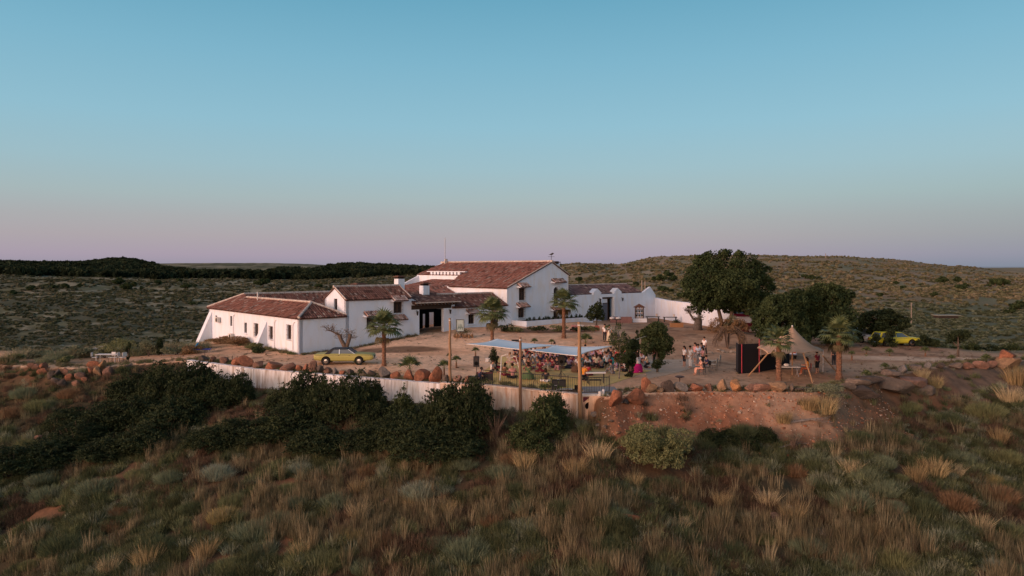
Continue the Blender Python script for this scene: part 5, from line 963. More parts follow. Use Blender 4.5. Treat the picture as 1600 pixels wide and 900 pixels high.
# ---------------------------------------------------------------- boulders
def rock_mesh(seed, rough=.5):
    import bmesh
    bm = bmesh.new(); bmesh.ops.create_icosphere(bm, subdivisions=3, radius=1); r_ = random.Random(seed); pl_ = []
    for k in range(10):
        d = Vector((r_.gauss(0, 1), r_.gauss(0, 1), r_.gauss(0, 1))).normalized(); pl_.append((d, r_.uniform(.45, .78)))
    for v in bm.verts:
        for d, h in pl_:
            q_ = v.co.dot(d)
            if q_ > h: v.co -= d*(q_-h)*.92
        v.co *= 1+.05*(vnoise(np.array(v.co.x*3+9), np.array(v.co.y*3+v.co.z*2+9))-.5)
    me = bpy.data.meshes.new('boulder'); bm.to_mesh(me); bm.free(); me.materials.append(MT['rock']); return me
RK = [rock_mesh(i) for i in range(9)]
RC = {'rusty red': (.33, .14, .08), 'reddish': (.27, .15, .105), 'grey brown': (.20, .155, .12), 'tan': (.34, .22, .13), 'dark': (.11, .085, .07), 'orange': (.42, .22, .10), 'grey': (.24, .21, .18)}
def boulder(px, py, w_, h_, c, place, k, D=None, nm='boulder'):
    """px, py: where its foot shows; w_, h_ in photo pixels"""
    p = gat(px, D) if D else on(px, py-2, 35); s = p.y/F; rr = random.Random(k)
    o = link(nm, RK[k % 9], loc=(p.x, p.y, p.z+h_*s*(.38 if nm != 'rock_slab' else .12)), rot=(rr.uniform(-.2, .2), rr.uniform(-.15, .15), rr.uniform(0, 6.28) if abs(w_-h_) < 8 else rr.choice((0, math.pi))), scale=(w_*s*.62, w_*s*.5, h_*s*.66)); cc = np.array(RC[c])*rr.uniform(.85, 1.15); o.color = (*cc, 1)
    tag(o, None, 'boulder', 'boulders along the terrace edge'); return pend(o, c, nm, place, px)
k = 0
def edgeD(px):  # depth where the sight column crosses the terrace edge
    D = np.linspace(40, 110, 1400); X = (px-CX)/F*D; return float(D[np.argmin(np.abs(edge(X)-D))])
wl = [(318, 15, 9, 'dark'), (333, 14, 9, 'rusty red'), (350, 14, 11, 'reddish'), (368, 17, 13, 'rusty red'), (383, 24, 17, 'rusty red'), (404, 18, 14, 'reddish'), (425, 26, 12, 'rusty red'), (453, 28, 12, 'reddish'), (468, 10, 11, 'rusty red'), (479, 12, 12, 'rusty red'), (489, 12, 19, 'reddish'), (500, 12, 12, 'dark'), (512, 12, 11, 'reddish'), (524, 10, 12, 'grey'), (535, 10, 10, 'rusty red'), (548, 14, 11, 'dark'), (566, 15, 12, 'grey brown'), (582, 13, 12, 'dark'), (600, 20, 18, 'grey'), (618, 14, 12, 'rusty red'), (640, 19, 16, 'rusty red'), (660, 24, 19, 'rusty red'), (681, 19, 25, 'rusty red'), (697, 12, 15, 'grey brown'), (715, 17, 13, 'reddish'), (730, 14, 14, 'reddish')]
for px, w_, h_, c in wl:
    D = edgeD(px)+.75; boulder(px, 0, w_, h_, c, 'on the wall left of the yellow car' if px < 485 else 'on the wall in front of the yellow car' if px < 592 else 'on the wall right of the tall palm', k, D=D); k += 1
rl = [(962, 637, 24, 30, 'rusty red'), (992, 630, 28, 22, 'rusty red'), (1010, 612, 14, 24, 'rusty red'), (1016, 626, 22, 14, 'tan'), (1043, 618, 18, 20, 'dark'), (1063, 618, 20, 15, 'grey'), (1088, 617, 24, 14, 'rusty red'), (1108, 617, 14, 12, 'reddish'), (1128, 618, 17, 20, 'tan'), (1151, 619, 22, 20, 'orange'), (1172, 616, 18, 12, 'reddish'), (1189, 615, 26, 13, 'reddish'), (1216, 617, 30, 15, 'tan'), (1237, 615, 12, 13, 'grey brown'), (1255, 615, 26, 8, 'dark'), (1268, 614, 14, 8, 'dark'), (1030, 624, 14, 8, 'tan'), (1000, 638, 10, 7, 'rusty red'), (1075, 624, 12, 7, 'rusty red'), (978, 640, 12, 8, 'dark')]
for px, py, w_, h_, c in rl: boulder(px, py, w_, h_, c, 'above the red earth bank', k, D=edgeD(px)+(.5 if py < 630 else -.6)); k += 1
for px, py, w_, h_, c in ((1340, 604, 34, 12, 'grey brown'), (1360, 600, 36, 10, 'dark'), (1392, 590, 26, 11, 'grey brown'), (1412, 585, 18, 13, 'grey'), (1432, 582, 22, 13, 'grey brown'), (1450, 580, 14, 12, 'grey'), (1470, 578, 16, 10, 'dark'), (1492, 578, 18, 10, 'grey brown'), (1512, 578, 18, 10, 'reddish'), (1532, 577, 22, 11, 'reddish'), (1550, 577, 16, 11, 'reddish'), (1325, 610, 22, 10, 'grey brown'), (1305, 612, 20, 9, 'dark')):
    boulder(px, py, w_, h_, c, 'on the sloping slab line right of the tent', k); k += 1
boulder(1574, 578, 40, 24, 'tan', 'at the far right end of the terrace', k); boulder(1573, 560, 26, 14, 'rusty red', 'on top of the big tan block at right', k+1, D=on(1576, 575).y); PEND[-1][0].location.z += .75; k += 2
for px, py, w_, h_, c in ((1388, 608, 64, 26, 'grey brown'), (1425, 602, 44, 20, 'reddish'), (1350, 618, 46, 18, 'dark'), (1442, 614, 34, 14, 'grey brown')): boulder(px, py, w_, h_, c, 'lying flat on the slope below the slab line', k, nm='rock_slab'); k += 1
for px, py, w_, h_, c in ((57, 577, 11, 8, 'reddish'), (68, 574, 11, 8, 'rusty red'), (66, 584, 12, 9, 'rusty red'), (80, 590, 10, 12, 'dark'), (90, 586, 12, 9, 'dark'), (102, 584, 11, 9, 'reddish'), (88, 598, 12, 9, 'dark'), (96, 601, 10, 8, 'dark'), (108, 592, 9, 8, 'rusty red'), (125, 590, 14, 8, 'reddish'), (147, 572, 15, 9, 'rusty red'), (160, 574, 11, 11, 'orange'), (142, 580, 9, 8, 'rusty red'), (153, 584, 11, 11, 'tan'), (170, 584, 14, 11, 'reddish'), (197, 576, 9, 7, 'reddish'), (205, 571, 6, 4, 'grey'), (118, 600, 9, 6, 'reddish'), (132, 596, 9, 7, 'rusty red'), (50, 573, 10, 7, 'reddish')):
    boulder(px, py+4, w_*1.15, h_*1.25, c, 'in the rock piles at far left', k); k += 1
for px, py, w_, h_, c in ((915, 676, 9, 5, 'grey'), (935, 668, 12, 5, 'grey'), (945, 672, 9, 5, 'grey brown'), (925, 690, 8, 5, 'grey'), (955, 662, 8, 5, 'grey brown'), (985, 675, 8, 5, 'rusty red'), (905, 660, 7, 4, 'grey'), (930, 655, 16, 7, 'grey'), (965, 680, 7, 4, 'tan')): boulder(px, py, w_, h_, c, 'in the rubble below the third wooden pole', k, nm='stone'); k += 1
for px, py, w_, h_, c in ((890, 812, 16, 9, 'grey'), (1215, 815, 26, 12, 'reddish'), (1280, 845, 30, 14, 'grey brown'), (1235, 800, 14, 8, 'grey'), (600, 790, 20, 10, 'reddish'), (340, 690, 16, 9, 'reddish'), (980, 870, 40, 16, 'rusty red'), (60, 690, 14, 8, 'reddish')): boulder(px, py, w_, h_, c, 'half buried in the grass slope', k, nm='rock'); k += 1
rr = np.random.default_rng(5); n = 3200; xx = rr.uniform(5.5, 26, n); yy = edge(xx)-rr.uniform(-.4, 5.0, n)**1.0; s = rr.uniform(.02, .07, n)*(1+1.6*(rr.random(n) < .05))
pm = MB(); pm.ball((0, 0, 0), 1, 5, 3); pmm = pm.mesh('pebble', 'leaf_inst'); pmm.materials.clear(); pmm.materials.append(mk('pebble', (.8, .8, .8), (1.2, 1.2, 1.2), instancer=True, rough=.95))
scatter('rubble', 'small stones and clods strewn over the red earth bank', np.stack([xx, yy, ground(xx, yy)], 1), rr.uniform(0, 6, n), np.stack([s, s*.8, s*.6], 1), pal([(.30, .12, .06), (.38, .19, .11), (.40, .32, .25), (.2, .09, .05)], n, rr), [('p', pmm)])
n = 1800; xx = rr.uniform(-26, 50, n); yy = edge(xx)+rr.uniform(.8, 22, n); s = rr.uniform(.02, .06, n)
scatter('loose_stones', 'loose pebbles on the dirt terrace', np.stack([xx, yy, ground(xx, yy)], 1), rr.uniform(0, 6, n), np.stack([s, s*.8, s*.6], 1), pal([(.30, .20, .14), (.4, .3, .22), (.18, .12, .08)], n, rr), [('p', pmm)])
# ---------------------------------------------------------------- poles, sails, railing
def post(px, py0, py1, D, label, w_=.17, mat='pole', lean=0):
    a = at(px, py0, D); b = at(px+lean, py1, D); t = thing('wooden_pole', label, 'pole', b); n = 10
    MB().tube([(b-b).lerp(a-b, i/n)+Vector((.012*math.sin(i*1.7), 0, 0)) for i in range(n+1)], [w_*(1.0-.32*i/n)*(1+.03*math.sin(i*2.3)) for i in range(n+1)], 9).build('shaft', mat, t, smooth=True)
    m = MB(); c = a-b; m.tube([c*.965+Vector((0, 0, -.02)), c*.965+Vector((0, 0, .05))], w_*.74, 9); m.build('rope_lashing', 'whitewood', t); return a
D1 = edgeD(703)+.9; D2 = edgeD(813)-.62; D3 = edgeD(906)-.62
A1 = post(703, 497, 602, D1, 'leftmost of the three tall wooden poles, standing behind boulders on the wall', .115)
A2 = post(813, 527, 646, D2, 'reddish middle one of the three tall wooden poles, outside the railing', .12, 'poledark')
A3 = post(905, 503, 656, D3, 'rightmost and thickest of the three tall wooden poles, before keyboard player', .145, lean=2)
def sail(label, corners, sag, fold=0, n=20):
    """tensioned cloth with hollow edges between corner points"""
    c = [Vector(p) for p in corners]; V = []; ce = sum(c, Vector())/len(c)
    def edgep(a, b, t): p = a.lerp(b, t); m_ = 4*t*(1-t); return p+(ce-p).normalized()*m_*(b-a).length*.085+Vector((0, 0, -sag*.35*m_))
    for i in range(n+1):
        for j in range(n+1):
            u, v = i/n, j/n; e0 = edgep(c[0], c[1], u); e1 = edgep(c[3], c[2], u); f0 = edgep(c[0], c[3], v); f1 = edgep(c[1], c[2], v)
            p = e0*(1-v)+e1*v+f0*(1-u)+f1*u-(c[0]*(1-u)*(1-v)+c[1]*u*(1-v)+c[2]*u*v+c[3]*(1-u)*v); p.z -= sag*16*u*(1-u)*v*(1-v); V.append(p)
    Fc = [(i*(n+1)+j, (i+1)*(n+1)+j, (i+1)*(n+1)+j+1, i*(n+1)+j+1) for i in range(n) for j in range(n)]
    t = thing('shade_sail', label, 'shade sail', ce); t.location = (0, 0, 0); m = MB(); m.add(V, Fc); o = m.build('cloth', 'sailcloth', t, smooth=True); sm = o.modifiers.new('thickness', 'SOLIDIFY'); sm.thickness = .012
    hm = MB()
    g_ = lambda i, j: V[i*(n+1)+j]
    for rowp in ([g_(i, 0) for i in range(n+1)], [g_(i, n) for i in range(n+1)], [g_(0, j) for j in range(n+1)], [g_(n, j) for j in range(n+1)]): hm.tube(rowp, .03, 4)
    hm.build('hem', 'whitewood', t); return t
sail('left pale blue shade sail stretched over the seated crowd', [at(729, 537.5, 54), at(776, 529.5, 58), at(873, 539.5, 54.5), at(812, 546, 50)], .11)
sail('right pale blue shade sail sagging over the crowd towards the keyboard', [at(826, 547, 50.5), at(864, 539.5, 54.5), at(957, 540.5, 53), at(902, 556, 48.5)], .17)
for a, b, lb in ((A2, at(812, 546, 50), 'short thin rope from middle pole up to the left sail'), (A3-Vector((0, 0, .2)), at(902, 556, 48.5), 'thin rope from the right pole down to the right sail'), (A1-Vector((0, 0, .2)), at(729, 537.5, 54), 'thin rope from left pole to tip of left sail'), (at(957, 540.5, 53), at(1010, 525, 56), 'thin rope from right sail into the round tree')):
    tag(MB().tube([a, a.lerp(b, .5)-Vector((0, 0, .05)), b], .012, 4).build('guy_rope', 'whitewood'), lb, 'rope')
def railing():
    t = thing('railing', 'low dark iron railing along the wall top in front of the stage', 'railing'); xs = [at(752, 0, 1).x*edgeD(752), -1.3, 4.25, 6.6]
    P = [Vector((x, float(edge(x))+.02)) for x in xs[:3]]+[Vector((6.2, 46.6))]; bars = 0
    for a, b in zip(P[:-1], P[1:]):
        L_ = (b-a).length; z = .14; d = (b-a)/L_; n = int(L_/.155)
        for zz, r_ in ((z+.06, .02), (z+.98, .028)): MB().tube([(a.x, a.y, zz), (b.x, b.y, zz)], r_, 5).build('rail', 'iron', t)
        for i in range(n+1):
            q_ = a+d*L_*i/n; pst = i % 12 == 0
            MB().tube([(q_.x, q_.y, z-.1 if pst else z+.04), (q_.x, q_.y, z+(1.08 if pst else .98))], .035 if pst else .012, 4, cap=True).build('railing_post' if pst else 'bar', 'iron', t)
railing()
# stage matting and pale paving
def slab(name, label, pts, z, mat, th=.02):
    m = MB(); n = 10; V = []
    c = [Vector(p) for p in pts]
    for i in range(n+1):
        for j in range(n+1):
            u, v = i/n, j/n; p = c[0]*(1-u)*(1-v)+c[1]*u*(1-v)+c[2]*u*v+c[3]*(1-u)*v; V.append((p.x, p.y, gz(p.x, p.y)+z))
    k_ = (n+1)**2; V += [(a, b, c_-th-.05) for a, b, c_ in V]; Fc = []
    for i in range(n):
        for j in range(n): q_ = (i*(n+1)+j, (i+1)*(n+1)+j, (i+1)*(n+1)+j+1, i*(n+1)+j+1); Fc.append(q_); Fc.append(tuple(k_+x_ for x_ in q_[::-1]))
    rim = [i*(n+1) for i in range(n+1)]+[n*(n+1)+j for j in range(1, n+1)]+[i*(n+1)+n for i in range(n-1, -1, -1)]+[j for j in range(n-1, 0, -1)]
    for a, b in zip(rim, rim[1:]+rim[:1]): Fc.append((a, b, k_+b, k_+a))
    m.add(V, Fc); return tag(m.build(name, mat), label, None, None, 'structure')
def g2(px, py): p = on(px, py, 40); return Vector((p.x, p.y))
slab('stage_floor', 'straw coloured matting under the musicians and crowd', [Vector((-3.0, 51.2)), Vector((4.6, 47.0)), Vector((11.0, 57.5)), Vector((-1.0, 66))], .035, 'mat')
slab('pale_paving', 'pale concrete strip right of the crowd', [g2(1012, 592), g2(1060, 582), g2(1120, 563), g2(1000, 562)], .03, 'paving')
# ---------------------------------------------------------------- equipment box below the third pole
p0 = at(909, 648, 46.0)
t = thing('pump_box', 'dark red open box with white pipe at the right end of the retaining wall', 'box', (4.5, 46.0, -1.4))
MB().box(0, 1.55, .3, 1.2, 0, 1.35).build('housing', 'void', t); 
m = MB(); m.box(0, .55, .2, .3, 0, 1.3); m.box(.55, 1.55, .2, .3, .35, 1.3); m.build('front_panel', 'solid', t, (.14, .03, .045)); MB().box(-.05, 1.6, .12, 1.25, 1.36, 1.5).build('lid', 'whitewood', t)
MB().tube([(.35, .19, .75), (.35, .12, .75)], .24, 14).build('round_vent', 'void', t); MB().tube([(1.05, .1, .15), (1.05, .1, .75)], .12, 10).build('pipe', 'whitewood', t); MB().tube([(1.05, .1, .78), (1.05, .1, 1.7)], .11, 10).build('pipe', 'whitewood', t); MB().tube([(1.05, .1, .74), (1.05, .1, .8)], .15, 10).build('pipe_clamp', 'rubber', t)
MB().tube([(1.25, .1, 1.1), (1.25, .1, 1.5), (1.3, .3, 1.75)], .09, 8).build('pipe', 'whitewood', t); MB().tube([(.9, 0, .05), (.65, -.2, -.1), (.4, -.3, -.3)], .1, 8).build('pipe', 'solid', t, (.45, .27, .2))
m = MB(); m.box(0, 2.2, .2, 2.2, 1.5, 1.62); tag(m.build('concrete_lid', 'solid', None, (.27, .25, .24)), 'flat grey concrete cover behind the white pipes', 'slab'); bpy.data.objects['concrete_lid'].location = (4.6, 46.35, -1.42)
# ---------------------------------------------------------------- tan stretch tent with black panels
def tent():
    D = 53.5; t = thing('stretch_tent', 'tan peaked canvas tent held by slanting wooden poles, behind the palm', 'tent')
    pk = at(1238, 510, 55.5); rim = [at(1183, 543.5, 55), at(1200, 552.5, 52.6), at(1228, 553, 52.2), at(1256, 551.5, 52.3), at(1285, 550.5, 53.5), at(1286, 546.5, 57), at(1265, 541, 59), at(1225, 538, 59.5), at(1195, 539, 58)]
    N_ = 36; K = 14; V = [pk]; Fc = []
    def rp(s): s = s*len(rim)/N_; i = int(s) % len(rim); f = s-int(s); p = rim[i].lerp(rim[(i+1) % len(rim)], f); return p+Vector((0, 0, .10*4*f*(1-f)))
    for j in range(1, K+1):
        v = j/K
        for i in range(N_):
            e = rp(i); zz = pk.z+(e.z-pk.z)*(1-(1-v)**1.55); V.append(Vector((pk.x+(e.x-pk.x)*v, pk.y+(e.y-pk.y)*v, zz)))
    for i in range(N_): Fc.append((0, 1+i, 1+(i+1) % N_))
    for j in range(K-1):
        for i in range(N_): a = 1+j*N_; Fc.append((a+i, a+N_+i, a+N_+(i+1) % N_, a+(i+1) % N_))
    m = MB(); m.add(V, Fc); o = m.build('canopy', 'tentcloth', t, smooth=True); o.modifiers.new('thickness', 'SOLIDIFY').thickness = .02
    MB().ball(pk+Vector((0, 0, .02)), .07, 8, 6).build('peak_cap', 'whitewood', t); MB().tube([(pk.x, pk.y, gz(pk.x, pk.y)), pk], .05, 7).build('centre_pole', 'pole', t)
    for i, (a, b) in enumerate(((at(1201, 551, 52.8), on(1169, 588)), (at(1255, 551, 52.4), on(1270, 599)), (at(1286, 556, 53.4), on(1309, 583)), (rim[5], gat(1286, 57)), (rim[7], gat(1225, 59.5)), (at(1189, 545, 54.8), on(1189, 573)), (at(1220, 552, 52.8), on(1220, 576)))):
        MB().tube([b, a], .055 if i < 3 else .025, 7).build('tent_pole', 'pole' if i < 3 else 'whitewood', t)
tent()
t = thing('black_screen', 'black fabric screen with two pink red stripes left of tan tent', 'screen'); a = on(1153, 584); b = gat(1190, 56.5); hh = 2.25
def scr(p, q_, h, m, off=0): n_ = Vector((q_.y-p.y, p.x-q_.x, 0)).normalized()*.04; m.hexa([p+n_*off, q_+n_*off, q_+n_*(off+1), p+n_*(off+1), p+n_*off+Vector((0, 0, h)), q_+n_*off+Vector((0, 0, h)), q_+n_*(off+1)+Vector((0, 0, h)), p+n_*(off+1)+Vector((0, 0, h))])
mB = mk('blackcloth', (.013, .012, .015), rough=.95); mP = mk('pinktrim', (.45, .06, .08), rough=.8)
m = MB(); a1v, a2v = Vector(a), Vector(on(1185, 582)); scr(a1v, a2v, hh, m); m.build('front_panel', 'blackcloth', t); m = MB(); scr(a1v+Vector((.06, .06, 0)), a1v+Vector((.25, 1.3, 0)), hh, m); m.build('side_panel', 'blackcloth', t); m = MB(); scr(a2v+Vector((.1, .2, 0)), Vector((a2v.x+3.6, a2v.y+3.2, a2v.z)), 1.3, m); m.build('back_panel', 'blackcloth', t)
for q_, h in ((a1v.lerp(a2v, .17), hh), (a2v+Vector((.02, -.05, 0)), hh+.35)): m = MB(); m.tube([q_+Vector((0, -.08, .02)), q_+Vector((0, -.08, h))], .03, 5); m.build('stripe', 'pinktrim', t)
# ---------------------------------------------------------------- people
def skin_mesh(name, verts, edges, mat, sub=1):
    me = bpy.data.meshes.new(name); me.from_pydata([v[:3] for v in verts], edges, []); o = bpy.data.objects.new('tmp', me); COL.objects.link(o)
    md = o.modifiers.new('s', 'SKIN'); md.use_smooth_shade = True
    for i, v in enumerate(verts): me.skin_vertices[0].data[i].radius = (v[3], v[4] if len(v) > 4 else v[3])
    me.skin_vertices[0].data[0].use_root = True
    s_ = o.modifiers.new('u', 'SUBSURF'); s_.levels = s_.render_levels = sub
    dg = bpy.context.evaluated_depsgraph_get(); dg.update(); ev = o.evaluated_get(dg); out_ = bpy.data.meshes.new_from_object(ev); bpy.data.objects.remove(o); out_.name = name; out_.materials.clear(); out_.materials.append(MT[mat]); return out_
def figure(pose, dress=False, shorts=False):
    P = {}
    if pose in ('stand', 'arms', 'walk'): hipz, lean = .93, 0
    elif pose == 'chair': hipz, lean = .52, .02
    else: hipz, lean = .15, .05
    if pose == 'kneel': hipz = .42
    pel = Vector((0, 0, hipz)); ch = pel+Vector((0, lean+.0, .42)); nk = ch+Vector((0, .02+lean*.6, .14)); hd = nk+Vector((0, .03+lean, .13))
    arm = {}
    leg = {}
    for s in (-1, 1):
        sh = ch+Vector((s*.175, 0, .05)); hip = pel+Vector((s*.085, 0, -.03))
        if pose == 'stand': el = sh+Vector((s*.05, -.03, -.28)); wr = el+Vector((-s*.01, .07, -.25))
        elif pose == 'walk': el = sh+Vector((s*.05, -s*.09, -.27)); wr = el+Vector((0, .1-s*.06, -.23))
        elif pose == 'arms': el = sh+Vector((s*.06, .05, -.27)); wr = el+Vector((-s*.2, .16, .05))
        elif pose == 'raise' and s > 0: el = sh+Vector((s*.1, .1, .2)); wr = el+Vector((-.02, .05, .24))
        elif pose == 'lean': el = sh+Vector((s*.12, -.16, -.24)); wr = el+Vector((s*.03, -.1, -.2))
        else: el = sh+Vector((s*.09, .10, -.24)); wr = el+Vector((-s*.12, .2, .0))
        if pose in ('stand', 'arms'): kn = hip+Vector((s*.015, .02, -.42)); an = kn+Vector((0, -.02, -.41)); to = an+Vector((s*.02, .15, -.05))
        elif pose == 'walk': kn = hip+Vector((s*.015, s*.14, -.4)); an = kn+Vector((0, s*.08-.06, -.4)); to = an+Vector((s*.02, .15, -.05))
        elif pose == 'chair': kn = hip+Vector((s*.06, .42, .02)); an = kn+Vector((0, .05, -.42)); to = an+Vector((0, .15, -.04))
        elif pose == 'knees': kn = hip+Vector((s*.06, .34, .33)); an = kn+Vector((0, .22, -.38)); to = an+Vector((0, .15, -.03))
        elif pose == 'kneel': kn = hip+Vector((s*.08, .3, -.28)); an = kn+Vector((0, -.42, -.03)); to = an+Vector((0, -.12, .0))
        elif pose == 'side': kn = hip+Vector((.34, .18+s*.08, -.03)); an = kn+Vector((-.1, -.3, -.0)); to = an+Vector((-.08, -.1, 0))
        else: kn = hip+Vector((s*.28, .28, -.02)); an = kn+Vector((-s*.36, .12, -.02)); to = an+Vector((-s*.1, .06, .0))
        arm[s] = (sh, el, wr); leg[s] = (hip, kn, an, to)
    V = [(*pel, .13, .10), (*(pel+(ch-pel)*.5), .115, .09), (*ch, .145, .095), (*nk, .052), (*(nk+(hd-nk)*.45), .062), (*hd, .082, .095), (*(hd+Vector((0, .0, .1))), .062, .07)]; E = [(0, 1), (1, 2), (2, 3), (3, 4), (4, 5), (5, 6)]
    Sv = [(*(pel+Vector((0, 0, -.04))), .155, .125), (*(pel+(ch-pel)*.5), .14, .115), (*ch, .165, .12), (*(ch+Vector((0, 0, .09))), .08, .07)]; Se = [(0, 1), (1, 2), (2, 3)]
    Lv = [(*(pel+Vector((0, 0, .04))), .15, .12)]; Le = []
    hands = MB()
    for s in (-1, 1):
        sh, el, wr = arm[s]; n = len(V); V += [(*sh, .055), (*el, .042), (*wr, .028), (*(wr+(wr-el).normalized()*.08), .034, .018)]; E += [(2, n), (n, n+1), (n+1, n+2), (n+2, n+3)]
        n = len(Sv); Sv += [(*sh, .075), (*sh.lerp(el, .75), .068)]; Se += [(2, n), (n, n+1)]
        d = (wr-el).normalized(); sd = d.orthogonal().normalized(); c_ = wr+d*.1
        for q in range(4): o_ = sd*(q-1.5)*.02; hands.tube([c_+o_, c_+o_+d*(.04+.008*(q in (1, 2))), c_+o_+d*.075+Vector((0, 0, -.012))], [.010, .009, .006], 4)
        hands.tube([wr+d*.04+sd*.03, wr+d*.075+sd*.058, wr+d*.1+sd*.06], [.012, .010, .007], 4)
        hp, kn, an, to = leg[s]; n = len(V); V += [(*hp, .085), (*kn, .058), (*an, .038), (*to, .036, .025)]; E += [(0, n), (n, n+1), (n+1, n+2), (n+2, n+3)]
        n = len(Lv)
        if not dress: Lv += [(*hp, .10), (*kn, .078), (*kn.lerp(an, .12 if shorts else .9), .072 if shorts else .062)]; Le += [(0, n), (n, n+1), (n+1, n+2)]
    body = skin_mesh('body', V, E, 'skin'); top = skin_mesh('shirt', Sv, Se, 'cloth')
    if dress:
        m = MB(); K = 12
        if pose in ('stand', 'arms', 'walk'): rg = [(pel+Vector((0, 0, .12)), .135), (pel, .19), (pel+Vector((0, 0, -.35)), .24), (pel+Vector((0, 0, -.78)), .31)]
        else: rg = [(pel+Vector((0, 0, .14)), .14), (pel+Vector((0, .08, .03)), .27), (pel+Vector((0, .18, -.06)), .42), (pel+Vector((0, .2, -.14 if pose != 'kneel' else -.38)), .48)]
        vs = [Vector((c_.x+r_*math.cos(2*math.pi*k/K)*(1+.06*(k % 2)), c_.y+r_*.85*math.sin(2*math.pi*k/K)*(1+.06*(k % 2)), c_.z)) for c_, r_ in rg for k in range(K)]
        m.add(vs, [(i*K+k, i*K+(k+1) % K, (i+1)*K+(k+1) % K, (i+1)*K+k) for i in range(3) for k in range(K)]+[tuple(range(K))]); low = m.mesh('skirt', 'cloth', True)
    else: low = skin_mesh('trousers', Lv, Le, 'cloth')
    hr = MB(); hr.ball(hd+Vector((0, -.022, .055)), .112, 10, 7, (.93, 1.0, .95)); hs = hr.mesh('hair', 'cloth', True)
    hl = MB(); hl.ball(hd+Vector((0, -.022, .055)), .112, 10, 7, (.93, 1.0, .95)); hl.tube([hd+Vector((0, -.07, .05)), hd+Vector((0, -.10, -.1)), hd+Vector((0, -.12, -.3))], [.095, .09, .05], 8); hlm = hl.mesh('hair', 'cloth', True)
    fm = MB(); fc = hd+Vector((0, .085, .02)); fm.tube([fc+Vector((0, -.01, .03)), fc+Vector((0, .025, -.012)), fc+Vector((0, .005, -.02))], [.006, .014, .01], 4)
    for s in (-1, 1): fm.ball(hd+Vector((s*.086, 0, .02)), .022, 5, 4, (.5, .8, 1.3))
    face = fm.mesh('nose_and_ears', 'skin'); em = MB()
    for s in (-1, 1): em.ball(fc+Vector((s*.03, -.002, .022)), .009, 5, 4)
    em.box(fc.x-.022, fc.x+.022, fc.y-.005, fc.y+.003, fc.z-.05, fc.z-.044); eye = em.mesh('eyes_and_mouth', 'void')
    hm = hands.mesh('fingers', 'skin'); return dict(body=body, shirt=top, low=low, ln='skirt' if dress else 'trousers', hs=hs, hl=hlm, face=face, eye=eye, hands=hm)
FG = {}
def person(pose, loc, rz, shirt, low, hair=(.03, .02, .015), long=False, dress=False, shorts=False, sc=1.0, label=None, group=None, pendinfo=None):
    key = (pose, dress, shorts)
    if key not in FG: FG[key] = figure(*key)
    f = FG[key]; t = thing('person', label, 'person', loc, rz, group); t.scale = (sc, sc, sc)
    link('body', f['body'], t); link('shirt', f['shirt'], t, shirt); link(f['ln'], f['low'], t, low); link('hair', f['hl'] if long else f['hs'], t, hair); link('face_features', f['face'], t); link('eyes_and_mouth', f['eye'], t); link('fingers', f['hands'], t)
    if pendinfo: pend(t, *pendinfo)
    return t
CN = {'white': (.68, .66, .66), 'pale blue': (.42, .50, .62), 'maroon': (.20, .03, .05), 'dark': (.03, .03, .035), 'navy': (.03, .035, .08), 'pink': (.58, .28, .28), 'red': (.45, .04, .05), 'green': (.10, .16, .08), 'orange': (.70, .28, .04), 'magenta': (.50, .02, .16), 'grey': (.20, .20, .21), 'peach': (.68, .36, .26), 'lilac': (.36, .26, .38), 'teal': (.03, .26, .24), 'cream': (.62, .52, .38), 'brown': (.14, .08, .05), 'rust': (.32, .10, .05)}
def face_to(p, q_): d = Vector(q_)-Vector(p); return math.atan2(-d.x, d.y)
stage = Vector((2.0, 52.0, 0))
# standing group in pale clothes
for px, py, ps_, sh, lo, kw, lb in ((1069.5, 573, 'stand', 'white', 'dark', dict(shorts=True, long=True), 'person in white top and black shorts, leftmost of the standing white dressed group'),
        (1079, 575, 'stand', 'white', 'white', {}, 'person all in white with long trousers, second in the standing group'),
        (1086.5, 568, 'stand', 'pink', 'grey', dict(shorts=True, long=True), 'person in pale pink top partly hidden, third in standing group'),
        (1091, 570, 'arms', 'pale blue', 'grey', {}, 'person in pale blue shirt and grey trousers, in middle of standing group'),
        (1096.5, 567, 'stand', 'pale blue', 'white', {}, 'person in light blue top at the back right of the standing group'),
        (1098.0, 575, 'arms', 'pink', 'dark', dict(long=True), 'person in pink top and black trousers, right front of standing group'),
        (1099.8+.8, 556, 'walk', 'white', 'dark', {}, 'person in white shirt and dark waistcoat standing alone behind the standing group'),
        (945, 534, 'stand', 'white', 'dark', dict(long=True), 'person in white top and dark trousers standing behind right sail, left of two'),
        (952, 534.5, 'stand', 'white', 'cream', dict(dress=True, long=True), 'person in long pale dress standing behind right sail, right of two')):
    p = on(px, py, 40); person(ps_, p, face_to(p, stage)+random.uniform(-.3, .3), CN[sh], CN[lo], label=lb, sc=random.uniform(.96, 1.04), **kw)
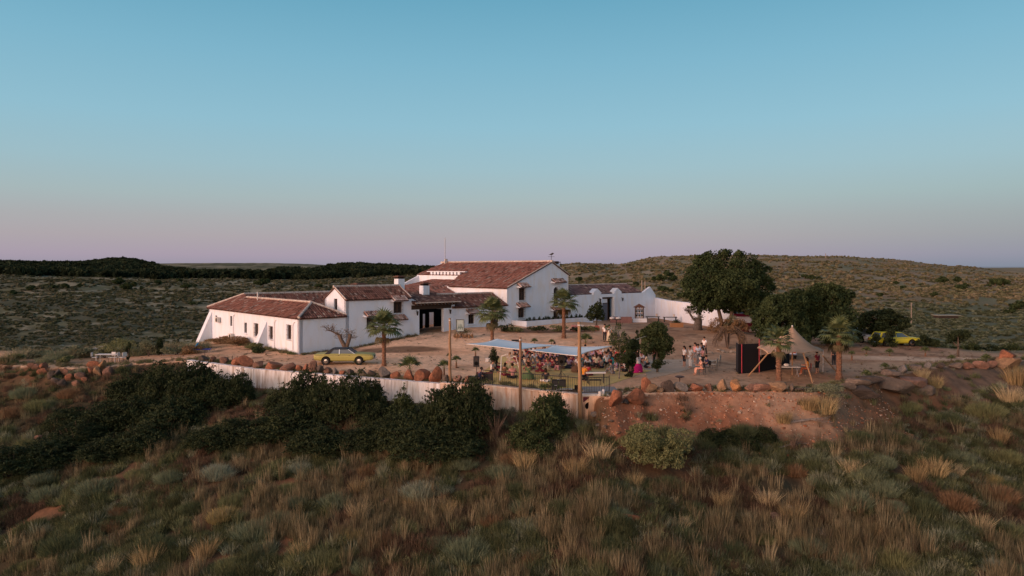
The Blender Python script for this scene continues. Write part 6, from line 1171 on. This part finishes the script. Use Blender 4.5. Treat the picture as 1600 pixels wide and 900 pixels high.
# pair on chairs
def chair(p, rz, label, col=(.03, .03, .03)):
    t = thing('folding_chair', label, 'chair', p, rz, 'folding chairs'); MB().box(-.22, .22, -.2, .24, .43, .46).build('seat', 'solid', t, col); MB().box(-.22, .22, -.25, -.21, .55, .9).build('backrest', 'solid', t, col)
    for x in (-.2, .2):
        for y_ in (-.22, .2): MB().tube([(x, y_, 0), (x, y_, .9 if y_ < 0 else .44)], .015, 5).build('leg', 'iron', t)
    return t
for px, py, sh, lo, lb, kw in ((1096, 586, 'peach', 'peach', 'person in long peach dress sitting on a chair beside the boulders', dict(dress=False, long=False, hair=(.5, .45, .4))), (1105, 582, 'navy', 'grey', 'person in dark blue top with white scarf seated right of the peach dress', {})):
    p = on(px, py, 40); rz = face_to(p, (0, 55, 0)); chair(p, rz, 'black folding chair under the '+('peach dressed' if px < 1100 else 'dark blue dressed')+' seated person'); person('chair', p, rz, CN[sh], CN[lo], label=lb, **kw)
for px, py in ((1116, 578), (1121, 572)): p = on(px, py, 40); chair(p, 1.0, 'empty pale folding chair '+('nearer' if px < 1118 else 'farther')+' one, right of the seated pair', (.4, .36, .3))
# people under the tent
p = on(1262, 586); person('chair', p, 1.3, CN['orange'], CN['rust'], label='person in orange sitting under the tan tent behind a slanting pole', long=True); chair(p, 1.3, 'dark red chair under the person in orange below the tent', (.2, .03, .02))
p = on(1277, 584); person('stand', p, .5, CN['maroon'], CN['dark'], shorts=True, label='person in dark red shirt and black shorts standing under the tan tent')
p = on(1303, 573, 40); person('stand', p, .2, CN['dark'], CN['dark'], label='person in black standing behind the rightmost palm trunk')
t = thing('folding_table', 'white topped table with a lamp under the tan tent', 'table', on(1231, 588)); MB().box(-.8, .8, -.35, .35, .70, .74).build('table_top', 'whitewood', t)
for x in (-.7, .7): MB().tube([(x, -.28, 0), (x, .28, .7)], .02, 5).build('leg', 'metal', t); MB().tube([(x, .28, 0), (x, -.28, .7)], .02, 5).build('leg', 'metal', t)
m = MB(); m.ball((t.location.x-.1, t.location.y, t.location.z+.86), .18, 9, 6, (1.2, 1, .6)); tag(m.build('white_bowl', 'whitewood'), 'white bowl heaped up on the table under the tan tent', 'bowl')
# the seated crowd: rows across the matting facing the stage front
rd = random.Random(12); cols = ['maroon', 'dark', 'dark', 'pink', 'maroon', 'white', 'navy', 'brown', 'lilac', 'dark', 'white', 'maroon', 'grey', 'red', 'grey', 'pale blue']
HAIR = [(.025, .018, .015), (.06, .035, .02), (.16, .09, .04), (.02, .02, .02)]
rows = [(581, 838, 985, 12, 'front'), (576, 822, 1000, 14, 'second'), (571, 800, 1004, 17, 'third'), (566.5, 790, 1012, 18, 'fourth'), (562.5, 796, 1015, 18, 'fifth'), (559, 806, 1000, 15, 'back')]
for py, xa, xb, n, rn in rows:
    for i in range(n):
        px = xa+(xb-xa)*(i+.5)/n+rd.uniform(-3.5, 3.5)
        if rn == 'front' and (880 < px < 897 or 908 < px < 960): continue
        if px < 812 and rn in ('front',): continue
        p = on(px, py+rd.uniform(-1.6, 1.6), 40); c = rd.choice(cols); lo = rd.choice(['dark', 'maroon', 'cream', 'grey', 'navy', 'brown', 'pink']); ps_ = rd.choice(['cross', 'knees', 'cross', 'side', 'kneel', 'lean', 'raise' if rd.random() < .25 else 'cross']); dr_ = rd.random() < .2; lg = rd.random() < .55
        person(ps_, p+Vector((0, 0, .04)), face_to(p, stage)+rd.uniform(-.5, .5), CN[c], CN[lo], hair=rd.choice(HAIR), long=lg, dress=dr_ and ps_ != 'knees', sc=rd.uniform(.93, 1.06), group='people seated on the matting', pendinfo=(c.replace('dark', 'black'), 'seated person', 'in the '+rn+' row of crowd', px))
# distinct figures around the stage
for px, py, ps_, sh, lo, rz, kw, lb in ((768, 583, 'knees', 'white', 'dark', -1.9, {}, 'person in white seated with dark trousers at left edge of the matting'), (775, 576, 'cross', 'dark', 'maroon', -1.5, dict(long=True), 'person in black seated beside the potted palm at left of crowd'),
        (801, 592, 'cross', 'pink', 'dark', .1, dict(sc=1.1), 'person in pale pink shirt sitting with back to camera near railing'), (788, 588, 'cross', 'brown', 'maroon', -.4, dict(long=True), 'person in brown seated left of the pale pink shirt by the white arch'),
        (826, 594, 'kneel', 'green', 'green', .2, dict(dress=True, long=True), 'person in long green dress kneeling by the railing right of middle pole'), (853, 598, 'cross', 'dark', 'white', .1, dict(long=True), 'person in black top and white trousers sitting against the railing'),
        (912, 596, 'kneel', 'orange', 'dark', -.9, dict(dress=False), 'person in bright orange shirt kneeling at the keyboard'), (906, 583, 'knees', 'grey', 'dark', -.6, {}, 'person in grey shirt seated just left of the keyboard'), (918, 588, 'cross', 'red', 'maroon', -.3, dict(long=True), 'person in red top seated right behind the keyboard player'),
        (932, 579, 'chair', 'cream', 'dark', 0, dict(long=True), 'person in cream top sitting upright behind the keyboard'), (912, 567, 'kneel', 'peach', 'peach', .4, dict(long=True), 'person in peach top raised above crowd left of teal blanket'),
        (948, 577, 'chair', 'white', 'dark', .3, {}, 'person in white shirt sitting on the right behind the keyboard'), (957, 585, 'knees', 'grey', 'grey', .9, {}, 'person in pale grey crouching beside the feathery tree'),
        (998, 583, 'kneel', 'white', 'magenta', .8, dict(dress=True, long=True, sc=1.25), 'person in vivid magenta skirt bending over between the two trees'), (992, 571, 'stand', 'pale blue', 'maroon', 2.6, dict(long=True), 'person in pale blue shirt standing behind the magenta skirt'),
        (987, 568, 'stand', 'dark', 'navy', 2.4, {}, 'person in black standing beside the pale blue shirt behind the feathery tree'), (1012, 576, 'kneel', 'cream', 'dark', 1.2, dict(long=True), 'person in cream top kneeling under the round leafy tree'), (1022, 572, 'stand', 'red', 'dark', 1.0, {}, 'person in bright red shirt standing under the round leafy tree'),
        (749, 596, 'knees', 'navy', 'dark', -1.2, {}, 'person in navy crouching under the black loudspeaker at left')):
    p = on(px, py, 40); person(ps_, p+Vector((0, 0, .03)), rz, CN[sh], CN[lo], label=lb, **kw)
# ---------------------------------------------------------------- stage equipment
def speaker(px, py, h, label, w_=.42):
    p = on(px, py, 40); t = thing('speaker_stand', 'black tripod stand carrying '+label, 'stand', p); MB().tube([(0, 0, .1), (0, 0, h)], .022, 6).build('pole', 'iron', t)
    for k_ in range(3): a = k_*2.09; MB().tube([(0, 0, .5), (.4*math.cos(a), .4*math.sin(a), 0)], .014, 5).build('leg', 'iron', t)
    s = thing('loudspeaker', label, 'loudspeaker', p+Vector((0, 0, h))); m = MB(); m.prism([(-w_/2, -.18, 0), (w_/2, -.18, 0), (w_/2*.7, .2, 0), (-w_/2*.7, .2, 0)], (0, 0, .72)); m.build('cabinet', 'rubber', s); MB().box(-w_/2+.04, w_/2-.04, -.2, -.181, .05, .67).build('grille', 'iron', s)
    MB().tube([(0, -.201, .24), (0, -.21, .24)], .14, 14).build('woofer', 'void', s); MB().tube([(0, -.201, .52), (0, -.21, .52)], .06, 10).build('tweeter', 'grille', s)
speaker(744.5, 597, 1.1, 'black loudspeaker left of the crowd near boulders'); speaker(877, 590, .95, 'black loudspeaker in the middle before the seated crowd', .5)
for px, py, w_, h_, lb in ((873, 605, .95, .50, 'black bass amplifier cabinet by the railing below central loudspeaker'), (740, 600, .6, .55, 'black equipment case at foot of left loudspeaker'), (757, 595, 1.2, .6, 'dark red draped case right of the left loudspeaker'), (868, 611, .5, .35, 'small black monitor wedge left of the mixing gear')):
    p = on(px, py, 40); t = thing('equipment_case', lb, 'case', p); MB().box(-w_/2, w_/2, -.2, .25, 0, h_).build('cabinet', 'solid', t, (.16, .03, .03) if 'red' in lb else (.014, .014, .015)); MB().box(-w_/2+.04, w_/2-.04, -.22, -.2, .04, h_-.04).build('grille', 'iron', t); MB().box(-.1, .1, -.02, .06, h_, h_+.03).build('handle', 'metal', t)
p = on(895, 614, 40); t = thing('mixing_desk', 'low black sound gear with silver knobs on railing edge', 'mixing desk', p+Vector((-.3, .4, .0))); MB().box(-.9, .7, -.2, .2, 0, .16).build('chassis', 'rubber', t); MB().box(-.75, .3, -.15, .15, .16, .2).build('control_panel', 'metal', t); MB().box(.45, .75, -.2, .15, .16, .42).build('meter_unit', 'void', t)
p = on(931, 600, 40); t = thing('electric_keyboard', 'long pale electric keyboard on black stand beside the orange shirt', 'keyboard', p, R(4)); MB().box(-.68, .68, -.16, .16, .74, .82).build('case', 'whitewood', t); MB().box(-.6, .6, -.15, -.02, .821, .835).build('keys', 'lamp_clear', t); MB().box(-.6, .6, .01, .14, .821, .83).build('control_strip', 'iron', t)
for x in (-.55, .55): 
    for y_ in (-.14, .14): MB().tube([(x, y_, 0), (x, y_, .74)], .025, 5).build('leg', 'iron', t)
p = on(936, 606, 40); t = thing('keyboard_bench', 'low dark bench under the electric keyboard', 'bench', on(930, 603, 40)); MB().box(-.4, .4, -.15, .15, .38, .44).build('seat', 'rubber', t)
for x in (-.36, .36): MB().tube([(x, 0, 0), (x, 0, .38)], .02, 5).build('leg', 'iron', t)
p = on(936, 571, 40); t = thing('blanket', 'teal blanket spread over a bench behind the seated musicians', 'blanket', p); m = MB(); n_ = 16
for i in range(n_): x0, x1 = -1.6+3.2*i/n_, -1.6+3.2*(i+1)/n_; z_ = lambda x: .46+.04*math.sin(x*7); m.hexa([(x0, -.35, .02), (x1, -.35, .02), (x1, .35, .3), (x0, .35, .3), (x0, -.28, z_(x0)), (x1, -.28, z_(x1)), (x1, .35, z_(x1)+.12), (x0, .35, z_(x0)+.12)])
m.build('cloth', 'solid', t, CN['teal'])
# white arch frame, music stands
t = thing('white_arch', 'white driftwood arch frame with hanging woven ornament left of middle pole', 'arch'); a, b, c_, d, e, e2 = at(781, 603, 52.5), at(783.5, 557, 52.5), at(791, 554, 52.5), at(799, 556.5, 52.7), at(806, 557, 52.5), at(811, 576, 52.5)
MB().tube([Vector((a.x, a.y, gz(a.x, a.y))), at(782.5, 577, 52.5), b], [.05, .045, .04], 6).build('upright', 'whitewood', t); MB().tube([b, c_, at(794, 553.5, 52.5)], .045, 6).build('crossbar', 'whitewood', t); MB().tube([at(797, 555, 52.6), d, e], .045, 6).build('crossbar', 'whitewood', t); MB().tube([e, e2], .03, 5).build('brace', 'whitewood', t); q_ = at(812, 603, 52.4); MB().tube([e2, Vector((q_.x, q_.y, gz(q_.x, q_.y)))], .03, 5).build('upright', 'whitewood', t)
m = MB()
for k_ in range(8): p = at(792.5+k_*.6, 555, 52.45); m.tube([p, p-Vector((-.02*k_, 0, .4)), p-Vector((-.06+.03*k_, 0, .75+.1*math.sin(k_*2)))], .018, 4)
m.build('woven_hanging', 'solid', t, (.42, .34, .26))['kind'] = 'stuff'
for px, py, lb in ((836, 601, 'left'), (876, 598, 'right')):
    p = on(px, py, 40); t = thing('music_stand', 'thin black music stand before the crowd, '+lb+' of the two', 'stand', p); MB().tube([(0, 0, .3), (0, 0, 1.1)], .014, 5).build('pole', 'iron', t); MB().box(-.22, .22, -.02, .0, 1.0, 1.04).build('ledge', 'iron', t)
    for k_ in range(3): a_ = k_*2.09; MB().tube([(0, 0, .4), (.28*math.cos(a_), .28*math.sin(a_), 0)], .012, 4).build('leg', 'iron', t)
p = on(806, 562, 40); t = thing('spotlight', 'black stage spotlight with white edge above the left of crowd', 'lamp', p); MB().tube([(0, 0, 0), (0, 0, 1.1)], .02, 5).build('pole', 'iron', t); MB().box(-.38, .34, -.15, .15, 1.1, 1.75).build('housing', 'rubber', t); MB().tube([(-.3, -.17, 1.62), (.25, -.17, 1.25)], .03, 4).build('rim', 'whitewood', t)
p = on(771, 577, 40); t = thing('potted_palm', 'dark potted plant behind the person in white at left of crowd', 'plant', p); MB().tube([(0, 0, 0), (0, 0, .4)], [.16, .22], 10).build('pot', 'ridge', t)
link('foliage', leaf_cards('pp', blob_points([(0, 0, .9, .4, .4, .5), (0, 0, 1.4, .25, .25, .4)], 900, 2, .2), .08, 'leaf_dark', 3, .3), t)
p = on(763, 565, 40); tag(MB().box(-.25, .25, -.15, .15, 0, .3).build('white_box', 'whitewood', loc=p), 'small white box on the dirt left of the potted plant', 'box')
# ---------------------------------------------------------------- yard furniture
p = on(719, 530, 40); t = thing('easel_sign', 'dark framed picture board with pale green drawing near the gateway', 'sign', p+Vector((0, 0, 0))); m = MB()
for (x0, x1, z0_, z1_) in ((-.42, -.36, .75, 2.0), (.36, .42, .75, 2.0), (-.36, .36, .75, .81), (-.36, .36, 1.94, 2.0)): m.box(x0, x1, -.04, 0, z0_, z1_)
m.build('frame', 'iron', t); MB().box(-.36, .36, -.02, -.005, .81, 1.94).build('board', 'solid', t, (.38, .48, .46)); m = MB()
for k_ in range(7): m.tube([(-.25+.08*k_, -.028, .95+.1*(k_ % 3)), (-.2+.07*k_, -.028, 1.25+.12*((k_*2) % 4))], .022, 4)
m.build('drawing', 'solid', t, (.10, .16, .14))['kind'] = 'stuff'
for x in (-.3, .3): MB().tube([(x, 0, 0), (x*.9, -.0, 1.9)], .025, 5).build('leg', 'darkwood', t)
MB().tube([(0, .5, 0), (0, .02, 1.7)], .02, 5).build('leg', 'darkwood', t)
p = on(724, 528, 40); t = thing('stone_planter', 'rough tan stone planter with herbs by the gateway', 'planter', p)
for i in range(7): link('stone', RK[i], t, (.34, .22, .13), loc=(-.9+i*.3, 0, .22), scale=(.2, .22, .26))
link('foliage', leaf_cards('h', blob_points([(0, .1, .65, 1.0, .25, .3)], 700, 2, .2), .06, 'leaf_olive', 3, .3), t)
# sun loungers, table and chairs at far left
p = on(312, 551, 40); t = thing('sun_lounger', 'bright blue sun lounger left of the pink wing', 'lounger', p, R(10)); m = MB(); m.prism([(-.55, -.35, .35), (-.15, -.35, .95), (-.11, -.35, .93), (-.5, -.35, .33)], (0, .7, 0)); m.build('backrest', 'solid', t, (.03, .35, .70)); MB().box(-.5, 1.0, -.35, .35, .30, .36).build('seat', 'solid', t, (.03, .05, .35))
for x in (-.45, .9):
    for y_ in (-.3, .3): MB().tube([(x, y_, 0), (x, y_, .3)], .02, 5).build('leg', 'whitewood', t)
p = on(300, 552, 40); tag(MB().box(-.5, .25, -.15, .15, .02, .2).build('white_plank', 'whitewood', loc=p, rot=(0, .25, 0)), 'white plank lying left of the blue lounger', 'plank')
p = on(168, 566, 40); t = thing('garden_table', 'long white garden table above the left rock piles', 'table', p); MB().box(-.95, .95, -.4, .4, .70, .74).build('table_top', 'whitewood', t)
for x in (-.85, .85):
    for y_ in (-.33, .33): MB().tube([(x, y_, 0), (x, y_, .7)], .03, 5).build('leg', 'whitewood', t)
for px, rz, lb in ((148, -1.4, 'white garden chair tilted at the left end of white table'), (181, 1.6, 'white garden chair at the right end of white table'), (192, 1.2, 'white garden chair farthest right of the white table'), (175, 3.0, 'white garden chair in front of the white table')): chair(on(px, 566, 40), rz, lb, (.6, .6, .58))
p = on(150, 558, 50); t = thing('fallen_umbrella', 'grey folded parasol leaning over pale bushes behind the white table', 'parasol', p); MB().tube([(-.6, 0, .4), (1.0, 0, 1.2)], .03, 5).build('pole', 'metal', t); MB().tube([(-.9, 0, .45), (-.2, 0, .72), (.7, 0, 1.1)], [.22, .14, .04], 8).build('canopy', 'solid', t, (.34, .36, .37))
for px, py in ((363, 574), (505, 586), (250, 556), (275, 552), (320, 560)): p = on(px, py-4, 40); pend(tag(MB().tube([(0, 0, 0), (0, 0, .75)], .025, 5).build('iron_stake', 'iron', loc=p), None, 'stake'), 'thin dark', 'stake', 'along the left terrace edge', px)
p = gat(1062, edgeD(1062)+1.6); t = thing('fire_bowl', 'rusty dish on a thin stem standing behind the boulders', 'fire bowl', p); MB().tube([(0, 0, 0), (0, 0, .75)], .035, 6).build('stem', 'grille', t); MB().tube([(0, 0, .72), (0, 0, .80), (0, 0, .86)], [.12, .34, .22], 12).build('dish', 'grille', t)
p = on(1057, 511, 60); t = thing('orange_planter', 'orange brown planter box with plants in front of the boundary wall', 'planter', p); MB().box(-.75, .75, -.3, .3, 0, .5).build('box', 'solid', t, (.36, .19, .09)); link('foliage', leaf_cards('h', blob_points([(0, 0, .65, .5, .2, .25)], 300, 2, .2), .08, 'leaf_dark', 3, .4), t)
# tiled fountain / plant stand against the courtyard wall
p = gat(999, 94); t = thing('plant_stand', 'tiered stand of potted plants under a small roof against courtyard wall', 'plant stand', p)
for z_ in (0.5, 1.05, 1.6): MB().box(-.55, .55, -.25, .25, z_, z_+.05).build('shelf', 'darkwood', t)
for x in (-.55, .5): MB().box(x, x+.05, -.2, .2, 0, 1.9).build('upright', 'darkwood', t)
m = MB(); m.prism([(-.75, -.4, 1.9), (.75, -.4, 1.9), (0, -.4, 2.35)], (0, .8, 0)); m.build('roof', 'tile_bed', t)
for z_ in (.56, 1.11, 1.66):
    for x in (-.35, 0, .33): o = MB().tube([(x, 0, z_-.01), (x, 0, z_+.18)], [.08, .12], 7).build('pot', 'ridge', t); link('plant', leaf_cards('h', blob_points([(x, 0, z_+.32, .16, .16, .16)], 70, 2, .2), .06, 'leaf_dark', 3, .5), o)
MB().box(-.9, .9, -.45, -.28, 0, .5).build('plinth', 'plaster', t)
p = gat(972, 93); tag(MB().box(-1.5, 1.2, -.3, .3, 0, .75).build('brick_bench', 'solid', None, (.22, .12, .11), loc=p), 'low reddish brick bench right of the dark doorway', 'bench')
for px, c, lb in ((1020, (.025, .03, .03), 'thin dark bench with pots left of orange planter'), (1047, (.03, .03, .03), 'short dark shelf with a pot on the courtyard wall')): p = gat(px, 95); t = thing('wall_bench', lb, 'bench', p); MB().box(-.9, .9, -.2, .2, .6, .68).build('seat', 'solid', t, c); MB().box(-.8, -.7, -.15, .15, 0, .6).build('leg', 'solid', t, c); MB().box(.7, .8, -.15, .15, 0, .6).build('leg', 'solid', t, c); MB().tube([(.5, 0, .68), (.5, 0, 1.0)], [.1, .14], 7).build('pot', 'ridge', t)
# low garden wall blocks right of the third palm
for i, (px, w_, c, lk) in enumerate(((900, 1.0, (.50, .22, .20), 'pinkish'), (909, .5, (.55, .5, .45), 'white'), (917, .9, (.40, .30, .22), 'tan'), (924, .8, (.5, .38, .3), 'pale'), (932, .7, (.36, .10, .07), 'red'), (941, .8, (.42, .32, .26), 'tan'), (950, .9, (.30, .26, .18), 'mossy'))):
    p = gat(px, 80); o = tag(MB().box(-w_/2, w_/2, -.25, .25, -.1, .62+.08*math.sin(i*3)).build('low_wall_block', 'solid', None, c, loc=p), None, 'block', 'blocks of the low garden wall'); b_ = o.modifiers.new('b', 'BEVEL'); b_.width = .05; pend(o, lk, 'wall block', 'right of the third palm', px)
p = gat(963, 88); t = thing('garden_table', 'round dark table with white cloths beside the dark doorway', 'table', p); MB().tube([(0, 0, .7), (0, 0, .75)], .6, 14).build('table_top', 'darkwood', t); MB().tube([(0, 0, 0), (0, 0, .7)], .06, 6).build('leg', 'iron', t)
for k_, (dx, lb) in enumerate(((-.5, 'white bundle left on the round table by doorway'), (.25, 'white bundle right on the round table by doorway'))): m = MB(); m.ball((0, 0, .12), .3, 8, 6, (1.1, .9, .5)); tag(m.build('cloth_bundle', 'whitewood', loc=p+Vector((dx, 0, .75))), lb, 'cloth')
# red stall by the big pine
p = gat(1164, 84); t = thing('market_stall', 'dark red stall with pale blue grey awning right of the biggest pine', 'stall', p); MB().box(-1.4, 1.6, -.6, .9, 0, 1.0).build('counter', 'solid', t, (.16, .012, .03)); MB().box(-1.5, 1.7, .8, .95, 0, 2.2).build('back_panel', 'solid', t, (.20, .015, .035))
m = MB(); m.prism([(-1.6, -.9, 2.1), (1.8, -.9, 2.1), (1.8, 1.1, 2.5), (-1.6, 1.1, 2.5)], (0, 0, .06)); m.build('awning', 'solid', t, (.36, .40, .52)); MB().box(-1.55, 1.75, -.9, -.86, 1.75, 2.08).build('valance', 'solid', t, (.24, .015, .05))
for x in (-1.5, 1.7): MB().tube([(x, -.85, 0), (x, -.85, 2.1)], .03, 5).build('post', 'whitewood', t)
m = MB(); m.prism([(-.5, -1.0, 1.05), (.6, -1.0, 1.0), (.25, -1.0, 1.35), (0, -1.0, 1.5)], (0, .3, 0)); tag(m.build('cream_cloth', 'solid', None, (.75, .62, .42), loc=p+Vector((.9, 0, 0))), 'cream cloth heaped on the red stall counter', 'cloth')
m = MB(); m.ball((0, 0, .25), .4, 8, 6, (1.5, .8, .7)); tag(m.build('white_sacks', 'solid', None, (.55, .45, .42), loc=p+Vector((.5, -1.6, 0))), 'pale sacks on the ground before the red stall', 'sack')
for px, py in ((1110, 553), (1124, 549), (1130, 551), (1144, 552), (1152, 547)): p = on(px, py, 50); o = link('pale_stone', RK[px % 9], loc=p+Vector((0, 0, .1)), scale=(.26, .2, .18)); o.color = (.42, .36, .30, 1); tag(o, None, 'stone'); pend(o, 'pale', 'stone', 'beside the dead arching bush', px)
# poles and shed on the far slopes
for px, py0, py1, D, lb in ((1003, 438, 458, 150, 'thin grey post on the slope above courtyard roof, left of two'), (1008, 439, 458, 152, 'thin grey post on the slope above courtyard roof, right of two'), (1424, 473, 498, 170, 'slim brown utility pole on slope above yellow car'), (1290, 396, 404, 800, 'faint thin mast on the far hilltop at right')):
    a = at(px, py0, D); tag(MB().tube([(a.x, a.y, gz(a.x, a.y)-.3), tuple(a)], .12 if D < 500 else .35, 5).build('utility_pole', 'solid', None, (.30, .24, .19)), lb, 'pole')
p = gat(1478, 175); p.z = at(1478, 493, 175).z-.55; t = thing('low_shed', 'long low shed with flat pale roof on the slope at right', 'shed', p); a = at(1478, 493, 175); MB().box(-2.3, 2.3, -1.2, 1.2, 0, a.z-p.z).build('wall', 'soffit', t); MB().box(-2.7, 2.7, -1.6, 1.6, a.z-p.z, a.z-p.z+.16).build('roof', 'solid', t, (.26, .25, .20))
# fallen branches
for px, py, L_, lb in ((1268, 662, 2.4, 'pale dead branch lying on the slope below the tent'), (1240, 702, 1.6, 'pale dead branch in the grass below the other dead branch')):
    p = on(px, py, 35); m = MB(); rnd = random.Random(px)
    for k_ in range(7): m.tube([(-L_/2+rnd.uniform(-.2, .2), rnd.uniform(-.2, .2), .12), (0, rnd.uniform(-.1, .1), .25+rnd.uniform(0, .1)), (L_/2+rnd.uniform(-.4, .2), rnd.uniform(-.4, .4), rnd.uniform(.05, .4))], [.03, .025, .01], 4)
    tag(m.build('dead_branch', 'greybark', loc=p), lb, 'branch')
for i, (px, w_, h_) in enumerate(((1392, 1.7, 2.0), (1368, 1.3, 1.2), (1437, 1.5, 1.5), (1455, 1.6, 1.1), (1334, 1.8, 1.4))):
    p = gat(px, 73.6); bl = sub_blobs((0, 0, h_*.5), (w_*.5, w_*.4, h_*.5), 6, i, (.4, .6)); t = thing('dark_bush', ('dark bush in front of the middle of the yellow car', 'small dark bush before the nose of the yellow car', 'dark bush touching the right end of the yellow car', 'dark bush farthest right of the yellow car', 'dark bush left of the white parked car')[i], 'bush', p); link('foliage', leaf_cards('f', blob_points(bl, 1200, i, .3, .3, 2), .1, 'leaf_dark', i), t)
for i, (px, D, w_, h_) in enumerate(((1446, 76, 2.4, 1.3), (1468, 77, 2.6, 1.5), (1484, 76, 2.2, 1.2), (1515, 75, 2.6, 1.4), (1534, 76, 2.4, 1.8), (1556, 77, 3.0, 1.5), (1580, 78, 3.0, 1.9), (1600, 79, 3.2, 2.2), (1500, 84, 3.4, 1.8), (1542, 86, 3.4, 2.0), (1430, 86, 3.0, 1.6), (1570, 92, 4.0, 2.2), (1470, 90, 3.4, 1.9))):
    p = gat(px, D); bl = sub_blobs((0, 0, h_*.5), (w_*.5, w_*.4, h_*.5), 8, 80+i, (.4, .6)); t = thing('valley_bush', None, 'bush', p); link('foliage', leaf_cards('f', blob_points(bl, 2200, i, .3, .3, 1.5), .11, 'leaf_dark' if i % 3 else 'leaf_mid', i), t)
    pend(t, 'dark' if i % 3 else 'green', 'bush', 'behind the dirt terrace at far right', px)
for i, (px, D, s) in enumerate(((30, 69, 1.3), (55, 70, 1.0), (88, 69, 1.2), (110, 70, 1.1), (135, 71, 1.3), (215, 71, 1.2), (240, 72, 1.2), (262, 73, 1.3), (290, 74, 1.2), (318, 75, 1.0), (10, 66, 1.2), (70, 66, .8))):
    p = gat(px, D); o = link('pale_grass_clump', GP[i % 3], loc=p, rot=(0, 0, i*2.0), scale=(s*1.6, s*1.3, s*.9)); o.color = (*[(.30, .29, .19), (.36, .30, .18), (.24, .26, .16)][i % 3], 1); tag(o, None, 'grass clump'); pend(o, ('pale green', 'straw', 'grey green')[i % 3], 'grass clump', 'along the back of left terrace', px)
# ---------------------------------------------------------------- labels for repeated things: look, then rank from the left at their place
ORD = ['first', 'second', 'third', 'fourth', 'fifth', 'sixth', 'seventh', 'eighth', 'ninth', 'tenth', 'eleventh', 'twelfth', 'thirteenth', 'fourteenth', 'fifteenth', 'sixteenth', 'seventeenth', 'eighteenth', 'nineteenth', 'twentieth']
ORD += ['twenty-'+o for o in ORD[:9]]+['thirtieth']+['thirty-'+o for o in ORD[:9]]
byk = {}
for e in PEND: byk.setdefault((e[2], e[3]), []).append(e)
for (kd, pl_), L_ in byk.items():
    L_.sort(key=lambda e: e[4])
    for i, e in enumerate(L_):
        e[0]['label'] = f'{e[1]} {kd} {pl_}' if len(L_) == 1 else f'{e[1]} {kd}, {ORD[i]} from left {pl_}'
        if 'category' not in e[0]: e[0]['category'] = kd.split()[-1]
